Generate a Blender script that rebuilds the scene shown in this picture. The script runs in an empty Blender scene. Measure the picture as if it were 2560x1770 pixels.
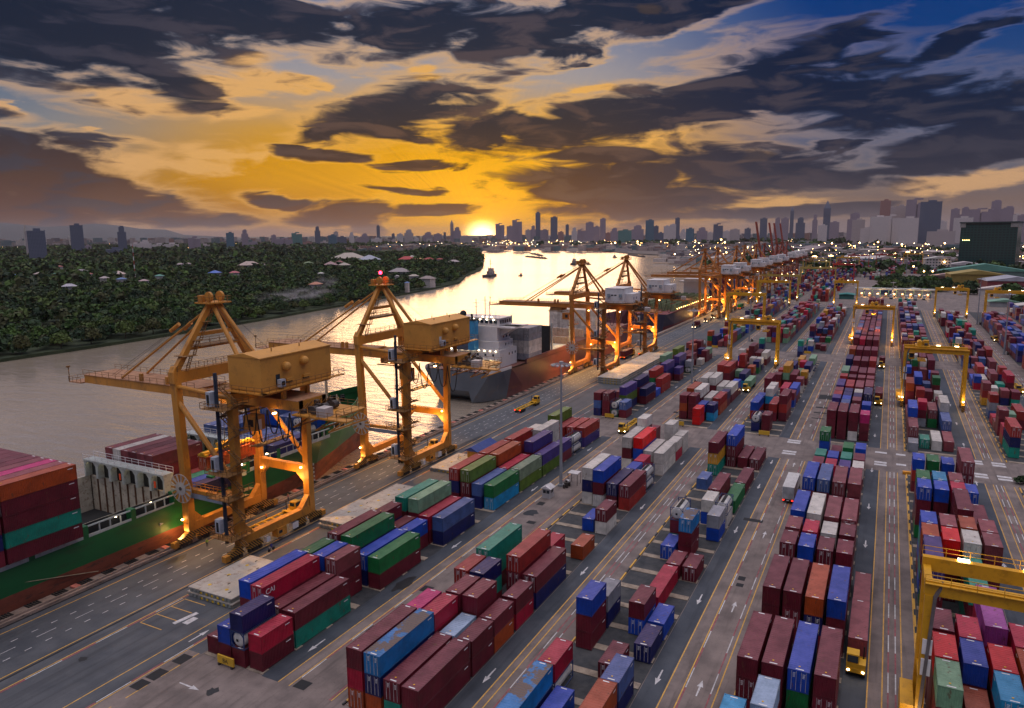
import bpy, bmesh, math, random
import numpy as np
from mathutils import Vector, Matrix
random.seed(11)
SC = bpy.context.scene
COL = SC.collection
RAD = math.radians
# ------------------------------------------------------------------ camera
H = 59.72
YAW, PITCH, ROLL = 0.473975917, 0.160910856, -0.007456370
def cam_axes():
    cy, sy, cp, sp = math.cos(YAW), math.sin(YAW), math.cos(PITCH), math.sin(PITCH)
    F = Vector((cy*cp, sy*cp, -sp)); R = Vector((sy, -cy, 0)); U = R.cross(F)
    cr, sr = math.cos(ROLL), math.sin(ROLL)
    return cr*R + sr*U, -sr*R + cr*U, F
_R, _U, _F = cam_axes()
cam = bpy.data.cameras.new('camera')
cam.sensor_width = 36.0
cam.lens = 36.0*1825.4025/2560
cam.shift_x = -(1284.438-1280)/2560
cam.shift_y = (882.882-885)/2560
cam.clip_start = 1.0
cam.clip_end = 120000.0
camo = bpy.data.objects.new('camera', cam); COL.objects.link(camo)
M = Matrix(((_R.x, _U.x, -_F.x, 0), (_R.y, _U.y, -_F.y, 0), (_R.z, _U.z, -_F.z, H), (0, 0, 0, 1)))
camo.matrix_world = M
SC.camera = camo
# ------------------------------------------------------------------ world
SUN_AZ, SUN_EL = 29.5, 5.0
world = bpy.data.worlds.new("World"); SC.world = world; world.use_nodes = True
wt = world.node_tree; wn = wt.nodes; wl = wt.links; wn.clear()
def N(t, tp, **k):
    n = t.nodes.new(tp)
    for a, b in k.items():
        if a == 'inp':
            for i, v in b.items(): n.inputs[i].default_value = v
        else: setattr(n, a, b)
    return n
def MA(t, op, a, b=None, c=None, clamp=False):
    n = t.nodes.new('ShaderNodeMath'); n.operation = op; n.use_clamp = clamp
    for i, v in enumerate((a, b, c)):
        if v is None: continue
        if isinstance(v, (int, float)): n.inputs[i].default_value = v
        else: t.links.new(v, n.inputs[i])
    return n.outputs[0]
def MIX(t, f, a, b, mode='MIX'):
    n = t.nodes.new('ShaderNodeMix'); n.data_type = 'RGBA'; n.blend_type = mode
    for s, v in ((0, f), (6, a), (7, b)):
        if isinstance(v, (int, float)): n.inputs[s].default_value = v
        elif isinstance(v, tuple): n.inputs[s].default_value = (*v, 1) if len(v) == 3 else v
        else: t.links.new(v, n.inputs[s])
    return n.outputs[2]
def RAMP(t, f, stops, interp='LINEAR'):
    n = t.nodes.new('ShaderNodeValToRGB'); r = n.color_ramp; r.interpolation = interp
    while len(r.elements) < len(stops): r.elements.new(0.5)
    for e, (p, c) in zip(r.elements, stops):
        e.position = p; e.color = (*c, 1) if len(c) == 3 else c
    t.links.new(f, n.inputs[0]); return n.outputs[0]
def MAPR(t, v, a, b, c=0.0, d=1.0, smooth=True):
    n = t.nodes.new('ShaderNodeMapRange'); n.interpolation_type = 'SMOOTHSTEP' if smooth else 'LINEAR'
    t.links.new(v, n.inputs[0])
    for i, q in enumerate((a, b, c, d)): n.inputs[i+1].default_value = q
    return n.outputs[0]
tc = N(wt, 'ShaderNodeTexCoord')
nrm = N(wt, 'ShaderNodeVectorMath', operation='NORMALIZE'); wl.new(tc.outputs['Generated'], nrm.inputs[0])
sx = N(wt, 'ShaderNodeSeparateXYZ'); wl.new(nrm.outputs[0], sx.inputs[0])
az = MA(wt, 'MULTIPLY', MA(wt, 'ARCTAN2', sx.outputs[1], sx.outputs[0]), 180/math.pi)
A = MA(wt, 'SUBTRACT', az, SUN_AZ)
Ed = MA(wt, 'MULTIPLY', MA(wt, 'ARCSINE', sx.outputs[2]), 180/math.pi)
AEv = N(wt, 'ShaderNodeCombineXYZ'); wl.new(A, AEv.inputs[0]); wl.new(Ed, AEv.inputs[1])
# distortion of the cloud edges
def wnoise(sxx, syy, scale, detail, rough, dist=0.0, off=0.0):
    m = N(wt, 'ShaderNodeMapping'); m.inputs['Scale'].default_value = (sxx, syy, 1); m.inputs['Location'].default_value = (off, off*.7, off*.3)
    m.inputs['Rotation'].default_value = (0, 0, RAD(-9))
    wl.new(AEv.outputs[0], m.inputs[0])
    n = N(wt, 'ShaderNodeTexNoise', noise_dimensions='2D'); n.inputs['Scale'].default_value = scale; n.inputs['Detail'].default_value = detail
    n.inputs['Roughness'].default_value = rough; n.inputs['Distortion'].default_value = dist
    wl.new(m.outputs[0], n.inputs['Vector']); return n
nz1 = wnoise(.085, .40, 1.0, 8, .55, .5, 3.1)
nz2 = wnoise(.22, .95, 1.0, 6, .54, .4, 9.0)
cen = N(wt, 'ShaderNodeVectorMath', operation='SUBTRACT'); wl.new(nz1.outputs['Color'], cen.inputs[0]); cen.inputs[1].default_value = (.5, .5, .5)
scl = N(wt, 'ShaderNodeVectorMath', operation='MULTIPLY'); wl.new(cen.outputs[0], scl.inputs[0]); scl.inputs[1].default_value = (9.0, 2.2, 0)
AEw = N(wt, 'ShaderNodeVectorMath', operation='ADD'); wl.new(AEv.outputs[0], AEw.inputs[0]); wl.new(scl.outputs[0], AEw.inputs[1])
DARK = [(27.3, 12.9, 8.98, 2.69, 0), (21.6, 10.4, 2.76, 1.02, -15), (15.9, 14.9, 8.81, 1.24, 0), (2.9, 15.0, 7.64, 1.56, 5), (-1.2, 13.7, 3.27, 1.33, 0), (-7.4, 15.0, 7.64, 1.43, 18), (-14.6, 15.5, 4.23, 1.01, 10), (6.0, 8.9, 5.62, 1.62, 10), (11.3, 7.5, 2.58, 0.67, 8), (-10.7, 8.6, 10.05, 1.46, 8), (-18.5, 9.5, 9.16, 1.48, 6), (-26.1, 9.4, 7.54, 2.19, -8), (-21.6, 11.6, 5.32, 0.77, 18), (-31.9, 12.0, 2.47, 0.47, 20), (-8.4, 6.0, 3.91, 0.58, 3), (-10.8, 3.1, 7.5, 2.22, -5), (-19.8, 4.4, 8.34, 1.36, -6), (-32.0, 4.5, 5.52, 0.67, 6), (-33.7, 5.9, 4.42, 1.25, 3), (11.4, 5.9, 3.45, 0.43, -4), (13.7, 6.4, 1.69, 0.22, 0), (-0.8, 7.9, 3.63, 0.92, 15), (29.3, 5.1, 4.2, 1.38, -12), (27.7, 3.0, 5.98, 1.43, -6), (30.9, 1.9, 3.88, 1.14, 0), (10.7, 1.5, 3.81, 0.83, 0), (5.9, 3.5, 2.7, 0.35, -2), (3.5, 1.8, 3.05, 0.36, 0), (-5.7, 3.3, 2.45, 0.39, 5), (15.0, 2.5, 1.68, 0.46, -10), (-23.5, 1.5, 6.97, 0.45, 2), (-25.9, 5.8, 1.53, 0.27, 5), (4.4, 5.2, 2.41, 0.23, 3), (-6.5, 12.9, 1.78, 0.48, 10)]
GOLD = [(19.7, 5.3, 2.62, 1.14, 0), (22.8, 4.6, 3.01, 1.2, 10), (24.2, 2.5, 3.2, 1.02, 5), (17.2, 10.4, 2.93, 1.05, 8), (17.6, 8.8, 2.0, 0.48, 0), (15.8, 12.3, 1.48, 0.31, 5), (12.9, 11.1, 0.78, 0.27, 0), (4.5, 11.7, 1.33, 0.33, 10), (31.0, 8.0, 1.05, 0.48, 0), (26.2, 7.2, 1.17, 0.2, 0), (5.6, 2.7, 3.32, 0.83, 0), (-19.5, 5.4, 1.25, 0.31, 5), (-21.5, 2.1, 4.66, 0.31, 3), (-33.7, 3.1, 4.02, 0.61, 4), (-4.4, 4.7, 3.36, 1.18, 0), (2.7, 0.8, 3.68, 0.76, 0), (-8.3, 10.5, 2.08, 0.28, 5), (-11.8, 16.0, 1.15, 0.4, 0), (-12.0, 7.0, 3.24, 0.28, 5), (24.9, 9.3, 2.86, 0.5, -6)]
def blobs(lst):
    cur = None
    for a, e, ra, re, t in lst:
        m = N(wt, 'ShaderNodeMapping', vector_type='TEXTURE')
        m.inputs['Location'].default_value = (a, e, 0); m.inputs['Rotation'].default_value = (0, 0, RAD(-t)); m.inputs['Scale'].default_value = (ra*1.25, re*1.3, 1)
        wl.new(AEw.outputs[0], m.inputs[0])
        l = N(wt, 'ShaderNodeVectorMath', operation='LENGTH'); wl.new(m.outputs[0], l.inputs[0])
        cur = l.outputs['Value'] if cur is None else MA(wt, 'MINIMUM', cur, l.outputs['Value'])
    return cur
dD = blobs(DARK); dG = blobs(GOLD)
f1 = MA(wt, 'SUBTRACT', nz1.outputs['Fac'], .5); f2 = MA(wt, 'SUBTRACT', nz2.outputs['Fac'], .5)
fb = MA(wt, 'ADD', MA(wt, 'MULTIPLY', f1, 1.1), MA(wt, 'MULTIPLY', f2, 1.5))
denD = MA(wt, 'ADD', MA(wt, 'SUBTRACT', 1.0, dD), fb)
cloudD = MAPR(wt, denD, -.12, .32)
rimD = MA(wt, 'MULTIPLY', MAPR(wt, denD, -.55, -.02), MA(wt, 'SUBTRACT', 1.0, cloudD))
cloudG = MAPR(wt, MA(wt, 'ADD', MA(wt, 'SUBTRACT', 1.0, dG), MA(wt, 'MULTIPLY', fb, 1.25)), -.12, .5)
# base sky by height
eN = MAPR(wt, Ed, -4, 36, 0, 1, False)
warm = RAMP(wt, eN, [(0, (.30, .20, .17)), (.10, (.34, .23, .20)), (.14, (.50, .28, .12)), (.20, (.66, .36, .09)), (.29, (.60, .38, .17)), (.38, (.36, .34, .35)), (.50, (.19, .25, .38)), (.66, (.12, .18, .34)), (1, (.10, .16, .30))])
cool = RAMP(wt, eN, [(0, (.17, .14, .15)), (.10, (.20, .16, .16)), (.15, (.20, .15, .13)), (.20, (.14, .14, .17)), (.30, (.09, .13, .23)), (.42, (.045, .09, .22)), (.55, (.02, .06, .20)), (1, (.02, .06, .2))])
left = RAMP(wt, eN, [(0, (.24, .22, .24)), (.10, (.24, .20, .21)), (.15, (.22, .17, .16)), (.20, (.34, .24, .16)), (.28, (.24, .25, .27)), (.38, (.12, .17, .26)), (.50, (.09, .14, .25)), (1, (.10, .14, .25))])
base = MIX(wt, MAPR(wt, A, -6, -26), warm, cool)
base = MIX(wt, MAPR(wt, A, 14, 32), base, left)
# sun glow
dist = MA(wt, 'SQRT', MA(wt, 'ADD', MA(wt, 'POWER', A, 2.0), MA(wt, 'POWER', MA(wt, 'MULTIPLY', Ed, 1.35), 2.0)))
ang = MA(wt, 'ARCTAN2', Ed, A)
rayn = N(wt, 'ShaderNodeTexNoise', noise_dimensions='1D'); wl.new(MA(wt, 'MULTIPLY', ang, 9.0), rayn.inputs['W']); rayn.inputs['Detail'].default_value = 3
rays = MA(wt, 'ADD', .55, MA(wt, 'MULTIPLY', rayn.outputs[0], .9))
glowW = MA(wt, 'MULTIPLY', MA(wt, 'EXPONENT', MA(wt, 'MULTIPLY', dist, -.20)), rays)
base = MIX(wt, 1.0, base, MIX(wt, glowW, (0, 0, 0), (1.5, .82, .12)), 'ADD')
# clouds
nearsun = MA(wt, 'EXPONENT', MA(wt, 'MULTIPLY', dist, -.075))
goldc = MIX(wt, nearsun, (.66, .46, .32), (1.25, .70, .12))
base = MIX(wt, MA(wt, 'MULTIPLY', cloudG, .85), base, goldc)
base = MIX(wt, MA(wt, 'MULTIPLY', rimD, MAPR(wt, A, -30, -8, .10, .55)), base, goldc)
bot = MAPR(wt, Ed, 0.5, 9.0)
darkc = MIX(wt, bot, (.13, .070, .048), (.014, .019, .034))
darkc = MIX(wt, MAPR(wt, A, -5, -20), darkc, MIX(wt, bot, (.040, .040, .055), (.008, .017, .040)))
darkc = MIX(wt, MAPR(wt, f2, -.02, .16), darkc, MIX(wt, nearsun, (.030, .038, .062), (.22, .125, .075)))
base = MIX(wt, MA(wt, 'MULTIPLY', cloudD, .93), base, darkc)
# low haze band above the horizon and the disc
band = MA(wt, 'EXPONENT', MA(wt, 'MULTIPLY', MA(wt, 'ABSOLUTE', Ed), -.75))
hazec = MIX(wt, MAPR(wt, MA(wt, 'ABSOLUTE', A), 2, 26), (.62, .36, .20), (.26, .20, .21))
base = MIX(wt, MA(wt, 'MULTIPLY', band, .42), base, hazec)
disc = MA(wt, 'EXPONENT', MA(wt, 'MULTIPLY', MA(wt, 'POWER', dist, 2.0), -1.1))
base = MIX(wt, 1.0, base, MIX(wt, disc, (0, 0, 0), (9.0, 6.5, 4.0)), 'ADD')
# the bright high sky over and behind the viewpoint
nish = N(wt, 'ShaderNodeTexSky', sky_type='NISHITA'); nish.sun_disc = False
nish.sun_elevation = RAD(SUN_EL); nish.sun_rotation = RAD(90-SUN_AZ); nish.air_density = 1.3; nish.dust_density = 2.0
zen = MIX(wt, .55, MIX(wt, 1.0, nish.outputs[0], (.10, .10, .10), 'MULTIPLY'), (1.0, .93, .98))
zen = MIX(wt, 1.0, zen, (2.2, 2.2, 2.2), 'MULTIPLY')
base = MIX(wt, MAPR(wt, Ed, 24, 50), base, zen)
below = MIX(wt, MAPR(wt, Ed, -1.0, -3.0), base, (.10, .085, .08))
bg = N(wt, 'ShaderNodeBackground'); hs = N(wt, 'ShaderNodeHueSaturation'); hs.inputs['Saturation'].default_value = 1.25; wl.new(below, hs.inputs['Color']); gm = N(wt, 'ShaderNodeGamma'); gm.inputs['Gamma'].default_value = 1.12; wl.new(hs.outputs[0], gm.inputs[0]); wl.new(gm.outputs[0], bg.inputs[0]); bg.inputs[1].default_value = 1.0
wo = N(wt, 'ShaderNodeOutputWorld'); wl.new(bg.outputs[0], wo.inputs[0])
world.cycles.sampling_method = 'MANUAL'; world.cycles.sample_map_resolution = 512
# ------------------------------------------------------------------ sun
sl = bpy.data.lights.new('sun', 'SUN'); sl.energy = 0.6; sl.angle = RAD(24); sl.color = (1.0, .60, .33)
so = bpy.data.objects.new('sun', sl); COL.objects.link(so)
sd = Vector((math.cos(RAD(SUN_AZ))*math.cos(RAD(SUN_EL)), math.sin(RAD(SUN_AZ))*math.cos(RAD(SUN_EL)), math.sin(RAD(SUN_EL))))
so.rotation_euler = sd.to_track_quat('Z', 'Y').to_euler(); so.location = (0, 0, 300)
SC.view_settings.view_transform = 'Standard'; SC.view_settings.look = 'None'; SC.view_settings.gamma = 1; SC.view_settings.use_curve_mapping = False
SC.view_settings.exposure = 0.0
SC.render.engine = 'CYCLES'
SC.cycles.max_bounces = 5; SC.cycles.diffuse_bounces = 2; SC.cycles.glossy_bounces = 2; SC.cycles.transmission_bounces = 2
SC.cycles.volume_bounces = 0; SC.cycles.transparent_max_bounces = 6
SC.cycles.use_denoising = True
SC.cycles.sample_clamp_indirect = 4.0
SC.cycles.volume_step_rate = 10.0
# ------------------------------------------------------------------ materials
MATS = {}
def new_mat(name):
    m = bpy.data.materials.new(name); m.use_nodes = True
    t = m.node_tree; b = t.nodes['Principled BSDF']; return m, t, b
def objnoise(t, scale, detail=4, rough=.6, coord='Object', stretch=(1, 1, 1)):
    c = N(t, 'ShaderNodeTexCoord'); m = N(t, 'ShaderNodeMapping'); m.inputs['Scale'].default_value = stretch
    t.links.new(c.outputs[coord], m.inputs[0])
    n = N(t, 'ShaderNodeTexNoise'); n.inputs['Scale'].default_value = scale; n.inputs['Detail'].default_value = detail; n.inputs['Roughness'].default_value = rough
    t.links.new(m.outputs[0], n.inputs['Vector']); return n.outputs[0]
def mat(name, col, rough=.6, var=.25, scale=.6, metal=0.0, dirt=None, dirtamt=.35, stretch=(1, 1, 1), spec=.4):
    if name in MATS: return MATS[name]
    m, t, b = new_mat(name)
    n = objnoise(t, scale, 5, .65, stretch=stretch)
    f = MAPR(t, n, .3, .7)
    c = MIX(t, f, tuple(x*(1-var) for x in col), tuple(min(1, x*(1+var)) for x in col))
    if dirt:
        n2 = objnoise(t, scale*2.7, 6, .7, stretch=stretch)
        c = MIX(t, MA(t, 'MULTIPLY', MAPR(t, n2, .52, .66), dirtamt), c, dirt)
    t.links.new(c, b.inputs['Base Color']); b.inputs['Roughness'].default_value = rough; b.inputs['Metallic'].default_value = metal
    b.inputs['Specular IOR Level'].default_value = spec
    MATS[name] = m; return m
def emis(name, col, s):
    if name in MATS: return MATS[name]
    m, t, b = new_mat(name); b.inputs['Base Color'].default_value = (*col, 1); b.inputs['Emission Color'].default_value = (*col, 1); b.inputs['Emission Strength'].default_value = s
    MATS[name] = m; return m
def container_mat(name, attr=False):
    m, t, b = new_mat(name)
    if attr:
        a = N(t, 'ShaderNodeAttribute', attribute_name='Col'); colr = a.outputs['Color']; al = a.outputs['Alpha']; rnd = None
    else:
        a = N(t, 'ShaderNodeObjectInfo'); colr = a.outputs['Color']; al = a.outputs['Alpha']; rnd = a.outputs['Random']
    g = N(t, 'ShaderNodeNewGeometry')
    def wn_(scale, st, det=5):
        mp = N(t, 'ShaderNodeMapping'); mp.inputs['Scale'].default_value = st; t.links.new(g.outputs['Position'], mp.inputs[0])
        n = N(t, 'ShaderNodeTexNoise'); n.inputs['Scale'].default_value = scale; n.inputs['Detail'].default_value = det; n.inputs['Roughness'].default_value = .65
        t.links.new(mp.outputs[0], n.inputs['Vector']); return n.outputs[0]
    n1 = wn_(.5, (1, 1, 1)); n2 = wn_(1.6, (1, 1, .35), 6)
    dk = N(t, 'ShaderNodeVectorMath', operation='SCALE'); t.links.new(colr, dk.inputs[0]); dk.inputs['Scale'].default_value = .66
    c = MIX(t, MAPR(t, n1, .32, .66), dk.outputs[0], colr)
    # dust and chalking on upward faces, rust scabs
    sp = N(t, 'ShaderNodeSeparateXYZ'); t.links.new(g.outputs['Normal'], sp.inputs[0])
    up = MAPR(t, sp.outputs[2], .6, .95)
    c = MIX(t, MA(t, 'MULTIPLY', up, MAPR(t, n1, .2, .8, .06, .22)), c, (.34, .20, .21))
    rust = MAPR(t, MA(t, 'SUBTRACT', n2, MA(t, 'MULTIPLY', MA(t, 'SUBTRACT', 1.0, al), .24)), .60, .66)
    rust = MA(t, 'MULTIPLY', rust, .7)
    c = MIX(t, rust, c, (.11, .045, .022))
    al2 = MA(t, 'SUBTRACT', 1.0, al)
    n3 = wn_(.33, (1, 1, 1), 3)
    big = MA(t, 'MULTIPLY', MA(t, 'MULTIPLY', MAPR(t, al2, .5, .9), up), MAPR(t, n3, .46, .52))
    c = MIX(t, big, c, (.13, .085, .065))
    t.links.new(c, b.inputs['Base Color']); b.inputs['Roughness'].default_value = .48; b.inputs['Specular IOR Level'].default_value = .45
    MATS[name] = m; return m
MC = container_mat('container_paint'); MCA = container_mat('container_paint_mass', True)
# ------------------------------------------------------------------ mesh helper
class MB:
    def __init__(s): s.v = []; s.f = []; s.mi = []; s.mats = []; s.cur = 0
    def use(s, m):
        if m not in s.mats: s.mats.append(m)
        s.cur = s.mats.index(m); return s
    def add(s, vs, fs):
        o = len(s.v); s.v += [tuple(x) for x in vs]; s.f += [tuple(i+o for i in f) for f in fs]; s.mi += [s.cur]*len(fs)
    def box(s, x0, x1, y0, y1, z0, z1):
        s.add([(x0, y0, z0), (x1, y0, z0), (x1, y1, z0), (x0, y1, z0), (x0, y0, z1), (x1, y0, z1), (x1, y1, z1), (x0, y1, z1)],
              [(0, 3, 2, 1), (4, 5, 6, 7), (0, 1, 5, 4), (1, 2, 6, 5), (2, 3, 7, 6), (3, 0, 4, 7)])
        return s
    def beam(s, p, q, w, h=None, w2=None, h2=None, up=(0, 0, 1)):
        h = h or w; w2 = w2 or w; h2 = h2 or h
        p, q = Vector(p), Vector(q); d = (q-p).normalized(); u = Vector(up)
        if abs(d.dot(u)) > .98: u = Vector((1, 0, 0))
        a = d.cross(u).normalized(); b = a.cross(d)
        vs = []
        for c, ww, hh in ((p, w, h), (q, w2, h2)):
            for i, j in ((-1, -1), (1, -1), (1, 1), (-1, 1)): vs.append(c+a*(i*ww/2)+b*(j*hh/2))
        s.add(vs, [(0, 1, 2, 3), (7, 6, 5, 4), (0, 4, 5, 1), (1, 5, 6, 2), (2, 6, 7, 3), (3, 7, 4, 0)]); return s
    def cyl(s, p, q, r, r2=None, n=10, cap=True):
        r2 = r if r2 is None else r2
        p, q = Vector(p), Vector(q); d = (q-p).normalized(); u = Vector((0, 0, 1)) if abs(d.z) < .95 else Vector((1, 0, 0))
        a = d.cross(u).normalized(); b = a.cross(d); vs = []
        for c, rr in ((p, r), (q, r2)):
            for i in range(n):
                t = 2*math.pi*i/n; vs.append(c+a*(math.cos(t)*rr)+b*(math.sin(t)*rr))
        fs = [(i, i+n, (i+1) % n+n, (i+1) % n) for i in range(n)]
        if cap: fs += [tuple(range(n)), tuple(range(2*n-1, n-1, -1))]
        s.add(vs, fs); return s
    def prism(s, pts, y0, y1, axis='y'):
        n = len(pts); vs = []
        for c in (y0, y1):
            for a, b in pts: vs.append((a, c, b) if axis == 'y' else ((c, a, b) if axis == 'x' else (a, b, c)))
        s.add(vs, [tuple(range(n)), tuple(range(2*n-1, n-1, -1))]+[(i, i+n, (i+1) % n+n, (i+1) % n) for i in range(n)]); return s
    def rail(s, p, q, h=1.1, step=2.0, r=.035, mid=True):
        p, q = Vector(p), Vector(q); L = (q-p).length; n = max(1, int(L/step)); z = Vector((0, 0, h))
        for i in range(n+1):
            c = p.lerp(q, i/n); s.beam(c, c+z, r*2)
        s.beam(p+z, q+z, r*2)
        if mid: s.beam(p+z*.5, q+z*.5, r*1.6)
        return s
    def sphere(s, c, r, n=8, m=5, sz=1.0):
        c = Vector(c); vs = [c+Vector((0, 0, r*sz))]
        for j in range(1, m):
            t = math.pi*j/m
            for i in range(n):
                u = 2*math.pi*i/n; vs.append(c+Vector((math.sin(t)*math.cos(u)*r, math.sin(t)*math.sin(u)*r, math.cos(t)*r*sz)))
        vs.append(c-Vector((0, 0, r*sz))); k = len(vs)-1; fs = []
        for i in range(n): fs.append((0, 1+i, 1+(i+1) % n)); fs.append((k, k-n+(i+1) % n, k-n+i))
        for j in range(m-2):
            for i in range(n):
                a = 1+j*n+i; b = 1+j*n+(i+1) % n; fs.append((a, a+n, b+n, b))
        s.add(vs, fs); return s
    def mesh(s, name, m=None):
        me = bpy.data.meshes.new(name); me.from_pydata(s.v, [], s.f)
        ms = s.mats if s.mats else ([m] if m else [])
        for x in ms: me.materials.append(x)
        if s.mats and len(s.mats) > 1: me.polygons.foreach_set('material_index', s.mi)
        me.update(); return me
    def build(s, name, m=None, parent=None, loc=(0, 0, 0), rz=0.0):
        o = bpy.data.objects.new(name, s.mesh(name, m)); COL.objects.link(o); o.location = loc; o.rotation_euler.z = rz
        if parent: o.parent = parent
        return o
def empty(name, loc=(0, 0, 0), rz=0.0):
    o = bpy.data.objects.new(name, None); COL.objects.link(o); o.location = loc; o.rotation_euler.z = rz; o.empty_display_size = 1; return o
def tag(o, label=None, cat=None, group=None, kind=None):
    if label: o['label'] = label
    if cat: o['category'] = cat
    if group: o['group'] = group
    if kind: o['kind'] = kind
    return o
def copy_tree(o, parent=None):
    c = o.copy(); COL.objects.link(c)
    if parent: c.parent = parent; c.matrix_parent_inverse = o.matrix_parent_inverse.copy()
    for ch in list(o.children): copy_tree(ch, c)
    return c
def ray(px, py):
    return _F + _R*((px-1284.438)/1825.4025) - _U*((py-882.882)/1825.4025)
def struct(o, label=None): o['kind'] = 'structure'; o['label'] = label or o.name.replace('_', ' '); return o

# ------------------------------------------------------------------ ground, water, lanes
def asphalt(name, col, col2, scale=.25, rough=.75, streak=(1, 1, 1)):
    m, t, b = new_mat(name); g = N(t, 'ShaderNodeNewGeometry')
    def nn(sc, st, det=6, ro=.62):
        mp = N(t, 'ShaderNodeMapping'); mp.inputs['Scale'].default_value = st; t.links.new(g.outputs['Position'], mp.inputs[0])
        n = N(t, 'ShaderNodeTexNoise'); n.inputs['Scale'].default_value = sc; n.inputs['Detail'].default_value = det; n.inputs['Roughness'].default_value = ro
        t.links.new(mp.outputs[0], n.inputs['Vector']); return n.outputs[0]
    c = MIX(t, MAPR(t, nn(scale, (1, 1, 1)), .30, .70), col, col2)
    c = MIX(t, MA(t, 'MULTIPLY', MAPR(t, nn(.55, streak), .48, .72), .55), c, tuple(x*.45 for x in col))
    c = MIX(t, MA(t, 'MULTIPLY', MAPR(t, nn(.09, (1, 1, 1), 3), .5, .75), .35), c, tuple(min(1, x*1.7) for x in col2))
    c = MIX(t, MA(t, 'MULTIPLY', MAPR(t, nn(2.6, (1, 1, 1), 2), .60, .70), .35), c, tuple(x*.5 for x in col))
    t.links.new(c, b.inputs['Base Color']); b.inputs['Roughness'].default_value = rough; b.inputs['Specular IOR Level'].default_value = .35
    bp = N(t, 'ShaderNodeBump'); bp.inputs['Strength'].default_value = .25; bp.inputs['Distance'].default_value = .03
    t.links.new(nn(5, (1, 1, 1), 3), bp.inputs['Height']); t.links.new(bp.outputs[0], b.inputs['Normal'])
    MATS[name] = m; return m
M_conc = asphalt('worn_concrete', (.125, .100, .092), (.215, .170, .152), .22, .7, (.12, 1.6, 1))
M_asph = asphalt('dark_asphalt', (.038, .046, .060), (.062, .070, .084), .2, .62, (.08, 1.4, 1))
M_quay = asphalt('quay_asphalt', (.060, .066, .078), (.095, .098, .106), .15, .66, (.05, 1.2, 1))
M_slot = asphalt('slot_asphalt', (.030, .034, .040), (.060, .060, .062), .5, .8)
M_slab = asphalt('stained_slab', (.20, .155, .12), (.36, .29, .22), .6, .8)
M_land = asphalt('city_ground', (.10, .085, .08), (.17, .14, .13), .01, .9)
M_forestfloor = asphalt('forest_floor', (.018, .030, .014), (.04, .055, .022), .02, .95)
M_white = mat('line_white', (.52, .50, .50), .6, .25, 1.2, dirt=(.2, .18, .18), dirtamt=.5)
M_yel = mat('line_yellow', (.62, .34, .06), .6, .2, 1.2, dirt=(.16, .12, .10), dirtamt=.6)
M_redl = mat('line_red', (.26, .07, .08), .6, .3, 1.0, dirt=(.14, .12, .12), dirtamt=.8)
M_black = mat('black_steel', (.012, .012, .014), .7, .2)
QY = 121.8
def sheet(name, polys, m, z, label=None, kind='structure'):
    b = MB()
    for p in polys:
        if len(p) == 4 and not isinstance(p[0], (tuple, list)):
            x0, x1, y0, y1 = p; p = [(x0, y0), (x1, y0), (x1, y1), (x0, y1)]
        b.add([(x, y, z) for x, y in p], [tuple(range(len(p)))])
    o = b.build(name, m); tag(o, label or name.replace('_', ' '), None, None, kind); return o
# water: one sheet to the horizon
mw, t, b = new_mat('river_water')
g = N(t, 'ShaderNodeNewGeometry')
def wv(sc, st, det=4, ro=.55, di=.3):
    mp = N(t, 'ShaderNodeMapping'); mp.inputs['Scale'].default_value = st; mp.inputs['Rotation'].default_value = (0, 0, RAD(-25)); t.links.new(g.outputs['Position'], mp.inputs[0])
    n = N(t, 'ShaderNodeTexNoise'); n.inputs['Scale'].default_value = sc; n.inputs['Detail'].default_value = det; n.inputs['Roughness'].default_value = ro; n.inputs['Distortion'].default_value = di
    t.links.new(mp.outputs[0], n.inputs['Vector']); return n.outputs[0]
hgt = MA(t, 'ADD', MA(t, 'MULTIPLY', wv(.17, (1, .38, 1), 5, .6, .4), 1.0), MA(t, 'MULTIPLY', wv(.03, (1, .5, 1), 3), 1.2))
bp = N(t, 'ShaderNodeBump'); bp.inputs['Strength'].default_value = .9; bp.inputs['Distance'].default_value = .55
t.links.new(hgt, bp.inputs['Height']); t.links.new(bp.outputs[0], b.inputs['Normal'])
t.links.new(MIX(t, MAPR(t, wv(.004, (1, 1, 1), 4), .35, .65), (.58, .47, .36), (.70, .58, .46)), b.inputs['Base Color'])
b.inputs['Metallic'].default_value = .62; b.inputs['Roughness'].default_value = .18; b.inputs['IOR'].default_value = 1.33; b.inputs['Specular IOR Level'].default_value = .75
bw = MB(); bw.add([(-3000, -60000, -3), (90000, -60000, -3), (90000, 90000, -3), (-3000, 90000, -3)], [(0, 1, 2, 3)])
struct(bw.build('river', mw), 'wide brown river catching the sunset')
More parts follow.
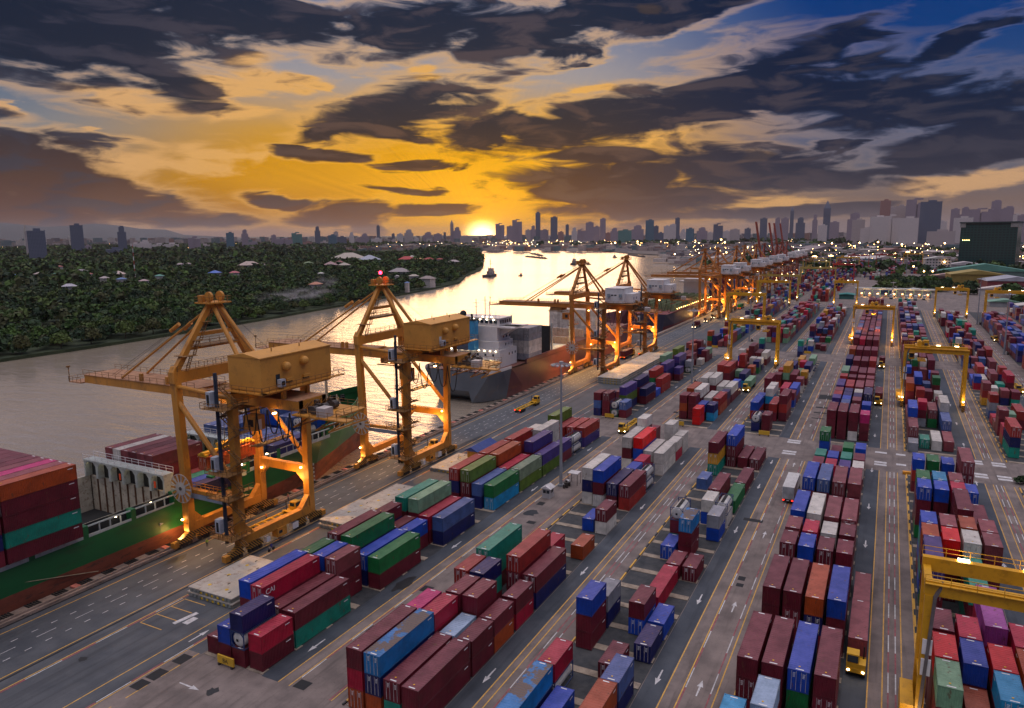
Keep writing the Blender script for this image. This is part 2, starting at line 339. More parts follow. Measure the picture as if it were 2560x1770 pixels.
# right land (port and city) and left land
BANK_R = [(-2500, QY), (1450, QY), (1640, 330), (2049, 562), (2193, 706), (2446, 867), (2868, 1184), (2900, 1330), (3200, 1647), (3700, 2050)]
right = [(-2500, -58000)] + BANK_R + [(80000, 42000), (80000, -58000)]
BANK_L = [(-2500, 330), (60, 398), (208, 403), (258, 404), (301, 407), (393, 417), (547, 442), (666, 464), (750, 481), (830, 505), (966, 576), (1130, 645), (1285, 726), (1650, 930), (1979, 1134), (2934, 1652), (3500, 2010)]
left_ = BANK_L + [(3700, 2060), (80000, 42400), (80000, 88000), (-2500, 88000)]
def land(name, poly, m, ztop, label):
    b = MB(); n = len(poly)
    b.add([(x, y, ztop) for x, y in poly]+[(x, y, -4.5) for x, y in poly], [tuple(range(n))]+[(i, i+n, (i+1) % n+n, (i+1) % n) for i in range(n)])
    o = b.build(name, m); bm = bmesh.new(); bm.from_mesh(o.data); bmesh.ops.triangulate(bm, faces=[f for f in bm.faces if len(f.verts) > 4]); bmesh.ops.recalc_face_normals(bm, faces=bm.faces); bm.to_mesh(o.data); bm.free()
    return struct(o, label)
land('ground', right, M_land, -.02, 'flat port and city ground')
land('far_bank', left_, M_forestfloor, -1.2, 'low wooded river bank')
# port pavement
sheet('yard_pavement', [(-60, 1600, -150, 119.2)], M_conc, 0.0, 'worn concrete yard pavement')
sheet('quay_road', [(66, 1450, 85.2, 119.2), (-60, 66, 87.9, 119.2)], M_quay, .004, 'dark quayside road')
lanes = []; SEC = [(66, 200.5), (222, 366), (389, 640)]
for x0, x1 in SEC:
    lanes += [(x0, x1, 70.3, 73.3), (x0, x1, 43.9, 46.9), (x0, x1, 22.9, 25.8), (x0, x1, -1.0, 2.0), (x0, x1, -23.6, -19.9), (x0, x1, -47, -44.2)]
sheet('truck_lanes', lanes, M_asph, .004, 'dark asphalt truck lanes between the blocks')
slots = []; SLY = [(73.3, 84.9), (47.0, 58.6), (25.9, 37.9), (2.0, 13.8), (-19.8, -7.4), (-42.9, -31.0), (-66.5, -54.5), (-90, -78)]
for x0, x1 in SEC:
    for y0, y1 in SLY: slots.append((x0+.5, x1-.5, y0, y1))
sheet('stacking_slots', slots, M_slot, .008, 'dark stacking slots under the containers')
slabs = []
for x0, x1 in SEC[:2]:
    for y0, y1 in SLY[:6]:
        k = 0
        while x0+.4+k*6.63 < x1-1:
            x = x0+.2+k*6.63; slabs.append((x, x+1.35, y0+.1, y1-.1)); k += 1
b = MB()
for x0, x1, y0, y1 in slabs: b.box(x0, x1, y0, y1, .0, .10)
tag(b.build('plinth_strips', M_slab), 'pale stained concrete strips across the stacking slots', None, None, 'structure')
# markings
Wl, Yl, Rl = [], [], []
def dash(lst, y, x0, x1, on, per, w=.16, off=0.0):
    x = x0+off
    while x < x1: lst.append((x, min(x+on, x1), y-w/2, y+w/2)); x += per
def solid(lst, y, segs, w=.16):
    for a, c in segs: lst.append((a, c, y-w/2, y+w/2))
QS = [(-60, 1440)]
for y in (117.2, 105.0, 102.1): solid(Yl, y, QS, .18)
dash(Wl, 113.6, 40, 700, 1.0, 3.0, .16, .5); dash(Wl, 109.2, 40, 700, 1.0, 3.0, .16)
dash(Wl, 111.5, 40, 700, 3.0, 6.0, .12); 
dash(Wl, 101.75, 40.8, 360, 5.05, 10.1, .16); dash(Rl, 101.75, 35.75, 360, 5.05, 10.1, .3)
solid(Yl, 90.95, [(-60, 360)]); dash(Wl, 88.25, 42, 360, 5.0, 10.1); dash(Rl, 88.25, 47, 360, 5.0, 10.1, .28)
solid(Yl, 87.95, [(-60, 66), (66, 198)], .16); dash(Yl, 85.6, 44, 66, 3.2, 5.2, .16)
for x0, x1 in SEC:
    sg = [(x0, x1)]
    for y in (70.2, 68.25, 60.95, 43.75, 42.6, 22.75, 20.75, 16.5, -1.05, -2.8, -5.15, -6.95, -23.75, -25.4, -27.5, -29.6, -47.2, -49): solid(Yl, y, sg)
    for y in (68.0, 41.35, 40.4, 20.5, 17.2, -3.5, -4.4, -26.0, -27.0, -50.1, -51):
        dash(Wl, y, x0+.2, x1, 5.0, 10.6, .15, 2.0); dash(Rl, y, x0+.2, x1, 5.6, 10.6, .2, 7.0)
    dash(Rl, 61.3, x0, x1, 40, 44, .2)
for x0, x1 in ((67.8, 70.7), (70.7, 73.4), (73.4, 76.1)): Yl.append((x0, x0+.16, 96.2, 101.2))
Yl.append((76.1, 76.26, 96.4, 101.2)); Yl.append((68, 76, 101.1, 101.25))
for xz in (205.0, 207.3, 217.0, 219.2):
    for y0, y1 in ((19.5, 23.0), (-2.7, .2), (-7.2, -4.9), (-30, -27), (-25, -22.2)):
        if random.random() < .9: Wl.append((xz, xz+1.5, y0, y1))
sheet('yellow_lines', Yl, M_yel, .012, 'worn yellow lane lines'); sheet('white_lines', Wl, M_white, .016, 'broken white lane lines'); sheet('red_lines', Rl, M_redl, .012, 'worn red lane dashes')
def arrow(x, y, d, L=3.8, z=.012, ry=0):
    pts = [(-L/2, -.09), (L*.1, -.14), (L*.08, -.42), (L/2, 0), (L*.08, .42), (L*.1, .14), (-L/2, .09)]
    return [(x+d*a, y+c) if not ry else (x-c, y+d*a) for a, c in (pts if d > 0 else pts[::-1])]
arrs = [arrow(69.3, 89.55, 1), arrow(59.9, 80.2, -1, ry=1)]
for x in (75.2, 114.6, 150, 186, 240, 280, 320): arrs.append(arrow(x, 71.7, -1))
for x in (80, 115.1, 150, 185, 250, 290, 330): arrs.append(arrow(x, 45.2, -1))
for x in (90, 114, 146, 175, 196, 240, 275, 310): arrs.append(arrow(x, 24.3, -1)); arrs.append(arrow(x, 18.8, 1))
for x in (150, 172, 200, 236, 262, 290): arrs.append(arrow(x, .6, -1)); arrs.append(arrow(x, -22, 1))
arrs.append([(69.9, 95.7), (73.9, 95.1), (74.0, 95.9), (70, 96.5)]); arrs.append([(70.7, 93.9), (72.8, 93.9), (72.8, 95.0), (70.7, 95.1)])
sheet('painted_arrows', arrs, M_white, .020, 'white painted lane arrows')
# dark plates, oil stains, grooves of the crane rails
pl = [(58.6, 61.0, 85.6, 87.5), (62.8, 65.0, 85.6, 87.5), (56.2, 58.2, 85.6, 87.5), (66.1, 67.9, 65.75, 67.75), (123.9, 125.5, 18.85, 20.05), (121.4, 122.7, 18.7, 19.9), (81.5, 83.5, 65.9, 67.7), (96, 98, 65.9, 67.8), (152, 153.6, 20.1, 24), (141, 143, 65.5, 67), (130.5, 132, 62.6, 64.4), (112.5, 113.8, 34.6, 36), (238, 240, 60.4, 62), (263, 264.6, 60.6, 62.5), (250, 251, 15.5, 19.5), (258, 259.4, 15.5, 19.5), (266, 268, 15.4, 19.6), (281, 289, 15, 20)]
sheet('drain_plates', pl, M_black, .014, 'dark drain covers in the pavement')
sheet('rail_grooves', [(-60, 1440, 104.2, 104.55), (-60, 1440, 118.75, 119.15)], M_black, .010, 'dark crane rail grooves')
def blotch(cx, cy, r, n=14, ex=1.0, seed=1):
    rr = random.Random(seed); return [(cx+math.cos(2*math.pi*i/n)*r*ex*(.6+.6*rr.random()), cy+math.sin(2*math.pi*i/n)*r*(.6+.6*rr.random())) for i in range(n)]
sheet('oil_stains', [blotch(60.5, 76.5, .9, seed=2), blotch(204.5, 30, 2.6, seed=3), blotch(208, 33, 1.6, seed=5), blotch(57.5, 99.5, .7, seed=4), blotch(136, 66, 1.6, ex=1.6, seed=8), blotch(97, 71.5, 1.3, ex=2.6, seed=9), blotch(176, 106, 1.2, ex=9, seed=12), blotch(190, 30, 1.5, seed=6), blotch(86, 115.5, 1.0, ex=3, seed=14)], mat('oil', (.02, .02, .022), .5, .3), .018, 'dark oil stains on the pavement')
# quay edge: kerb beam, fenders
b = MB(); b.box(-60, 1450, 119.25, QY+.35, -4, .45); b.box(-60, 1450, 119.7, 120.0, .45, .8)
x = 0
tag(b.build('quay_wall', mat('quay_concrete', (.26, .19, .15), .85, .3, .8, dirt=(.06, .05, .045), dirtamt=.7, stretch=(.4, 1, 1))), 'raised concrete quay edge along the river', 'quay edge')
b = MB(); b2 = MB(); x = 40
while x < 420:
    b.box(x, x+2.3, QY+.36, QY+.95, -2.6, .2)
    for k in range(5): b.box(x+.2+k*.45, x+.42+k*.45, 120.05, QY+.3, .46, .62)
    x += 4.4
    if int(x/4.4) % 4 == 0: b2.box(x-1.3, x-.2, 120.1, 121.6, .46, .78)
tag(b.build('fender_row', mat('rubber', (.015, .014, .014), .8, .3)), 'black rubber fenders along the quay edge', None, None, 'stuff')
tag(b2.build('bollard_row', mat('bollard_paint', (.5, .16, .12), .6, .3)), 'small red mooring blocks on the quay edge', None, None, 'stuff')
# kerbs with black and yellow paint
mk, t, bb = new_mat('kerb_paint'); gg = N(t, 'ShaderNodeNewGeometry'); ss = N(t, 'ShaderNodeSeparateXYZ'); t.links.new(gg.outputs['Position'], ss.inputs[0])
fr = MA(t, 'GREATER_THAN', MA(t, 'FRACT', MA(t, 'MULTIPLY', ss.outputs[0], .17)), .35)
t.links.new(MIX(t, fr, (.03, .03, .03), (.65, .36, .05)), bb.inputs['Base Color'])
b = MB()
for x0, x1 in SEC:
    for y in (59.0, 38.2, -7.15, -30.6, 14.3): b.box(x0, x1, y-.12, y+.12, .0, .22)
tag(b.build('slot_kerbs', mk), 'black and yellow kerbs beside the blocks', None, None, 'structure')

# ------------------------------------------------------------------ containers
PAL = {'m': (.125, .016, .030), 'h': (.21, .062, .070), 'r': (.30, .040, .032), 'p': (.36, .010, .055), 'P': (.50, .035, .19), 'b': (.008, .085, .36), 'n': (.010, .016, .085),
       'g': (.010, .13, .045), 'G': (.19, .31, .21), 't': (.014, .22, .165), 's': (.075, .125, .26), 'w': (.62, .58, .52), 'W': (.60, .58, .55), 'y': (.52, .30, .035), 'o': (.33, .085, .022),
       'v': (.065, .045, .17), 'k': (.24, .25, .27), 'c': (.015, .26, .42), 'e': (.10, .15, .028), 'E': (.17, .21, .15), 'R': (.60, .008, .012), 'C': (.01, .20, .40), 'l': (.30, .42, .58), 'V': (.30, .085, .28), 'T': (.6, .58, .55)}
CNAME = {'m': 'maroon', 'h': 'faded maroon', 'r': 'brick red', 'p': 'crimson', 'P': 'magenta', 'b': 'blue', 'n': 'navy', 'g': 'green', 'G': 'pale green', 't': 'teal', 's': 'steel blue', 'w': 'cream', 'W': 'white',
         'y': 'mustard yellow', 'o': 'rust orange', 'v': 'indigo', 'k': 'grey', 'c': 'cyan', 'e': 'olive green', 'E': 'grey green', 'R': 'bright red', 'C': 'rusty cyan', 'l': 'pale blue', 'V': 'lilac', 'T': 'white'}
ROWY = {'A': [73.6, 76.5, 79.3, 82.2], 'B': [47.0, 49.9, 52.8, 55.6], 'C': [26.2, 29.1, 32.0, 34.8], 'D': [2.3, 5.2, 8.2, 11.1], 'E': [-10.2, -13.1, -16.0, -18.9], 'F': [-33.9, -36.8, -39.7, -42.6], 'G': [-57.5, -60.4, -63.3, -66.2], 'H': [-81, -84, -87, -90]}
# block, row, start along the quay, length (2 short, 4 long), colours top to bottom (negative: built on its own), for ships also y and deck height
TABLE = [
[0,3,73.1,4,[-6,1,1]], [0,3,66.8,2,[-1]], [0,3,86,2,[-8,1,1]], [0,3,92.9,4,[-1,1,7]], [0,3,105.5,2,[-1,7,1]], [0,3,112.7,4,[-10,1,1]], [0,3,132.8,4,[-3,7,1]], [0,3,146,4,[-3,1,6]],
[0,3,159.3,4,[-3,1,7]], [0,3,171.9,2,[12,1,1]], [0,3,186.1,4,[-19,1,1]], [0,3,222.9,2,[1,11,7]], [0,3,301.2,4,[9,1,1]], [0,3,372.7,2,[25,1]], [0,3,321.8,4,[19,1,1]], [0,3,354,2,[3,1,1]],
[0,3,346.7,2,[2,7,6]], [0,3,237,2,[7,14]], [0,3,263.1,4,[15]], [0,3,276,2,[17,6]], [0,3,282.6,2,[11,7]], [0,3,289.2,2,[11,3]], [0,3,392.6,2,[15,8,15]], [0,3,412.1,4,[6]],
[0,3,425,2,[6,15]], [0,3,431.6,2,[14,11]], [0,3,438.2,2,[1,1,4]], [0,3,444.8,4,[1]], [0,3,457.7,4,[9]], [0,3,470.6,2,[4]], [0,3,506.8,2,[7,7,1]], [0,3,513.4,2,[6,10]],
[0,3,520,2,[8,1,6]], [0,3,526.6,2,[12,2]], [0,3,533.2,2,[1,12]], [0,3,539.8,4,[2,16,1]], [0,3,552.7,4,[16,6,1]], [0,3,565.6,4,[1,2]], [0,3,578.5,4,[12,7,1]], [0,3,591.4,4,[3,11,11]],
[0,3,604.3,4,[1,7]], [0,3,617.2,2,[12,12]], [0,3,623.8,2,[12,4,17]], [0,2,72.7,4,[-4,1,1]], [0,2,66.3,2,[-6,-1]], [0,2,85.9,2,[-6,1,7]], [0,2,93,4,[-8,7,1]], [0,2,106.1,2,[-1,1]],
[0,2,113,4,[-9,1,1]], [0,2,132.9,4,[-19,-1,1]], [0,2,146.2,4,[-15,1,1]], [0,2,170,4,[-12,12,1]], [0,2,185.3,4,[-3,1]], [0,2,223.2,2,[-1,1,1]], [0,2,340.1,2,[15,1,7]], [0,2,354.2,2,[1,1,1]],
[0,2,237.1,4,[2,1]], [0,2,250,2,[11,3]], [0,2,256.6,4,[12]], [0,2,269.5,4,[1]], [0,2,282.4,2,[2,17]], [0,2,289,2,[15,7]], [0,2,295.6,4,[2]], [0,2,321.4,2,[11,3]],
[0,2,327.7,4,[1,11]], [0,2,392.1,4,[7,7]], [0,2,411.6,4,[6]], [0,2,424.5,4,[2,1]], [0,2,437.4,2,[11,6,1]], [0,2,444,2,[2,1,1]], [0,2,450.6,4,[3]], [0,2,507.4,2,[17,10]],
[0,2,514,4,[2,7,3]], [0,2,533.5,2,[1,17,1]], [0,2,540.1,2,[1,1]], [0,2,553.3,2,[1,7]], [0,2,559.9,2,[1,7,1]], [0,2,566.5,2,[7,12]], [0,2,573.1,4,[3,3]], [0,2,586,2,[4,1]],
[0,2,592.6,2,[2,1]], [0,2,599.2,2,[12,11]], [0,2,605.8,2,[2,1,6]], [0,2,619,2,[6,15]], [0,2,625.6,2,[16,2,2]], [0,1,66.2,2,[-7,-25,-1]], [0,1,73.2,4,[-1,1]], [0,1,85.7,2,[-2,-1,-1]],
[0,1,93.1,4,[-6,7]], [0,1,105.9,2,[-6,1]], [0,1,112.4,4,[-4,1]], [0,1,133,4,[-11,7]], [0,1,145.5,4,[-4,1]], [0,1,159.2,4,[-16,1,7]], [0,1,186.3,4,[-3,1]], [0,1,223.6,2,[-25,-25]],
[0,1,232.2,4,[-16,19,7]], [0,1,246.9,4,[-7,1,1]], [0,1,266.1,4,[-3,8,1]], [0,1,282.2,4,[16,7,1]], [0,1,322.1,4,[1,1]], [0,1,302.1,4,[16,7,1]], [0,1,346.5,2,[7,1]], [0,1,314.6,2,[2]],
[0,1,392.2,4,[2]], [0,1,405.1,2,[1,8,1]], [0,1,424.6,2,[8,12,12]], [0,1,431.2,2,[8,8]], [0,1,444.4,2,[14,7]], [0,1,451,4,[14,6]], [0,1,463.9,4,[12,7,6]], [0,1,507.1,4,[10,1,3]],
[0,1,520,2,[1,1]], [0,1,526.6,4,[15,11,1]], [0,1,539.5,4,[16,17,17]], [0,1,552.4,4,[1,10]], [0,1,571.9,2,[7,2]], [0,1,578.5,2,[15,1]], [0,1,585.1,4,[1,1,17]], [0,1,604.6,4,[17,7,2]],
[0,1,617.5,4,[1,9]], [0,0,66.6,2,[-4,-1]], [0,0,73.1,4,[-1,-10]], [0,0,93,4,[-8,-1]], [0,0,112.9,4,[-11,-7]], [0,0,133.4,4,[-8,-18]], [0,0,146.1,4,[-20,-19]], [0,0,158.8,4,[-16,-19]],
[0,0,171.4,2,[-16,1]], [0,0,186.8,4,[-3,-16]], [0,0,178.7,2,[-25,-25]], [0,0,223.6,2,[-11,1]], [0,0,245.6,4,[-7,-1]], [0,0,258.1,2,[6]], [0,0,265.8,4,[-3,3]], [0,0,292.3,2,[16,1]],
[0,0,310.2,2,[17,-25]], [0,0,331.6,2,[12]], [0,0,341.2,2,[1,1]], [0,0,347.6,2,[9,1]], [0,0,393.1,4,[4,2]], [0,0,406,4,[3,15]], [0,0,418.9,4,[11,8]], [0,0,431.8,2,[7]],
[0,0,438.4,2,[9,7]], [0,0,451.6,2,[6]], [0,0,458.2,4,[6,11]], [0,0,471.1,2,[10,17,2]], [0,0,506.9,2,[6,12]], [0,0,513.5,4,[2,1,3]], [0,0,526.4,4,[1,7,1]], [0,0,539.3,2,[2,1,12]],
[0,0,545.9,4,[14,11,10]], [0,0,558.8,2,[2,6,4]], [0,0,565.4,4,[6,2,7]], [0,0,578.3,2,[3,2,1]], [0,0,584.9,2,[1,2]], [0,0,591.5,2,[17,15,16]], [0,0,598.1,4,[1,2,12]], [0,0,611,2,[1,14]],
[0,0,617.6,2,[11,7,6]], [0,0,624.2,2,[8,8,2]], [1,3,66,4,[-1,-4,-15]], [1,3,78.5,2,[-5,1,1]], [1,3,91.9,2,[-3,1,1]], [1,3,98.9,4,[-10,10,1]], [1,3,146.1,4,[-12,-7,-12]], [1,3,173.5,4,[-12,1,12]],
[1,3,185.9,2,[-12,1,12,1]], [1,3,194.4,2,[1,1]], [1,3,231,2,[1,15,1]], [1,3,240.3,4,[15,1,1]], [1,3,260.3,4,[12,1,12]], [1,3,289.1,4,[3,1,1]], [1,3,334,2,[12,6,1]], [1,3,351.7,2,[15,1]],
[1,3,393.1,2,[10,7]], [1,3,308.1,4,[1,2]], [1,3,321,4,[4]], [1,3,419.4,4,[1,1,9]], [1,3,432.3,4,[16,2]], [1,3,445.2,2,[3,3,1]], [1,3,451.8,4,[7,1,1]], [1,3,464.7,2,[1,3]],
[1,3,471.3,2,[16,10]], [1,3,477.9,4,[1,9,3]], [1,3,490.8,2,[3,9,9]], [1,3,497.4,4,[1,1]], [1,3,510.3,2,[1,7,9]], [1,3,516.9,4,[1,11,3]], [1,3,529.8,2,[10,1,2]], [1,3,536.4,2,[1,16]],
[1,3,543,4,[16,7,9]], [1,3,555.9,4,[10,2]], [1,3,568.8,2,[1,3]], [1,3,575.4,4,[3,7,16]], [1,3,588.3,2,[3,2,2]], [1,3,594.9,2,[1,2]], [1,3,601.5,2,[7,2]], [1,3,608.1,2,[7,2]],
[1,2,66,4,[-22,-7,-15]], [1,2,78.4,2,[-4,1,1]], [1,2,85,2,[-1,1,1]], [1,2,92,2,[-7,10,1]], [1,2,145.4,4,[-6,-1,-12]], [1,2,174.1,4,[-21,6,1]], [1,2,231.4,2,[-1,1,1]], [1,2,239.1,4,[-12,1,1]],
[1,2,261.7,4,[-12,1,1]], [1,2,287.4,4,[-3,1,1]], [1,2,320.9,2,[3,3,1]], [1,2,344.6,4,[1,1,1]], [1,2,302.1,2,[1]], [1,2,328.5,2,[2]], [1,2,419.2,4,[1,16,3]], [1,2,432.1,4,[4,11]],
[1,2,445,4,[10,3,2]], [1,2,457.9,2,[1,2,11]], [1,2,464.5,2,[16,4,9]], [1,2,471.1,4,[1,2,7]], [1,2,484,4,[3,1]], [1,2,496.9,4,[7,1,1]], [1,2,509.8,4,[10,2,2]], [1,2,522.7,2,[2,1,1]],
[1,2,529.3,2,[1,7]], [1,2,535.9,4,[1,1,9]], [1,2,548.8,4,[2,16,1]], [1,2,561.7,2,[1,1]], [1,2,568.3,2,[2,1]], [1,2,574.9,4,[3,3,1]], [1,2,587.8,2,[7,10,1]], [1,2,594.4,2,[2,7,1]],
[1,2,613.9,2,[2,2,1]], [1,1,66,4,[-1,10]], [1,1,78.7,2,[-23,1]], [1,1,85,2,[-1,1,7]], [1,1,98.8,4,[-3,-1,1]], [1,1,111.3,2,[-4,1]], [1,1,146.1,4,[-7,1]], [1,1,158.9,2,[6,1]],
[1,1,165.6,2,[4,1]], [1,1,132,2,[-6]], [1,1,192.7,2,[-12,12,1]], [1,1,173.3,4,[-12,4]], [1,1,225.1,2,[-21,21]], [1,1,231.9,2,[6,1]], [1,1,240.6,4,[12,1]], [1,1,261,4,[12,1]],
[1,1,296.1,2,[9,1]], [1,1,329.5,2,[12,9]], [1,1,343.5,4,[1,1]], [1,1,275.5,2,[9]], [1,1,308.2,2,[1]], [1,1,419.3,2,[4,1,1]], [1,1,425.9,4,[1,1,2]], [1,1,438.8,2,[1,2]],
[1,1,445.4,4,[7,11]], [1,1,458.3,4,[11,1,1]], [1,1,471.2,4,[1,2,1]], [1,1,484.1,4,[10,1,2]], [1,1,497,2,[9,1]], [1,1,503.6,2,[2,2,1]], [1,1,510.2,2,[2,7]], [1,1,516.8,4,[9,1]],
[1,1,529.7,4,[3,7,1]], [1,1,542.6,2,[1,1,2]], [1,1,549.2,2,[4,3]], [1,1,555.8,2,[3,1]], [1,1,562.4,4,[4,7,16]], [1,1,575.3,2,[1,2]], [1,1,581.9,4,[1,2,7]], [1,1,594.8,2,[2,9]],
[1,1,601.4,4,[3,1]], [1,0,65.8,4,[-1,-1]], [1,0,84.9,2,[-1,-15]], [1,0,78.6,2,[-1,-1]], [1,0,91.8,2,[-1,-4]], [1,0,98.9,4,[-1,-7]], [1,0,119,2,[-15]], [1,0,146.1,4,[-1,-3]],
[1,0,158.9,2,[-25,-25]], [1,0,131.7,2,[-1,-12]], [1,0,192.3,2,[12,12]], [1,0,185.4,2,[12,4]], [1,0,172.5,4,[-12,-12]], [1,0,232,2,[-7,18]], [1,0,240.9,4,[-3,15]], [1,0,253.3,2,[7,1]],
[1,0,261.2,4,[12,1]], [1,0,273.6,2,[6,1]], [1,0,288.6,4,[7,18]], [1,0,307.6,2,[15,1]], [1,0,329,2,[12,7]], [1,0,321.4,2,[7,8]], [1,0,343.9,4,[12,1]], [1,0,418.9,2,[9,2,9]],
[1,0,425.5,2,[3,9]], [1,0,432.1,4,[2,9,1]], [1,0,445,4,[9,2]], [1,0,457.9,4,[1,1,7]], [1,0,470.8,4,[3,2]], [1,0,483.7,2,[7,1]], [1,0,490.3,4,[1,3]], [1,0,503.2,4,[7,3]],
[1,0,516.1,2,[4,1]], [1,0,522.7,2,[4,2,7]], [1,0,535.9,2,[10,1,1]], [1,0,542.5,2,[1,7]], [1,0,549.1,4,[7,3]], [1,0,562,4,[2,3,10]], [1,0,574.9,4,[1,3]], [1,0,587.8,4,[11,9]],
[1,0,600.7,4,[2,1]], [1,0,613.6,2,[9,2,16]], [2,3,65.9,4,[-22,7]], [2,3,78.7,2,[-4,-25]], [2,3,91.8,2,[-6,-1,-1]], [2,3,98.6,2,[-17,-7]], [2,3,166.6,2,[-11]], [2,3,178.3,4,[-1,-14,-10]],
[2,3,268.8,4,[-1,1,1]], [2,3,240.3,4,[-6,3]], [2,3,252.8,2,[6,1]], [2,3,306,2,[3,25]], [2,3,419.3,2,[10]], [2,3,389.4,2,[7]], [2,3,460.5,2,[1]], [2,3,374.4,2,[10,11,7]],
[2,3,295.2,2,[1,3]], [2,3,425.7,2,[7]], [2,3,432.2,4,[1,7,16]], [2,3,471.2,4,[6,12,2]], [2,3,484.1,2,[4]], [2,3,490.7,2,[4]], [2,3,497.3,4,[3,6,2]], [2,3,523.1,4,[14,4,12]],
[2,3,536,2,[3]], [2,3,549.2,2,[11,15,1]], [2,3,555.8,4,[2,6,8]], [2,3,568.7,4,[11,2,3]], [2,3,581.6,2,[1]], [2,2,72.5,2,[-6]], [2,2,126.2,2,[-6]], [2,2,132.6,2,[-25,1,10]],
[2,2,186.9,4,[-6,-1,-1]], [2,2,253.2,2,[12,18,1]], [2,2,260,2,[12,17,6]], [2,2,225.3,2,[-25,7]], [2,2,297.9,4,[14,9,1]], [2,2,316.5,4,[7,1]], [2,2,350.7,4,[14]], [2,2,394.7,2,[12,6]],
[2,2,429.6,2,[11]], [2,2,445.8,4,[7,3]], [2,2,458.7,2,[17,2,6]], [2,2,465.3,4,[9]], [2,2,478.2,4,[1,2,6]], [2,2,491.1,4,[2,1]], [2,2,504,4,[15,3]], [2,2,516.9,4,[16,4]],
[2,2,529.8,4,[2,3,1]], [2,2,542.7,2,[1]], [2,2,549.3,2,[11,11,7]], [2,2,555.9,4,[1,9]], [2,2,568.8,4,[1,6]], [2,2,581.7,2,[3]], [2,1,106.2,4,[-4]], [2,1,98.7,2,[-1,-6]],
[2,1,85.7,2,[-1]], [2,1,119.3,2,[-1]], [2,1,127.7,2,[-22,-1,-1]], [2,1,146.1,2,[-12,6]], [2,1,152.4,4,[-1,1]], [2,1,187.1,4,[-1]], [2,1,266.9,4,[4,1]], [2,1,240.3,4,[-3,1]],
[2,1,225.8,2,[-1,1]], [2,1,295.2,4,[1,1]], [2,1,328.6,2,[4,1]], [2,1,430.4,2,[1]], [2,1,402.8,2,[1]], [2,1,447.7,2,[11,1]], [2,1,315.2,4,[9]], [2,1,459.2,4,[1,14]],
[2,1,472.1,4,[1,4]], [2,1,485,2,[11,1]], [2,1,491.6,2,[12,3]], [2,1,498.2,2,[2,2]], [2,1,504.8,4,[6]], [2,1,517.7,2,[1,3,1]], [2,1,524.3,4,[1]], [2,1,537.2,2,[1]],
[2,1,543.8,2,[6,12]], [2,1,550.4,2,[6,2]], [2,1,557,2,[9,17,17]], [2,1,563.6,2,[16,1]], [2,1,583.1,2,[2,8,9]], [2,0,99,2,[-6]], [2,0,92.3,2,[-7]], [2,0,78.7,2,[-11,-7]],
[2,0,65.9,4,[-15,1]], [2,0,119.3,2,[-1]], [2,0,145.9,2,[-25,12]], [2,0,138.2,2,[-17,-6]], [2,0,154.7,4,[-8]], [2,0,167.4,4,[-1]], [2,0,186.9,4,[-1]], [2,0,241.3,4,[-1,3,1]],
[2,0,268.5,4,[6,1]], [2,0,337.3,4,[9,-25]], [2,0,317.8,4,[7,12]], [2,0,304.6,2,[14,1]], [2,0,430.5,2,[8]], [2,0,398.2,2,[1]], [2,0,262.1,2,[1,6]], [2,0,289,2,[2,12]],
[2,0,438.1,2,[7]], [2,0,444.7,2,[7,1,4]], [2,0,451.3,2,[12,3]], [2,0,457.9,4,[1,3,2]], [2,0,470.8,4,[12,10,2]], [2,0,483.7,2,[2,12,1]], [2,0,490.3,2,[16,1]], [2,0,496.9,2,[10]],
[2,0,503.5,2,[12,11,12]], [2,0,510.1,4,[1,4]], [2,0,523,2,[1,15,4]], [2,0,529.6,4,[1,1]], [2,0,542.5,2,[11,1]], [2,0,549.1,4,[1]], [2,0,568.6,2,[15,3]], [2,0,575.2,4,[12,1]],
[3,3,85.9,4,[-1,-1,1]], [3,3,106.1,4,[-1,-1,1]], [3,3,72.4,2,[-18,1,1]], [3,3,124.8,2,[-1,1,1]], [3,3,132.1,2,[-2,1,1]], [3,3,139.7,4,[-6,1,1]], [3,3,160.6,4,[-6,1,1]], [3,3,182.5,2,[1,1]],
[3,3,189.8,2,[10,1]], [3,3,203.3,2,[-8,6,1]], [3,3,226.9,4,[-1,1,1]], [3,3,247.9,2,[16,1,1]], [3,3,254.2,2,[3,1,1]], [3,3,260.6,2,[2,1,1]], [3,3,267,4,[16,1,1]], [3,3,287.7,2,[3,1,1]],
[3,3,296,4,[9,1,1]], [3,3,325.4,4,[7,6,1]], [3,3,353.8,4,[15,1,1]], [3,3,393.7,4,[1,1,1]], [3,3,413.4,4,[11,2,1]], [3,3,426.3,4,[1,1,1]], [3,3,439.2,4,[11,2,1]], [3,3,452.1,2,[11,1,7]],
[3,3,458.7,2,[11,11,3]], [3,3,465.3,2,[2,1,3]], [3,3,471.9,2,[11,1,16]], [3,3,478.5,4,[2,2,2]], [3,3,491.4,2,[2,11,1]], [3,3,498,2,[1,3,7]], [3,3,504.6,4,[1,2,16]], [3,3,517.5,2,[3,2,1]],
[3,3,524.1,2,[1,2,2]], [3,3,530.7,2,[1,11,1]], [3,3,537.3,2,[2,2,2]], [3,3,543.9,2,[2,7,2]], [3,3,550.5,4,[11,2,2]], [3,3,563.4,2,[2,2,3]], [3,3,660.9,2,[1,1]], [3,3,667.5,2,[1,2]],
[3,3,674.1,4,[1,2]], [3,2,85.9,4,[-1,-1,1]], [3,2,106,4,[-1,-1,1]], [3,2,77.9,2,[-23,1,1]], [3,2,124.7,2,[-6,1,1]], [3,2,131.6,2,[-4,1,1]], [3,2,139.3,4,[-12,1,1]], [3,2,160.4,4,[-11,1,1]],
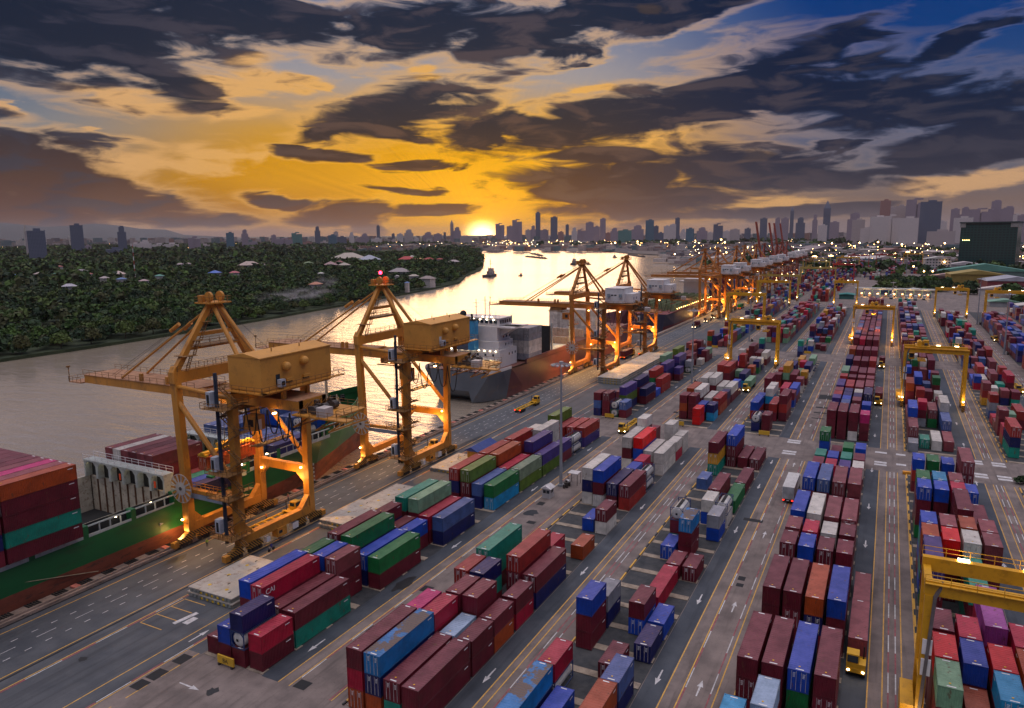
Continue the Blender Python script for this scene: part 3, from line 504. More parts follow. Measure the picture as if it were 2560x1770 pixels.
[3,2,181.9,2,[4,1]], [3,2,189.1,2,[6,1]], [3,2,204.3,2,[1]], [3,2,226.8,4,[-1,1,1]], [3,2,241.2,2,[11,1,1]], [3,2,247.5,2,[6,1,1]], [3,2,253.8,2,[7,1,1]], [3,2,260.2,2,[7,1,1]],
[3,2,266.5,4,[3,1,1]], [3,2,286.7,2,[1,1,1]], [3,2,296.7,4,[1,1,1]], [3,2,322.3,4,[1,1,1]], [3,2,353.3,4,[1,1,1]], [3,2,388.7,4,[4,1,1]], [3,2,401.5,2,[2,2,1]], [3,2,408.1,4,[1,2,2]],
[3,2,421,4,[1,2,1]], [3,2,433.9,2,[1,1,16]], [3,2,440.5,2,[1,2,7]], [3,2,447.1,2,[1,2,7]], [3,2,453.7,2,[1,1,2]], [3,2,460.3,2,[1,1,1]], [3,2,466.9,2,[1,1,2]], [3,2,473.5,2,[2,11,16]],
[3,2,480.1,4,[2,1,7]], [3,2,493,2,[1,2,7]], [3,2,499.6,4,[1,2,1]], [3,2,512.5,2,[2,2,1]], [3,2,519.1,2,[16,1,2]], [3,2,525.7,2,[2,2,16]], [3,2,532.3,2,[1,7,1]], [3,2,538.9,4,[11,2,2]],
[3,2,551.8,2,[2,1,1]], [3,2,558.4,4,[2,1,1]], [3,2,660.3,2,[1,2]], [3,2,666.9,4,[1,2]], [3,2,679.8,2,[1,1]], [3,1,85.9,4,[-6,-8,15]], [3,1,105.5,4,[-15,-7,1]], [3,1,124.5,2,[-1,1,1]],
[3,1,132,2,[-12,1,1]], [3,1,138.9,4,[-2,1,1]], [3,1,159.9,4,[-2,1,1]], [3,1,182,2,[16,1]], [3,1,189.4,2,[10,1]], [3,1,199.2,2,[8,1]], [3,1,226.7,4,[-1,1,12]], [3,1,246.4,2,[2,1,1]],
[3,1,252.7,2,[7,1,1]], [3,1,259.4,2,[12,1,1]], [3,1,266.4,4,[2,1,1]], [3,1,287,2,[2,1,1]], [3,1,294.5,4,[1,1,1]], [3,1,322.3,4,[1,1,1]], [3,1,353,4,[1,1,1]], [3,1,388.9,4,[1,1,1]],
[3,1,401.3,2,[1,11,2]], [3,1,407.7,4,[1,1,2]], [3,1,420.2,2,[1,11,2]], [3,1,426.8,4,[7,7,2]], [3,1,439.7,4,[1,2,1]], [3,1,452.6,4,[1,1,11]], [3,1,465.5,4,[1,1,2]], [3,1,478.4,2,[1,1,2]],
[3,1,485,2,[1,11,1]], [3,1,491.6,2,[1,1,1]], [3,1,498.2,4,[1,1,1]], [3,1,511.1,2,[3,1,11]], [3,1,517.7,4,[1,7,3]], [3,1,530.6,2,[1,1,2]], [3,1,537.2,4,[2,1,3]], [3,1,550.1,2,[2,11,1]],
[3,1,556.7,4,[2,1,2]], [3,1,660.7,4,[2,2]], [3,1,673.6,2,[2,2]], [3,1,680.2,2,[1,1]], [3,0,86,4,[-1,-1,1]], [3,0,106.1,4,[-6,-1,1]], [3,0,124.6,2,[-1,1,1]], [3,0,132.5,2,[-1,1,1]],
[3,0,138.8,4,[-2,1,1]], [3,0,160.2,4,[-2,1,1]], [3,0,182.5,2,[12,1]], [3,0,189.5,2,[1,1]], [3,0,199.6,2,[6,1]], [3,0,227.6,2,[-5,1,1]], [3,0,240.8,2,[6,1,1]], [3,0,254.8,4,[-7,7,1]],
[3,0,268.7,4,[2,1,1]], [3,0,286.7,2,[2,1,1]], [3,0,295.2,4,[2,1,1]], [3,0,323.6,4,[3,1,1]], [3,0,353.5,4,[1,1,1]], [3,0,388.2,4,[1,1,1]], [3,0,400.9,2,[1,2,1]], [3,0,407.5,4,[2,16,7]],
[3,0,420.4,4,[3,1,2]], [3,0,433.3,4,[11,7,2]], [3,0,446.2,4,[2,2,1]], [3,0,459.1,4,[2,1,11]], [3,0,472,2,[1,2,11]], [3,0,478.6,2,[1,2,2]], [3,0,485.2,2,[7,2,3]], [3,0,491.8,2,[2,2,11]],
[3,0,498.4,2,[2,2,2]], [3,0,505,2,[2,2,2]], [3,0,511.6,2,[1,3,3]], [3,0,518.2,4,[11,2,2]], [3,0,531.1,2,[16,2,1]], [3,0,537.7,4,[1,11,1]], [3,0,550.6,2,[2,7,1]], [3,0,557.2,2,[11,11,2]],
[3,0,563.8,2,[3,1,1]], [3,0,660.2,4,[1,1]], [3,0,673.1,2,[1,1]], [3,0,679.7,2,[1,2]], [4,0,157.5,2,[-6,-1,1,8]], [4,0,163.8,2,[-8,1,7,1]], [4,0,138,2,[-6,10,6,1]], [4,0,131.7,2,[-15,1,10,6]],
[4,0,118,4,[-16,-1,-1,-8]], [4,0,186.4,2,[-6,3,1]], [4,0,99.7,2,[-1,1,1,1]], [4,0,92.8,2,[-21,1,1,1]], [4,0,86.4,2,[-9,1,1,1]], [4,0,221.4,2,[-17]], [4,0,227.8,4,[-2,1]], [4,0,240.2,4,[-6,2,1]],
[4,0,280.6,4,[15,1,1]], [4,0,318,2,[6,1,1]], [4,0,333.8,2,[6,7]], [4,0,394.1,4,[1,1,1]], [4,0,429.8,4,[1,1,1]], [4,0,253.3,4,[1]], [4,0,266.2,2,[1]], [4,0,343.4,2,[1,7]],
[4,0,350,2,[10,2,1]], [4,0,356.6,4,[2,2,7]], [4,0,369.5,2,[1,16,3]], [4,0,376.1,2,[2,12,2]], [4,0,382.7,2,[2,3]], [4,0,408.8,2,[10,2]], [4,0,415.4,2,[7,2,12]], [4,0,422,2,[12,2,7]],
[4,0,442.2,2,[7,1,3]], [4,0,448.6,2,[12,3]], [4,0,455,2,[7,16]], [4,0,461.4,4,[2,1,3]], [4,0,474.2,2,[2,1]], [4,0,480.8,4,[3,3]], [4,0,493.7,2,[7,12,12]], [4,0,500.3,4,[2,2]],
[4,0,513.2,2,[2,3]], [4,0,519.8,4,[7,2,3]], [4,0,532.7,2,[2,7,1]], [4,0,539.3,2,[1,3,2]], [4,0,545.9,4,[1,12]], [4,0,558.8,2,[16,2,2]], [4,0,565.4,2,[3,2]], [4,0,572,2,[7,2,3]],
[4,0,578.6,4,[2,3]], [4,0,591.5,4,[2,12]], [4,0,604.4,2,[2,7]], [4,0,611,2,[2,7,1]], [4,0,617.6,4,[1,12]], [4,0,630.5,2,[2,12]], [4,0,637.1,4,[10,12,1]], [4,1,157.6,2,[-6,-1,7,1]],
[4,1,164,2,[-18,1,1,1]], [4,1,137.8,2,[-2,3,1,1]], [4,1,131.2,2,[-21,-1,-1,-1]], [4,1,186.5,2,[-8,1,1]], [4,1,98.9,2,[-4,1,1,1]], [4,1,92.6,2,[-6,1,1,1]], [4,1,86.2,2,[-15,1,1]], [4,1,252.8,2,[4,1,17]],
[4,1,294.1,4,[6,1,1]], [4,1,272.6,2,[3,1,1]], [4,1,336.2,2,[8,1,1]], [4,1,399.6,2,[2,1,1]], [4,1,413.3,2,[14,1,1]], [4,1,455.2,4,[16,1,1]], [4,1,481.5,2,[1,1,1]], [4,1,496.7,4,[11,1,1]],
[4,1,533.1,4,[11,6,1]], [4,1,600.3,4,[12,17,8]], [4,1,226.7,2,[-10]], [4,1,259.1,2,[12]], [4,1,350.4,2,[12,10,1]], [4,1,357,4,[2,10,1]], [4,1,369.9,2,[1,3]], [4,1,376.5,4,[12,7]],
[4,1,421.8,2,[3,7,7]], [4,1,428.4,4,[7,3]], [4,1,441.3,2,[2,2,16]], [4,1,467.6,2,[12,1,1]], [4,1,487.9,2,[16,2,7]], [4,1,513,4,[12,3,7]], [4,1,551.7,2,[2,3,7]], [4,1,558.3,2,[12,2]],
[4,1,564.9,4,[2,2,12]], [4,1,577.8,2,[10,2,2]], [4,1,584.4,4,[3,2]], [4,1,617.1,2,[3,2,2]], [4,1,623.7,2,[2,7,12]], [4,1,630.3,4,[7,7]], [4,1,643.2,2,[12,3]], [4,2,158.2,2,[-4,1,1,1]],
[4,2,145.3,4,[-1,1,1,1]], [4,2,164.5,2,[-2,1,1,1]], [4,2,138.1,2,[-15,1,1,1]], [4,2,131.3,2,[-12,1,1,1]], [4,2,185.6,2,[-6,1,1]], [4,2,118.9,4,[-10,-1,10]], [4,2,101.7,4,[-24,4,1,10]], [4,2,92.7,2,[-21,1,1,1]],
[4,2,86.4,2,[-18,1,6,1]], [4,2,252.6,4,[-2,8]], [4,2,225.5,4,[-12]], [4,2,298.9,2,[11,1]], [4,2,284.3,2,[1,1]], [4,2,413.5,2,[1,1,1]], [4,2,434.5,2,[10,1,1]], [4,2,457.8,4,[11,1,1]],
[4,2,481.3,2,[3,1,1]], [4,2,509.6,4,[16,1,1]], [4,2,534.5,4,[1,1,1]], [4,2,578.8,4,[11,6,1]], [4,2,611.1,4,[11,7,1]], [4,2,330.4,2,[2,2]], [4,2,337,2,[12,12,2]], [4,2,343.6,4,[1,3,3]],
[4,2,356.5,2,[1,1,7]], [4,2,363.1,4,[2,7]], [4,2,376,2,[1,1]], [4,2,382.6,4,[16,1]], [4,2,395.5,4,[7,3]], [4,2,421.3,4,[12,7]], [4,2,440.9,4,[2,10]], [4,2,473.2,2,[3,7]],
[4,2,493,2,[1,1,2]], [4,2,525.4,2,[2,2,7]], [4,2,558.1,2,[1,10]], [4,2,564.7,4,[1,12,2]], [4,2,591.2,4,[7,12]], [4,2,629.2,2,[12,1]], [4,2,635.8,2,[10,3]], [4,2,642.4,2,[10,1,2]],
[4,3,166.4,2,[-6,1,1]], [4,3,137.9,2,[-2,1,1,1]], [4,3,131.5,2,[-2,-1,-1,1]], [4,3,145.7,4,[-1,1,1]], [4,3,177.1,4,[-2,-1,1,1]], [4,3,99.3,2,[-4,1,1,1]], [4,3,92.9,2,[-15,3,1,1]], [4,3,251.5,4,[-12,11,7]],
[4,3,239.1,4,[-11,7]], [4,3,226.2,4,[-2]], [4,3,297.5,2,[8,1,1]], [4,3,307.9,2,[1,1,1]], [4,3,281.6,2,[12,1]], [4,3,270.6,2,[1,1]], [4,3,335.2,4,[1,1,1]], [4,3,323.6,2,[6,1]],
[4,3,417.1,2,[2,1,1]], [4,3,408,2,[10,1,1]], [4,3,457.8,4,[16,7,1]], [4,3,427.6,4,[2,1,1]], [4,3,512.9,2,[12,1,1]], [4,3,472.7,2,[10,1,1]], [4,3,490.7,4,[12,2,1]], [4,3,532,4,[1,1,1]],
[4,3,602.2,2,[9,1]], [4,3,562.2,4,[12,12,7]], [4,3,609.9,4,[1,1,1]], [4,3,350,2,[1,2,3]], [4,3,356.6,4,[1,2,10]], [4,3,369.5,4,[3,3,7]], [4,3,382.4,2,[7,1]], [4,3,389,2,[12,7]],
[4,3,395.6,2,[1,1,1]], [4,3,440.9,4,[2,1,2]], [4,3,479.9,2,[3,3]], [4,3,525.5,2,[1,7]], [4,3,545.3,2,[2,3]], [4,3,584.3,2,[10,16,2]], [4,3,623.3,2,[2,2]], [4,3,629.9,2,[10,3]],
[4,3,636.5,2,[12,2]], [4,3,643.1,2,[1,16]], [5,0,227.1,4,[-3,-7,-10]], [5,0,250.7,2,[-2,1,1]], [5,0,263.9,2,[4]], [5,0,257.1,2,[2]], [5,0,240,2,[4,15]], [5,0,273.6,2,[-3,17,11]],
[5,0,294.1,2,[2,3,14]], [5,0,322.3,2,[6,4]], [5,0,430,2,[6,10,10]], [5,0,535.1,4,[12,1,1]], [5,0,491.1,2,[4,1,7]], [5,0,330,4,[6]], [5,0,342.9,4,[1]], [5,0,368.7,4,[7,11]],
[5,0,381.6,4,[3,12]], [5,0,394.5,2,[14]], [5,0,401.1,4,[3]], [5,0,414,2,[12,8,9]], [5,0,440.1,4,[1]], [5,0,453,2,[6]], [5,0,459.6,2,[1,1,1]], [5,0,478.7,4,[1,12,4]],
[5,0,557.1,4,[1,9,2]], [5,1,258.2,2,[9,1]], [5,1,370,2,[2,1]], [5,1,300.3,2,[12,1]], [5,1,463.7,2,[4,1,1]], [5,1,510.5,2,[2,7]], [5,1,495,2,[10,14]], [5,1,331.1,4,[12]],
[5,1,344,4,[3,14]], [5,1,356.9,2,[1]], [5,1,363.5,2,[11]], [5,1,376.7,2,[17]], [5,1,396.2,4,[15,1]], [5,1,409.1,2,[7,2,3]], [5,1,422.3,2,[1]], [5,1,435.5,2,[15]],
[5,1,442.1,2,[7,3,2]], [5,1,448.7,2,[14,1,17]], [5,1,481.4,4,[8]], [5,1,501.4,2,[1,1]], [5,1,520.7,4,[6,3,11]], [5,1,533.6,2,[8,7]], [5,1,540.2,4,[2,3,11]], [5,1,553.1,2,[12,1]],
[5,1,566.3,2,[11,1]], [5,2,261.5,4,[-3,1]], [5,2,296.7,2,[2,7]], [5,2,309.1,2,[10,14]], [5,2,328.5,4,[2,1]], [5,2,358,2,[12]], [5,2,493.6,4,[10,25,1]], [5,2,551.1,2,[8,1]],
[5,2,581.5,2,[12,1]], [5,2,343.1,2,[16]], [5,2,349.7,2,[11]], [5,2,369.5,2,[11,6]], [5,2,376.1,2,[1,3,2]], [5,2,382.7,2,[12,7]], [5,2,389.3,4,[7,17,1]], [5,2,402.2,4,[1]],
[5,2,421.7,4,[1,7]], [5,2,434.6,2,[2,7,2]], [5,2,441.2,2,[3,1]], [5,2,467.3,4,[2,3]], [5,2,518.9,2,[1,2,2]], [5,2,525.5,4,[1,12]], [5,2,538.4,4,[1,6]], [5,3,310.5,4,[-4,1,6]],
[5,3,392.3,4,[2,7]], [5,3,441.9,2,[7,10]], [5,3,409,2,[1,1,1]], [5,3,359.9,4,[2,1]], [5,3,295.2,2,[1,10]], [5,3,339.1,2,[6]], [5,3,548.7,2,[4,1]], [5,3,523.6,2,[12,1,1]],
[5,3,582.9,2,[12,1]], [5,3,555.1,2,[1,1,1]], [5,3,492.6,2,[1]], [5,3,460.9,2,[2,1]], [5,3,330.5,2,[3,7,7]], [5,3,376.1,4,[3,1,2]], [5,3,421.7,4,[3,3]], [5,3,448.2,4,[10,2,11]],
[5,3,473.3,4,[4,3,2]], [5,3,499.1,2,[9,8,3]], [5,3,505.7,2,[2]], [5,3,531.8,2,[2,10,1]], [5,3,564.5,2,[3,1]], [6,3,476,4,[2,1,1]], [6,3,335.8,4,[2,17,7]], [6,3,348.7,2,[11,1]],
[6,3,355.3,4,[1,17]], [6,3,368.2,4,[1,11]], [6,3,381.1,4,[1,2,16]], [6,3,394,4,[7,6,6]], [6,3,406.9,4,[7,1,1]], [6,3,419.8,2,[16,1]], [6,3,426.4,4,[11,1]], [6,3,439.3,2,[16,11]],
[6,3,445.9,2,[2,1]], [6,3,452.5,2,[2,1]], [6,3,459.1,4,[3,7]], [6,3,491.5,2,[1,17]], [6,3,498.1,2,[6,2,2]], [6,3,504.7,2,[7,7,1]], [6,3,511.3,4,[3,7,6]], [6,3,524.2,4,[1,2,7]],
[6,3,543.7,4,[17,1,7]], [6,1,462.4,4,[6,7,1]], [6,1,335.8,2,[16,1]], [6,1,342.4,2,[6,2]], [6,1,349,2,[1,7]], [6,1,355.6,2,[11,6]], [6,1,362.2,2,[1,11]], [6,1,368.8,4,[6,1,1]],
[6,1,381.7,2,[1,1,2]], [6,1,388.3,2,[1,17]], [6,1,394.9,2,[2,1]], [6,1,401.5,2,[3,1,2]], [6,1,408.1,2,[2,7,11]], [6,1,414.7,4,[7,1]], [6,1,427.6,2,[16,1,2]], [6,1,434.2,2,[1,1]],
[6,1,440.8,4,[11,1,2]], [6,1,453.7,2,[1,1]], [6,1,479.8,4,[2,7]], [6,1,492.7,4,[11,6,11]], [6,1,505.6,4,[7,2]], [6,1,518.5,2,[3,16,17]], [6,1,525.1,2,[16,1]], [6,1,531.7,4,[3,1]],
[6,1,544.6,4,[2,1,2]], [6,2,510.9,4,[3,1,1]], [6,2,551.7,4,[1,1,1]], [6,2,336.4,4,[16,16]], [6,2,349.3,2,[1,6]], [6,2,355.9,2,[2,16,1]], [6,2,362.5,4,[1,1]], [6,2,375.4,2,[6,6,7]],
[6,2,382,4,[1,16,6]], [6,2,394.9,2,[11,6]], [6,2,401.5,4,[2,7]], [6,2,414.4,2,[2,2]], [6,2,421,4,[2,17]], [6,2,433.9,4,[6,1,1]], [6,2,446.8,2,[6,6,7]], [6,2,453.4,4,[11,7,17]],
[6,2,466.3,4,[7,1,2]], [6,2,479.2,2,[1,7,7]], [6,2,485.8,4,[6,11]], [6,2,498.4,4,[16,11,2]], [6,2,524.5,4,[1,3,17]], [6,2,537.4,4,[2,7]], [6,0,335.4,4,[6,1]], [6,0,348.3,2,[16,6,1]],
[6,0,354.9,2,[1,3,16]], [6,0,361.5,4,[2,3]], [6,0,374.4,4,[16,3,3]], [6,0,400.2,2,[6,7,16]], [6,0,406.8,4,[6,1]], [6,0,419.7,2,[6,1]], [6,0,426.3,2,[1,17,1]], [6,0,432.9,2,[1,1]],
[6,0,439.5,2,[1,2,7]], [6,0,446.1,4,[2,16,3]], [6,0,459,2,[17,16]], [6,0,465.6,4,[1,1]], [6,0,478.5,4,[2,7,1]], [6,0,491.4,2,[7,1,17]], [6,0,498,4,[2,6,17]], [6,0,510.9,2,[6,11,2]],
[6,0,517.5,4,[2,1]], [6,0,530.4,4,[6,2,1]], [6,0,543.3,2,[1,6,17]], [6,0,549.9,2,[2,16,7]], [7,0,471,2,[11]], [7,0,477.6,2,[4,1,7]], [7,0,490.8,4,[11,2]], [7,0,516.6,4,[7,14,1]],
[7,0,529.5,4,[2,1,15]], [7,0,542.4,2,[3,12,17]], [7,0,549,4,[2,16]], [7,0,561.9,4,[6]], [7,0,574.8,2,[17,3]], [7,0,594.3,2,[1,2,16]], [7,0,600.9,4,[11,16,3]], [7,0,620.4,2,[12,1]],
[7,0,627,4,[16,1,2]], [7,1,471.4,4,[1]], [7,1,510.1,2,[12]], [7,1,516.7,2,[1,1,12]], [7,1,575.2,2,[4,7,11]], [7,1,581.8,2,[6,1,16]], [7,1,588.4,2,[1,3,12]], [7,1,628,2,[1]],
[7,2,470.8,2,[9,11,3]], [7,2,477.4,4,[1]], [7,2,490.3,2,[12]], [7,2,496.9,2,[1,6]], [7,2,503.5,2,[6,4]], [7,2,536.2,4,[14]], [7,2,549.1,2,[1,3]], [7,2,555.7,4,[3,1]],
[7,2,568.6,2,[8,12]], [7,2,575.2,2,[3,3,6]], [7,2,607.6,2,[4,1,10]], [7,3,470.9,4,[2]], [7,3,509.6,2,[11,7]], [7,3,516.2,2,[6,17,17]], [7,3,529.4,2,[2,6,6]], [7,3,555.5,2,[14,14,12]],
[7,3,562.1,4,[12,10,1]], [7,3,575,2,[11]], [7,3,581.6,4,[1,2,2]], [7,3,594.5,2,[1,7,7]], [7,3,607.7,2,[3,3,1]], [7,3,620.9,2,[2,2]], [8,0,60.2,4,[-15,-1,-1,-10,-1],121,8.7], [8,0,60.2,4,[-2,1,1,7,1],123.55,8.7],
[8,0,60.2,4,[-5,1,1,7,1],126.1,8.7], [8,0,60.2,4,[-2,1,1,7,1],128.65,8.7], [8,0,60.2,4,[-1,1,1,7,1],131.2,8.7], [8,0,60.2,4,[1,1,1,7,1],133.75,8.7], [8,0,60.2,4,[1,1,1,7,1],136.3,8.7], [8,0,60.2,4,[1,1,1,7,1],138.85,8.7], [8,0,60.2,4,[1,1,1,7,1],141.4,8.7], [8,0,60.2,4,[1,1,1,7,1],143.95,8.7],
[8,0,60.2,4,[1,1,1,7,1],146.5,8.7], [8,0,47.6,4,[2,1,1,7,1],121,8.7], [8,0,47.6,4,[1,1,1,7,1],123.55,8.7], [8,0,47.6,4,[1,1,1,7,1],126.1,8.7], [8,0,47.6,4,[2,1,1,7,1],128.65,8.7], [8,0,47.6,4,[1,1,1,7,1],131.2,8.7], [8,0,47.6,4,[1,1,1,7,1],133.75,8.7], [8,0,47.6,4,[2,1,1,7,1],136.3,8.7],
[8,0,47.6,4,[1,1,1,7,1],138.85,8.7], [8,0,47.6,4,[1,1,1,7,1],141.4,8.7], [8,0,47.6,4,[2,1,1,7,1],143.95,8.7], [8,0,47.6,4,[1,1,1,7,1],146.5,8.7], [9,0,94.2,4,[-2,-1,-1],131.4,7.8], [9,0,94.2,4,[-2,10,1],133.95,7.8], [9,0,94.2,4,[-1,11,1],136.5,7.8], [9,0,94.2,4,[-2,1,1],139.05,7.8],
[9,0,94.2,4,[-12,6,1],141.6,7.8], [9,0,94.2,4,[-2,1,1],144.15,7.8], [9,0,94.2,4,[-7],121.2,7.6], [9,0,94.2,4,[-6],123.75,7.6], [9,0,94.2,4,[-10],126.3,7.6], [9,0,94.2,4,[-2],128.85,7.6], [10,0,118.5,4,[-7],122.5,9.8], [10,0,118.5,4,[-11],125.05,9.8],
[10,0,118.5,4,[-11],127.6,9.8], [10,0,118.5,4,[-11],130.15,9.8], [10,0,118.5,4,[-11],132.7,9.8], [10,0,118.5,4,[-11],135.25,9.8], [10,0,118.5,4,[-11,7],137.8,9.8], [10,0,118.5,4,[-11,7],140.35,9.8], [10,0,118.5,4,[-11,7],142.9,9.8], [10,0,132.5,4,[-25,-25],128,9.8],
[10,0,132.5,4,[-11,6],130.55,9.8], [10,0,132.5,4,[-11,6],133.1,9.8], [10,0,132.5,4,[-11,6,7],135.65,9.8], [10,0,132.5,4,[-11,6,7],138.2,9.8], [10,0,132.5,4,[-11,6,7],140.75,9.8], [10,0,132.5,4,[-11,6,7],143.3,9.8], [11,0,262,4,[-17,-17,12,12,17],127.5,9.5], [11,0,262,4,[17,17,12,12,17],130.05,9.5],
[11,0,262,4,[17,17,12,12,17],132.6,9.5], [11,0,262,4,[17,17,12,12,17],135.15,9.5], [11,0,262,4,[17,17,12,12,17],137.7,9.5], [11,0,262,4,[17,17,12,12,17],140.25,9.5], [11,0,262,4,[17,12,12],142.8,9.5], [11,0,262,4,[17,12,12],145.35,9.5], [11,0,262,4,[17,12,12],147.9,9.5], [11,0,262,4,[17,12,12],150.45,9.5],
[12,0,338,4,[13,13,13,13],128,12], [12,0,338,4,[13,13,13,13],130.5,12], [12,0,338,4,[13,13,13,13],133,12], [12,0,338,4,[13,13,13,13],135.5,12], [12,0,338,4,[13,13,13,13],138,12], [12,0,338,4,[13,13,13,13],140.5,12], [12,0,338,4,[13,13,13,13],143,12], [12,0,338,4,[13,13,13,13],145.5,12],
[12,0,338,4,[13,13,13,13],148,12], [12,0,338,4,[13,13,13,13],150.5,12],
]
CODES = 'mhrpPbngGtswWyovkceERClVT'
KEYS = ['A', 'B', 'C', 'D', 'E', 'F', 'G', 'H', 'S1', 'S2', 'S3', 'S4', 'S5']
M_frame = container_mat('container_frame')
M_plate = mat('white_stencil', (.72, .70, .70), .5, .1); M_plateY = mat('yellow_sticker', (.75, .42, .02), .5, .1)
M_rod = mat('lock_rods', (.42, .38, .38), .5, .3)
CW = 2.438
def corrug(b, L, Hh, side, z0=.16, z1=None, pitch=.28, d=.045):
    """one long side at y = side*CW/2, ribs pushed inwards"""
    z1 = z1 or Hh-.10; n = int(L/pitch); x = -L/2+.10; w = (L-.20)/n; vs = []; y = side*(CW/2-.012)
    for i in range(n):
        for fx, dd in ((0, 0), (.30, 0), (.50, 1), (.80, 1)): vs.append((x+(i+fx)*w, y-side*dd*d))
    vs.append((L/2-.10, y)); k = len(vs)
    b.add([(a, c, z0) for a, c in vs]+[(a, c, z1) for a, c in vs], [((i, i+1, i+1+k, i+k) if side < 0 else (i+1, i, i+k, i+1+k)) for i in range(k-1)])
def corrug_end(b, L, Hh, sgn, pitch=.25, d=.045):
    n = int(CW/pitch); w = (CW-.20)/n; vs = []; x = sgn*(L/2-.012)
    for i in range(n):
        for fx, dd in ((0, 0), (.30, 0), (.50, 1), (.80, 1)): vs.append((x-sgn*dd*d, -CW/2+.10+(i+fx)*w))
    vs.append((x, CW/2-.10)); k = len(vs)
    b.add([(a, c, .16) for a, c in vs]+[(a, c, Hh-.10) for a, c in vs], [((i+1, i, i+k, i+1+k) if sgn < 0 else (i, i+1, i+1+k, i+k)) for i in range(k-1)])
def corrug_roof(b, L, Hh, pitch=.46, d=.035):
    n = int(L/pitch); w = (L-.16)/n; vs = []; z = Hh-.012
    for i in range(n):
        for fx, dd in ((0, 0), (.42, 0), (.55, 1), (.87, 1)): vs.append((-L/2+.08+(i+fx)*w, z-dd*d))
    vs.append((L/2-.08, z)); k = len(vs)
    b.add([(a, -CW/2+.07, c) for a, c in vs]+[(a, CW/2-.07, c) for a, c in vs], [(i, i+1, i+1+k, i+k) for i in range(k-1)])
CM = {}
def container_meshes(L, Hh, doors):
    key = (L, Hh, doors)
    if key in CM: return CM[key]
    b = MB()
    for s in (-1, 1): corrug(b, L, Hh, s)
    corrug_roof(b, L, Hh); corrug_end(b, L, Hh, 1)
    if not doors: corrug_end(b, L, Hh, -1)
    b.add([(-L/2+.1, -CW/2+.1, .1), (L/2-.1, -CW/2+.1, .1), (L/2-.1, CW/2-.1, .1), (-L/2+.1, CW/2-.1, .1)], [(0, 3, 2, 1)])
    body = b.mesh('container_body', MC)
    f = MB().use(M_frame); a = L/2; c = CW/2
    for sx_ in (-1, 1):
        for sy_ in (-1, 1):
            f.box(min(sx_*a, sx_*(a-.13)), max(sx_*a, sx_*(a-.13)), min(sy_*c, sy_*(c-.13)), max(sy_*c, sy_*(c-.13)), 0, Hh)
            for z in (0, Hh-.12): f.box(min(sx_*(a+.008), sx_*(a-.17)), max(sx_*(a+.008), sx_*(a-.17)), min(sy_*(c+.008), sy_*(c-.16)), max(sy_*(c+.008), sy_*(c-.16)), z-(.004 if z == 0 else 0), z+.124)
        xa, xb = sorted((sx_*(a-.002), sx_*(a-.10))); f.box(xa, xb, -c+.13, c-.13, Hh-.11, Hh-.006); f.box(xa, xb, -c+.13, c-.13, .02, .17)
    for sy_ in (-1, 1):
        ya, yb = sorted((sy_*(c-.002), sy_*(c-.075))); f.box(-a+.13, a-.13, ya, yb, Hh-.10, Hh-.006); f.box(-a+.13, a-.13, ya, yb, .02, .17)
    fr = f.mesh('corner_frame')
    p = MB().use(M_plate); p.box(-a+.22, -a+.40, -.55, .35, Hh, Hh+.012); p.box(a-.42, a-.24, -.3, .5, Hh, Hh+.012)
    p.use(M_plateY); p.box(-a+.85, -a+1.05, -.1, .1, Hh, Hh+.012)
    for s in (-1, 1):
        p.use(M_plate); p.box(a-1.5, a-.6, min(s*c, s*(c+.010)), max(s*c, s*(c+.010)), Hh-.55, Hh-.42)
    pm = p.mesh('roof_stencil')
    dm = None
    if doors:
        d = MB().use(MC); d.box(-a+.01, -a+.06, -c+.13, -.012, .17, Hh-.11)
        for z in (.45, .95, 1.45, 1.95): d.box(-a-.004, -a+.01, -c+.2, -.06, z, z+.28)
        d.use(M_rod)
        for y in (-.34, -.86): d.box(-a-.045, -a-.012, y-.025, y+.025, .2, Hh-.14)
        d.use(M_plate)
        for k in range(4): d.box(-a-.016, -a-.005, -.76+.02*k, -.46, Hh-.42-k*.16, Hh-.36-k*.16)
        dm = d.mesh('door')
    CM[key] = (body, fr, pm, dm); return CM[key]
d2cache = {}
def jitter(c, k, rr):
    base_ = PAL[c]; s = 1+rr.uniform(-.16, .18); t = rr.uniform(-.03, .05)
    mx = max(base_); return tuple(max(.003, min(.9, (v*(v/mx)**.35*s*1.18 if mx < .55 or c == 'R' else v*s)+(t*.1 if v > .1 else 0))) for v in base_)
crr = random.Random(3)
def put_container(x, y, z, L, Hh, col, doors, label, group):
    body, fr, pm, dm = container_meshes(L, Hh, doors)
    o = bpy.data.objects.new('shipping_container', body); COL.objects.link(o); o.location = (x, y, z); o.rotation_euler.z = crr.uniform(-.0015, .0015)
    rust = 1.0-crr.random()**3*.30
    if col == 'C': rust = 0.0
    if col in 'l': rust = .6
    cc = (*jitter(col, 0, crr), rust); o.color = cc
    f = bpy.data.objects.new('corner_frame', fr); COL.objects.link(f); f.parent = o; f.color = (*[v*.8 for v in cc[:3]], max(0, rust-.25))
    q = bpy.data.objects.new('roof_stencil', pm); COL.objects.link(q); q.parent = o
    if dm:
        d1 = bpy.data.objects.new('door', dm); COL.objects.link(d1); d1.parent = o; d1.color = cc
        d2 = bpy.data.objects.new('door', dm); COL.objects.link(d2); d2.parent = o; d2.color = cc; d2.location = (0, CW/2-.12, 0)
    tag(o, label, 'container', group); return o
M_tank = mat('tank_shell', (.55, .53, .50), .35, .15, .8, dirt=(.2, .17, .15), dirtamt=.4); M_tankframe = mat('tank_frame', (.03, .05, .14), .5, .3)
M_tankframe2 = mat('tank_frame_green', (.03, .12, .06), .5, .3)
TK = {}
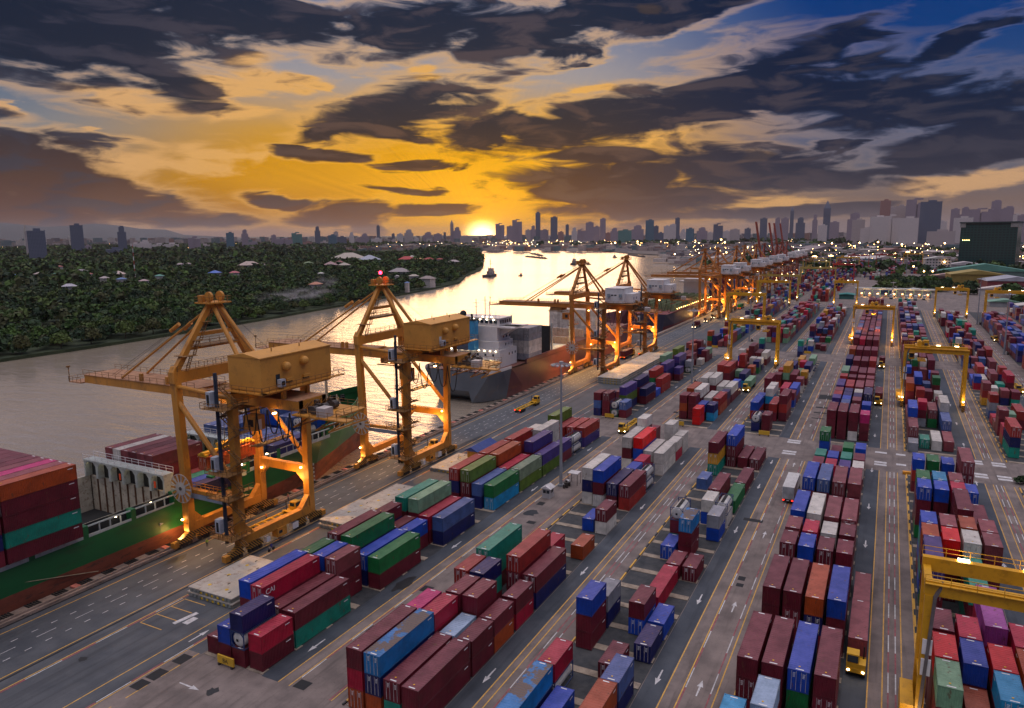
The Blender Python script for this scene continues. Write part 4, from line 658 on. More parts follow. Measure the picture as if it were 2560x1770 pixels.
def put_tank(x, y, z, label, green=False):
    if green not in TK:
        a = 3.02; b = MB()
        n = 20; rings = [(-a+.10, .55), (-a+.16, .95), (-a+.32, 1.13), (a-.32, 1.13), (a-.16, .95), (a-.10, .55)]
        vs = []; 
        for xx, r in rings:
            for i in range(n): t = 2*math.pi*i/n; vs.append((xx, math.cos(t)*r, 1.30+math.sin(t)*r))
        fs = [(j*n+i, (j+1)*n+i, (j+1)*n+(i+1) % n, j*n+(i+1) % n) for j in range(5) for i in range(n)]+[tuple(range(n)), tuple(range(6*n-1, 5*n-1, -1))]
        b.add(vs, fs); shell = b.mesh('tank_shell', M_tank)
        for p in shell.polygons: p.use_smooth = True
        f = MB(); c = 1.2
        for sx_ in (-1, 1):
            for sy_ in (-1, 1): f.box(sx_*a-.06, sx_*a+.06, sy_*c-.06, sy_*c+.06, 0, 2.59)
            for z_ in (.06, 2.5): f.box(sx_*a-.05, sx_*a+.05, -c, c, z_-.05, z_+.05)
            for sy_ in (-1, 1):
                f.beam((sx_*a, sy_*c, .7), (sx_*a, sy_*.6, .1), .08); f.beam((sx_*a, sy_*c, 1.9), (sx_*a, sy_*.6, 2.5), .08)
        for sy_ in (-1, 1): f.box(-a, a, sy_*c-.045, sy_*c+.045, .03, .13); f.box(-a, a, sy_*c-.045, sy_*c+.045, 2.45, 2.55)
        frame = f.mesh('tank_cage', M_tankframe2 if green else M_tankframe)
        w = MB(); w.box(-2.4, 2.4, -.32, .32, 2.44, 2.50); w.use(M_black); w.box(-.5, .5, -.2, .2, 2.50, 2.56); w.box(-a-.07, -a-.062, -.2, .2, 1.1, 1.5)
        TK[green] = (shell, frame, w.mesh('catwalk', M_plate))
    s, f, w = TK[green]
    r = empty('tank_container', (x, y, z)); tag(r, label, 'tank container', 'tank containers in the stacks')
    for nm, me in (('tank_shell', s), ('tank_cage', f), ('catwalk', w)):
        o = bpy.data.objects.new(nm, me); COL.objects.link(o); o.parent = r
BLKN = {'A': 'block nearest quay', 'B': 'second block inland', 'C': 'sparse third block', 'D': 'long maroon block', 'E': 'yellow gantry block', 'F': 'block right of gantry', 'G': 'rightmost block', 'H': 'rightmost block',
        'S1': 'front deck of green ship', 'S2': 'middle deck of green ship', 'S3': 'forward deck of green ship', 'S4': 'deck behind white bridge', 'S5': 'deck of red-hulled ship'}
ROWN = ['right row', 'third row', 'second row', 'left row']
ROWNE = ['left row', 'second row', 'third row', 'right row']
ORD = ['first', 'second', 'third', 'fourth', 'fifth', 'sixth', 'seventh', 'eighth', 'ninth', 'tenth', 'eleventh', 'twelfth', 'thirteenth', 'fourteenth', 'fifteenth', 'sixteenth', 'seventeenth', 'eighteenth', 'nineteenth', 'twentieth'] + ['later']*40
def face_mass(V, F_, C_, x0, x1, y0, y1, z0, z1, c4):
    o = len(V); V += [(x0, y0, z0), (x1, y0, z0), (x1, y1, z0), (x0, y1, z0), (x0, y0, z1), (x1, y0, z1), (x1, y1, z1), (x0, y1, z1)]
    F_ += [(o+4, o+5, o+6, o+7), (o, o+1, o+5, o+4), (o+1, o+2, o+6, o+5), (o+2, o+3, o+7, o+6), (o+3, o, o+4, o+7)]; C_ += [c4]*5
MV, MF, MCOL = [], [], []
cnt_idx = {}
seenl = {}
for t_ in sorted(TABLE, key=lambda q: q[2]):
    blk, r, X, Lc = KEYS[t_[0]], t_[1], t_[2], str(t_[3])
    cols = [CODES[abs(q)-1] for q in t_[4]]; fl = ['I' if q < 0 else '.' for q in t_[4]]
    L = 12.192 if Lc == '4' else 6.058; Hh = 2.78 if Lc == '4' else 2.6
    if len(t_) > 5: y0, zb = float(t_[5]), float(t_[6]); Hh = 2.6
    else: y0, zb = ROWY[blk][r], .11
    far = X > 210 and blk in ROWY
    k = (blk, r, far); cnt_idx[k] = cnt_idx.get(k, 0)+1; idx = cnt_idx[k]
    n = len(cols); rot = (random.random() < .38)
    for i, c in enumerate(cols):
        tier = n-1-i; z = zb+tier*Hh+.003*tier
        if c == 'T':
            if blk[0] == 'S': tx = X+3.1
            else: tx = X+3.05
            lab = 'white tank container %s, %s of %s%s' % ('on top' if i == 0 else 'under another', (ROWNE if blk in 'EFGH' else ROWN)[r] if blk in ROWY else 'row', 'far ' if far else '', BLKN[blk])
            if fl[i] == 'I' or True: put_tank(tx, y0+1.22, z, lab, green=(crr.random() < .25))
            continue
        doors = crr.random() < .36
        if fl[i] == 'I':
            size = 'long' if Lc == '4' else 'short'
            tw = 'on top' if i == 0 else ('at the bottom' if tier == 0 else 'under the top one' if i == 1 else 'one above the bottom')
            if blk in ROWY:
                lab = '%s %s container %s, %s stack from front, %s, %s%s' % (CNAME[c], size, tw, ORD[idx-1], (ROWNE if blk in 'EFGH' else ROWN)[r], 'far ' if far else '', BLKN[blk])
                grp = 'shipping containers stacked in the yard'
            else:
                lab = '%s container %s, %s stack from quay, %s' % (CNAME[c], tw, ORD[idx-1], BLKN[blk]); grp = 'shipping containers on the ship decks'
            if len(lab.replace(',', ' ').split()) > 16: lab = lab.replace(' from front', '')
            if len(lab.replace(',', ' ').split()) > 16: lab = lab.replace('under the top one', 'lower').replace('one above the bottom', 'low').replace('at the bottom', 'bottom')
            put_container(X+L/2, y0+CW/2, z, L, Hh-.006, c, doors, lab, 'shipping containers')
        else:
            cc = (*jitter(c, 0, crr), 1.0-crr.random()**3*.3)
            face_mass(MV, MF, MCOL, X, X+L, y0, y0+CW, z, z+Hh-.03, cc)
# the remaining hundreds of containers of the yard
def mass_object(name, V, F_, C_, m, label):
    me = bpy.data.meshes.new(name); me.from_pydata(V, [], F_); me.materials.append(m)
    ca = me.color_attributes.new('Col', 'FLOAT_COLOR', 'CORNER')
    arr = np.repeat(np.array(C_, np.float32), [len(f) for f in F_], axis=0); ca.data.foreach_set('color', arr.ravel()); me.update()
    o = bpy.data.objects.new(name, me); COL.objects.link(o); tag(o, label, None, None, 'stuff'); return o

# ------------------------------------------------------------------ quay cranes
def crane_mats(k):
    if k == 0: return mat('crane_ochre', (.50, .215, .030), .5, .14, .25, dirt=(.16, .075, .03), dirtamt=.55, stretch=(1, 1, .4)), mat('house_ochre', (.56, .26, .045), .55, .10, .15, dirt=(.28, .13, .03), dirtamt=.4)
    if k == 1: return mat('crane_orange', (.42, .15, .022), .5, .16, .25, dirt=(.14, .06, .025), dirtamt=.55), mat('house_white', (.62, .60, .60), .5, .08, .2, dirt=(.35, .30, .27), dirtamt=.35)
    return mat('crane_red', (.26, .05, .03), .6, .2, .3), mat('house_white', (.6, .6, .6))
M_stripe, t, b_ = new_mat('hazard_stripe'); gg = N(t, 'ShaderNodeTexCoord'); ss = N(t, 'ShaderNodeSeparateXYZ'); t.links.new(gg.outputs['Object'], ss.inputs[0])
sv = MA(t, 'ADD', MA(t, 'ADD', ss.outputs[0], ss.outputs[2]), MA(t, 'MULTIPLY', ss.outputs[1], .6))
t.links.new(MIX(t, MA(t, 'GREATER_THAN', MA(t, 'FRACT', MA(t, 'MULTIPLY', sv, 1.7)), .5), (.02, .018, .016), (.45, .22, .03)), b_.inputs['Base Color'])
M_stair = mat('stair_steel', (.22, .11, .035), .6, .3, 1.0); M_glass = mat('dark_glass', (.02, .03, .04), .15, .1); M_mast = mat('lift_mast', (.035, .05, .08), .5, .3)
M_cab = mat('lift_cabin', (.42, .46, .52), .5, .2); M_rope = mat('rope', (.03, .028, .025), .8, .1); M_lamp = emis('sodium_lamp', (1.0, .55, .18), 26.0); M_lampW = emis('white_lamp', (1.0, .80, .50), 16.0); M_red = emis('red_beacon', (1.0, .01, .03), 30.0)
M_reel = mat('reel_metal', (.42, .40, .38), .45, .15); M_wheel = mat('wheel_steel', (.05, .04, .035), .6, .3)
def spot(name, parent, loc, e, col=(1.0, .50, .13), size=1.1, blend=.7, tgt=None, typ='SPOT', rad=.35):
    l = bpy.data.lights.new(name, typ); l.energy = e; l.color = col; l.shadow_soft_size = rad
    if typ == 'SPOT': l.spot_size = RAD(size); l.spot_blend = blend
    o = bpy.data.objects.new(name, l); COL.objects.link(o); o.parent = parent; o.location = loc
    if tgt is not None: o.rotation_euler = (Vector(loc)-Vector(tgt)).to_track_quat('Z', 'Y').to_euler()
    return o
def bogie(parent, u, v, M, side):
    b = MB().use(M_stripe)
    for k in (-1, 1):
        b.prism([(u+k*2.4-1.9, .9), (u+k*2.4+1.9, .9), (u+k*2.4+1.3, 1.9), (u+k*2.4-1.3, 1.9)], v-.45, v+.45)
    b.prism([(u-2.9, 1.9), (u+2.9, 1.9), (u+1.0, 3.0), (u-1.0, 3.0)], v-.5, v+.5)
    b.use(M)
    b.box(u-.8, u+.8, v-.55, v+.55, 2.6, 3.4)
    if side: b.box(u+side*4.5-.55, u+side*4.5+.55, v-.5, v+.5, .5, 1.6)
    o = b.build('bogie', None, parent)
    w = MB()
    for k in (-3.7, -2.7, -2.1, -1.1, 1.1, 2.1, 2.7, 3.7): w.cyl((u+k, v-.25, .42), (u+k, v+.25, .42), .40, n=12)
    w.build('wheel_set', M_wheel, o)
def sts(X, kind, label, label_group, beacon=False, lights=1.0, detail=True, trolley=2.0, boomL=45.0, boom_up=False):
    M, MH = crane_mats(kind); R = empty('quay_crane', (X, 112, 0)); tag(R, label, 'crane', 'ship to shore cranes along the quay')
    U, VW, VL = 9.3, 7.2, -6.6
    for su in (-1, 1):
        b = MB(); b.beam((su*U, VW, 3.6), (su*U, VW, 12.5), 1.7, 1.45); b.beam((su*U, VW, 12.5), (su*U, VW+.7, 33.2), 1.55, 1.35); b.build('waterside_leg', M, R)
        b = MB(); b.beam((su*U, VL, 3.2), (su*U, VL, 12), 1.6, 1.4); b.beam((su*U, VL, 12), (su*U, VL-.4, 30.2), 1.45, 1.3); b.build('landside_leg', M, R)
        b = MB(); b.cyl((su*U, VW+.3, 28.6), (su*U, VL+.3, 14.2), .5, n=10); b.build('diagonal_brace', M, R)
        b = MB(); b.cyl((su*U, VW+.6, 31.6), (su*U, VL-.4, 30.6), .42, n=10); b.build('top_tie', M, R)
    for v, z in ((VW, 3.55), (VL, 3.2)):
        b = MB(); b.box(-U-.8, U+.8, v-.72, v+.72, z-.75, z+.85)
        for su in (-1, 1):
            if v == VL or True: b.prism([(su*(U-.7), z+.85), (su*(U-3.0), z+.85), (su*(U-.7), z+3.2)][::su], v-.6, v+.6)
        b.build('sill_beam', M, R)
    b = MB(); b.box(U-.62, U+.62, VL+.5, VW-.5, 10.9, 12.6)
    for a, s in ((VL+.5, 1), (VW-.5, -1)):
        b.prism([(a, 10.9), (a+s*2.4, 10.9), (a, 8.6)][::-s], U-.55, U+.55, 'x')
    b.build('portal_beam', M, R)
    b = MB(); b.box(-U-.45, -U+.45, VL, VW, 10.9, 11.6); b.use(M); b.rail((-U-.5, VL, 11.6), (-U-.5, VW, 11.6)); b.rail((-U+.5, VL, 11.6), (-U+.5, VW, 11.6)); b.build('walkway_beam', M, R)
    if kind == 0:
        b = MB(); b.box(-U-.55, -U-.50, VL+1.6, VW-1.6, 9.9, 10.85); b.build('signboard', mat('signboard_blue', (.22, .27, .36), .5, .1), R)
    # cross girders at the top
    b = MB(); b.box(-U-.9, U+.9, VW-.1, VW+1.5, 32.2, 34.4); b.prism([(-U-.9, 34.4), (-U+1.1, 34.4), (-U+.3, 35.4), (-U-.3, 35.4)], VW, VW+1.4); b.prism([(U-1.1, 34.4), (U+.9, 34.4), (U+.3, 35.4), (U-.3, 35.4)], VW, VW+1.4)
    b.box(-U-.7, U+.7, VL-1.0, VL+.3, 29.9, 31.6); b.build('cross_girder', M, R)
    if detail:
        b = MB(); b.rail((-U, VW+1.5, 34.4), (U, VW+1.5, 34.4)); b.rail((-U, VW-.1, 34.4), (U, VW-.1, 34.4)); b.build('handrail', M_stair, R)
    # boom and girder
    b = MB()
    for s in (-1, 1): b.box(s*3.1-.55, s*3.1+.55, -17.6, 9.0, 28.0, 29.85)
    b.box(-3.6, 3.6, -17.6, -16.6, 28.0, 29.85); b.box(-3.6, 3.6, -9, -8, 28.2, 29.6); b.box(-3.6, 3.6, 0, 1, 28.2, 29.6)
    b.build('main_girder', M, R)
    b = MB(); q0 = Vector((0, 9.0, 28.9))
    def bp_(v, z):  # along the boom
        if not boom_up: return (v, z)
        a = RAD(80); l = v-9.0; return (9.0+math.cos(a)*l-(z-28.9)*math.sin(a), 28.9+math.sin(a)*l+(z-28.9)*math.cos(a))
    for s in (-1, 1):
        p0, p1 = bp_(9.0, 28.95), bp_(boomL, 28.95)
        b.beam((s*3.1, p0[0], p0[1]), (s*3.1, p1[0], p1[1]), 1.1, 1.8)
    for v in (14, 22, 30, 38, boomL-.6):
        p = bp_(v, 29.2); b.beam((-3.1, p[0], p[1]), (3.1, p[0], p[1]), .7)
    if not boom_up:
        for v in (16.5, 17.9, 26): b.box(-3.5, -2.9, v, v+.7, 29.8, 31.5)
    b.build('boom', M, R)
    if not boom_up:
        b = MB(); b.box(-3.9, 3.9, 9, boomL, 29.86, 29.94); b.box(-4.6, 3.6, boomL, boomL+4.2, 28.0, 28.25); b.box(-3.7, 3.7, -17.4, 7, 29.86, 29.94); b.build('boom_deck', mat('deck_plate', (.34, .17, .09), .7, .25, .6), R)
        b = MB()
        for s in (-3.9, 3.7): b.rail((s, 9.5, 29.95), (s, boomL, 29.95), step=2.2)
        for s in (-4.6, 3.6): b.rail((s, boomL, 28.2), (s, boomL+4.2, 28.2), step=1.4)
        b.rail((-4.6, boomL+4.2, 28.2), (3.6, boomL+4.2, 28.2)); b.beam((-4.5, boomL+4.1, 28.2), (-4.5, boomL+4.1, 31.5), .12); b.box(-4.9, -4.2, boomL+3.9, boomL+4.3, 31.3, 31.7)
        b.build('handrail', M_stair, R)
    # landward platform with machinery
    b = MB(); b.box(-5.6, 4.8, -23.5, -17.6, 27.7, 27.95); b.box(-5.6, -3.6, -30.2, -23.5, 27.7, 27.95); b.box(-3.6, 4.8, -26.2, -23.5, 27.7, 27.95)
    for v in (-17.8, -23, -26): b.beam((-5.4, v, 27.7), (4.6, v, 25.6), .18); b.beam((4.6, v, 27.7), (-5.4, v, 25.6), .18); b.beam((-5.4, v, 25.6), (4.6, v, 25.6), .25)
    b.build('back_platform', M, R)
    b = MB(); b.rail((-5.6, -30.2, 27.95), (-5.6, -17.6, 27.95)); b.rail((-5.6, -30.2, 27.95), (-3.6, -30.2, 27.95)); b.rail((4.8, -26.2, 27.95), (4.8, -17.6, 27.95)); b.rail((-3.6, -30.2, 27.95), (-3.6, -26.2, 27.95)); b.rail((-3.6, -26.2, 27.95), (4.8, -26.2, 27.95)); b.build('handrail', M_stair, R)
    b = MB().use(M_wheel)
    for k in range(7): b.box(-4.4+k*1.2, -3.6+k*1.2, -19.5-(k % 3)*.9, -18.6-(k % 3)*.7, 27.95, 28.7+.35*(k % 4))
    for k in range(3): b.cyl((-4.4+k*2.6, -21.5, 28.8), (-3.2+k*2.6, -21.5, 28.8), .75, n=12)
    b.use(mat('grey_cover', (.42, .38, .36), .6, .2)).box(-5.0, -2.8, -24.9, -22.9, 27.95, 29.6)
    b.use(M_stair)
    for k in range(6): b.beam((-4.6+k*1.3, -18.2, 27.95), (-4.2+k*1.2, -20.4, 30.0+.3*(k % 2)), .16)
    b.build('winch_gear', None, R)
    # machinery house
    if kind == 0:
        hx0, hx1, hy0, hy1, z0, z1 = -9.0, 9.2, -14.3, -6.2, 32.4, 38.4
        b = MB(); b.box(hx0, hx1, hy0, hy1, z0, z1)
        cy_ = (hy0+hy1)/2; b.add([(hx0-.15, hy0-.15, z1), (hx1+.15, hy0-.15, z1), (hx1+.15, hy1+.15, z1), (hx0-.15, hy1+.15, z1), (hx0-.15, cy_, z1+.75), (hx1+.15, cy_, z1+.75)], [(0, 1, 5, 4), (2, 3, 4, 5), (3, 0, 4), (1, 2, 5), (3, 2, 1, 0)])
        b.box(hx0-.18, hx1+.18, hy0-.18, hy0-.05, z1-.12, z1+.1); h = b.build('machinery_house', MH, R)
        for cx_, cz in ((-3.2, 36.2), (1.4, 36.6)):
            b = MB(); b.cyl((cx_, hy0-.001, cz), (cx_, hy0-.45, cz), .85, .85, 14, cap=False); b.sphere((cx_, hy0-.45, cz), .85, 14, 8); b.build('vent_hood', MH, h)
        b = MB(); b.box(-5.6, -4.6, hy0-.04, hy0, 32.9, 35.0); b.build('house_door', M_glass if label_group else mat('white_door', (.6, .58, .56)), h)
        b = MB().use(M_cab).box(-5.5, -4.3, hy0-1.1, hy0-.2, 32.7, 34.1); b.use(M_black).box(-5.3, -4.5, hy0-1.12, hy0-1.1, 33.0, 33.8); b.build('cooling_unit', None, h)
        b = MB().use(MH)
        for a in (-2.4, 2.0): b.box(a-.9, a+.9, hy0-.5, hy0, 33.4, 33.9); b.use(M_black); b.box(a-.8, a+.8, hy0-.12, hy0-.02, 33.0, 33.35); b.use(MH)
        b.build('louvre', None, h)
        b = MB().use(M_stair)
        for k in range(5): b.beam((hx0+1.6+k*3.6, cy_+(-1)**k*1.5, z1+.3), (hx0+1.6+k*3.6, cy_+(-1)**k*1.5, z1+1.1), .14)
        b.build('roof_stub', None, h)
        b = MB(); b.box(hx0-1.0, hx1+2.6, hy0-1.2, hy0-.02, 32.1, 32.28); b.box(hx0-1.2, hx0-.02, hy0-1.2, hy1, 32.1, 32.28); b.build('catwalk', M, R)
        b = MB(); b.rail((hx0-1.1, hy0-1.15, 32.28), (hx1+2.5, hy0-1.15, 32.28), step=1.6); b.rail((hx0-1.15, hy0-1.1, 32.28), (hx0-1.15, hy1, 32.28), step=1.6); b.rail((hx1+2.5, hy0-1.15, 32.28), (hx1+2.5, hy0+1.5, 32.28)); b.build('handrail', M_stair, R)
        b = MB()
        for a in (-3.1, 3.1):
            for v in (-13.5, -7): b.beam((a, v, 29.9), (a, v, 32.4), .7)
        b.box(-8.9, 9.1, -14.2, -13.3, 31.5, 32.38); b.box(-8.9, 9.1, -7.2, -6.3, 31.5, 32.38); b.build('house_support', M, R)
    else:
        hx0, hx1, hy0, hy1, z0, z1 = -7.6, 5.2, -14.6, -6.6, 31.2, 37.2
        b = MB(); b.box(hx0, hx1, hy0, hy1, z0, z1); b.box(-5.2, 5.2, hy0-3.2, hy0, z0, z1-2.2)
        b.box(hx0-.15, hx1+.15, hy0-.15, hy1+.15, z1, z1+.2); h = b.build('machinery_house', MH, R)
        b = MB()
        for a in (-11.6, -10.2): b.box(hx0-.04, hx0, a-.0, a+1.0, 34.2, 34.75)
        b.box(-3.8, -3.2, hy0-3.24, hy0-3.2, 32.6, 33.6); b.box(-.2, .4, hy0-3.24, hy0-3.2, 32.6, 33.6); b.build('house_window', M_glass, h)
        b = MB()
        for a in (-13.4, -8.3): b.box(hx0-.9, hx0, a-.5, a+.5, 33.6, 35.0)
        b.build('cooling_unit', mat('blue_grey', (.22, .27, .30)), h)
        b = MB(); b.box(hx0-1.2, hx1+1.2, hy0-4.4, hy1, 30.7, 30.9); b.build('catwalk', M, R)
        b = MB(); b.rail((hx0-1.2, hy0-4.4, 30.9), (hx1+1.2, hy0-4.4, 30.9)); b.rail((hx0-1.2, hy0-4.4, 30.9), (hx0-1.2, hy1, 30.9)); b.build('handrail', M_stair, R)
        b = MB(); b.box(-3.6, 3.6, -14, -7, 29.9, 30.7)
        for k in range(7): b.cyl((-1+math.cos(k)*.0, hy0-4.2+k*.6, 31.2+math.sin(k*.52)*.8), (-1, hy0-3.6+k*.6, 31.2+math.sin((k+1)*.52)*.8), .5, n=8)
        b.build('house_support', M_stair, R)
    # A frame
    top = 46.9
    b = MB()
    for s in (-1, 1): b.beam((s*(U-.3), VW+.7, 34.6), (s*.9, VW-.4, top), 1.15, 1.05, .95, .9)
    b.beam((-4.4, VW+.1, 41.0), (4.4, VW+.1, 41.0), .7); b.beam((-6.1, VW+.3, 38.4), (6.1, VW+.3, 38.4), .5); b.build('a_frame', M, R)
    for s in (-1, 1):
        b = MB(); b.cyl((s*.7, VW-.8, top-.3), (s*3.0, VL+.2, 30.2), .42, n=10); b.build('back_stay', M, R)
        if not boom_up:
            b = MB(); b.cyl((s*.9, VW-.1, top-.9), (s*3.0, 33, 30.0), .24, n=8); b.cyl((s*1.45, 15.6, 42.3), (s*1.65, 18.0, 40.8), .42, n=8); b.build('boom_stay', M, R)
    b = MB(); b.box(-2.6, 2.6, VW-2.4, VW+2.0, top-.1, top+.15); b.use(M)
    for a in (-1.5, 1.2): b.cyl((a, VW-.6, top+1.2), (a+.5, VW-.6, top+1.2), 1.0, n=14)
    b.box(-2.2, -1.2, VW+.5, VW+1.5, top+.15, top+1.5)
    b.build('apex_platform', M_stair, R)
    b = MB(); b.rail((-2.6, VW+2, top+.15), (2.6, VW+2, top+.15), step=1.0); b.rail((-2.6, VW-2.4, top+.15), (2.6, VW-2.4, top+.15), step=1.0); b.rail((-2.6, VW-2.4, top+.15), (-2.6, VW+2, top+.15), step=1.0); b.rail((2.6, VW-2.4, top+.15), (2.6, VW+2, top+.15), step=1.0); b.build('handrail', M_stair, R)
    if beacon:
        b = MB(); b.sphere((0, VW, top+3.2), .45); b.build('beacon', M_red, R)
    if detail:
        b = MB(); b.box(-4.8, 4.8, VW-1.4, VW+1.6, 38.7, 38.85); b.box(-8.4, -6.4, VW-1.4, VW+1.8, 37.2, 37.3); b.rail((-4.8, VW-1.4, 38.85), (4.8, VW-1.4, 38.85)); b.rail((-4.8, VW+1.6, 38.85), (4.8, VW+1.6, 38.85))
        for k, (za, zb) in enumerate(((34.4, 37.2), (37.3, 40.0), (40.0, 43.4), (43.4, 46.8))):
            f0 = (za-34.6)/(top-34.6); f1_ = (zb-34.6)/(top-34.6); xa = -(U-.3)*(1-f0)-.9*f0; xb = -(U-.3)*(1-f1_)-.9*f1_
            for d in (0, .7): b.beam((xa+1.6, VW-.9+d, za), (xb+1.0, VW-.9+d, zb), .12)
            n = 9
            for j in range(n):
                g_ = j/n; b.beam((xa+1.6+(xb-xa-.6)*g_, VW-.9, za+(zb-za)*g_), (xa+1.6+(xb-xa-.6)*g_, VW-.2, za+(zb-za)*g_), .1)
            b.box(xb-.2, xb+1.8, VW-1.4, VW+.1, zb-.06, zb)
        b.build('frame_ladder', M_stair, R)
        b = MB()
        for a in (-2, -1, 1, 2): b.beam((a*.4, VW, top-.2), (a, 38 if not boom_up else 12, 29.9), .05)
        for a in (-1, 1): b.beam((a*.6, VW-1, top), (a*2.2, -6.5, 37), .05)
        for a in (-1.2, -.4, .4, 1.2): b.beam((a, trolley, 27), (a, trolley, 17.0), .06)
        b.build('hoist_ropes', M_rope, R)
    # trolley and cab
    b = MB(); b.box(-3.4, 3.4, trolley-2.6, trolley+2.6, 26.6, 27.9); b.box(-3.9, -3.6, trolley-3.4, trolley+3.4, 26.2, 26.5); b.box(-4.4, 4.0, trolley-3.2, trolley-2.7, 25.9, 26.1); b.rail((-4.4, trolley-3.2, 26.1), (4, trolley-3.2, 26.1)); b.build('trolley', M_stair, R)
    b = MB().use(MH if kind == 0 else M).box(-3.2, -.6, trolley-6.2, trolley-3.2, 22.8, 25.6); b.use(M_glass); b.box(-3.24, -3.2, trolley-5.8, trolley-4.6, 23.6, 25.0); b.use(M_plate); b.box(-2.3, -1.5, trolley-6.24, trolley-6.2, 22.9, 24.9); b.build('operator_cab', None, R)
    b = MB(); b.box(-4.6, 4.2, trolley-8.2, trolley-6.4, 20.2, 20.4); b.rail((-4.6, trolley-8.2, 20.4), (4.2, trolley-8.2, 20.4)); b.rail((-4.6, trolley-6.4, 20.4), (4.2, trolley-6.4, 20.4)); b.build('cab_landing', M_stair, R)
    # stairs, lift mast and cabins on the near landside leg
    if detail:
        b = MB(); z = 3.0; k = 0; u0 = -U
        while z < 30:
            z2 = z+2.7; va, vb = (VL+1.5, VL-2.6) if k % 2 else (VL-2.6, VL+1.5)
            for d in (-1.35, -.55): b.beam((u0+d, va, z), (u0+d, vb, z2), .1, .22)
            for j in range(8): g_ = j/8; b.beam((u0-1.35, va+(vb-va)*g_, z+(z2-z)*g_), (u0-.55, va+(vb-va)*g_, z+(z2-z)*g_), .09)
            b.beam((u0-1.4, va, z+1.0), (u0-1.4, vb, z2+1.0), .07); b.box(u0-1.5, u0+1.1, vb-.7, vb+.7, z2-.06, z2); b.rail((u0-1.5, vb-.7, z2), (u0-1.5, vb+.7, z2), step=.7); b.rail((u0-1.5, vb-.7, z2), (u0+1.1, vb-.7, z2), step=.9)
            z = z2; k += 1
        b.build('zigzag_stair', M_stair, R)
        b = MB(); b.box(-U-1.9, -U-1.5, VL+1.35, VL+1.85, 3.0, 35.5); b.box(-U-2.1, -U-1.9, VL+1.5, VL+1.7, 3, 35.5); b.build('lift_mast', M_mast, R)
        b = MB().use(M_cab)
        b.box(-U-2.9, -U-1.4, VL+1.9, VL+3.1, 5.2, 7.9); b.box(-U-2.9, -U-1.5, VL+1.9, VL+3.0, 17.2, 19.9); b.box(-U-2.9, -U-1.5, VL+1.9, VL+3.0, 29.4, 32.1); b.use(M_black)
        for z in (5.2, 17.2, 29.4): b.box(-U-2.93, -U-2.9, VL+2.2, VL+2.8, z+.3, z+2.2)
        b.build('lift_cabin', None, R)
        b = MB()
        for z in (4.6, 16.9, 29.1, 12.2): b.box(-U-3.6, -U+1.2, VL-1.8, VL+3.9, z-.1, z); b.rail((-U-3.6, VL-1.8, z), (-U-3.6, VL+3.9, z), step=1); b.rail((-U-3.6, VL+3.9, z), (-U+1.2, VL+3.9, z), step=1); b.rail((-U-3.6, VL-1.8, z), (-U+1.2, VL-1.8, z), step=1)
        b.build('landing', M_stair, R)
        b = MB(); c = Vector((-U-1.2, VW-.2, 11.8)); n = 26
        b.use(M_reel); b.cyl(c+Vector((-.35, 0, 0)), c+Vector((-.05, 0, 0)), 1.35, n=24)
        for i in range(n):
            a = 2*math.pi*i/n; b.use(M_reel if i % 2 else M); b.beam(c+Vector((-.2, math.cos(a)*1.2, math.sin(a)*1.2)), c+Vector((-.25, math.cos(a)*2.85, math.sin(a)*2.85)), .10, .34)
        b.use(M_reel)
        for i in range(n):
            a, a2 = 2*math.pi*i/n, 2*math.pi*(i+1)/n; b.beam(c+Vector((-.25, math.cos(a)*2.85, math.sin(a)*2.85)), c+Vector((-.25, math.cos(a2)*2.85, math.sin(a2)*2.85)), .1)
        b.use(M_wheel).cyl(c+Vector((-.5, 0, 0)), c+Vector((.4, 0, 0)), .35); b.build('cable_reel', None, R)
        b = MB()
        for s in range(6):
            v0 = -1.5-s*2.8; v1 = v0-2.8; n = 12; dp = 4.4+(s % 3)*1.0
            pts = [(-4.0+.12*(s % 2), v0+(v1-v0)*i/n, 27.6-dp*(1-abs(2*i/n-1)**2.6)) for i in range(n+1)]
            for p, q in zip(pts, pts[1:]): b.beam(p, q, .16)
        b.build('festoon_cable', M_rope, R)
        b = MB().use(mat('kiosk_ochre', (.50, .22, .03))); b.box(-1.0, 1.4, VL-1.1, VL+.5, .8, 2.6); b.use(M_glass); b.box(-.7, .2, VL-1.13, VL-1.1, 1.5, 2.1); b.use(M_plate); b.box(3.6, 5.2, VL-.6, VL+.5, .7, 2.0); b.box(-3.4, -2.4, VL-.5, VL+.4, .6, 1.6); b.build('electric_cabinet', None, R)
    for su in (-1, 1):
        for v in (VW, VL): bogie(R, su*(U-.9), v, M, su)
    # floodlights
    pts = [(-4.2, 2.0, 27.4), (4.2, 2.0, 27.4), (-4.2, -12, 27.4)]
    b = MB().use(M_lamp)
    for p in pts: b.box(p[0]-.35, p[0]+.35, p[1]-.2, p[1]+.2, p[2]-.25, p[2])
    low = [(-U-1.1, VW+.6, 5.2), (U-1.0, VL+1.0, 12.2), (U-.9, VW-1.5, 10.6)]
    for p in low: b.box(p[0]-.16, p[0]+.16, p[1]-.16, p[1]+.16, p[2]-.12, p[2]+.12)
    b.build('floodlight', None, R)
    if lights > 0:
        spot('crane_flood', R, (4.0, 1.5, 26.8), 15000*lights, size=120, tgt=(1, 1, 0)); spot('crane_flood', R, (-6.5, VW-1.2, 9.6), 1500*lights, size=165, tgt=(-7, 3, 0))
        spot('crane_lamp', R, (-U-1.6, VW+.9, 2.4), 500*lights, typ='POINT'); spot('crane_lamp', R, (U-2.4, VL+2.5, 9.6), 1100*lights, typ='POINT')
    return R
sts(101.5, 0, 'nearest ochre quay crane, beside the green ship bow containers', True, lights=1.25, trolley=.5)
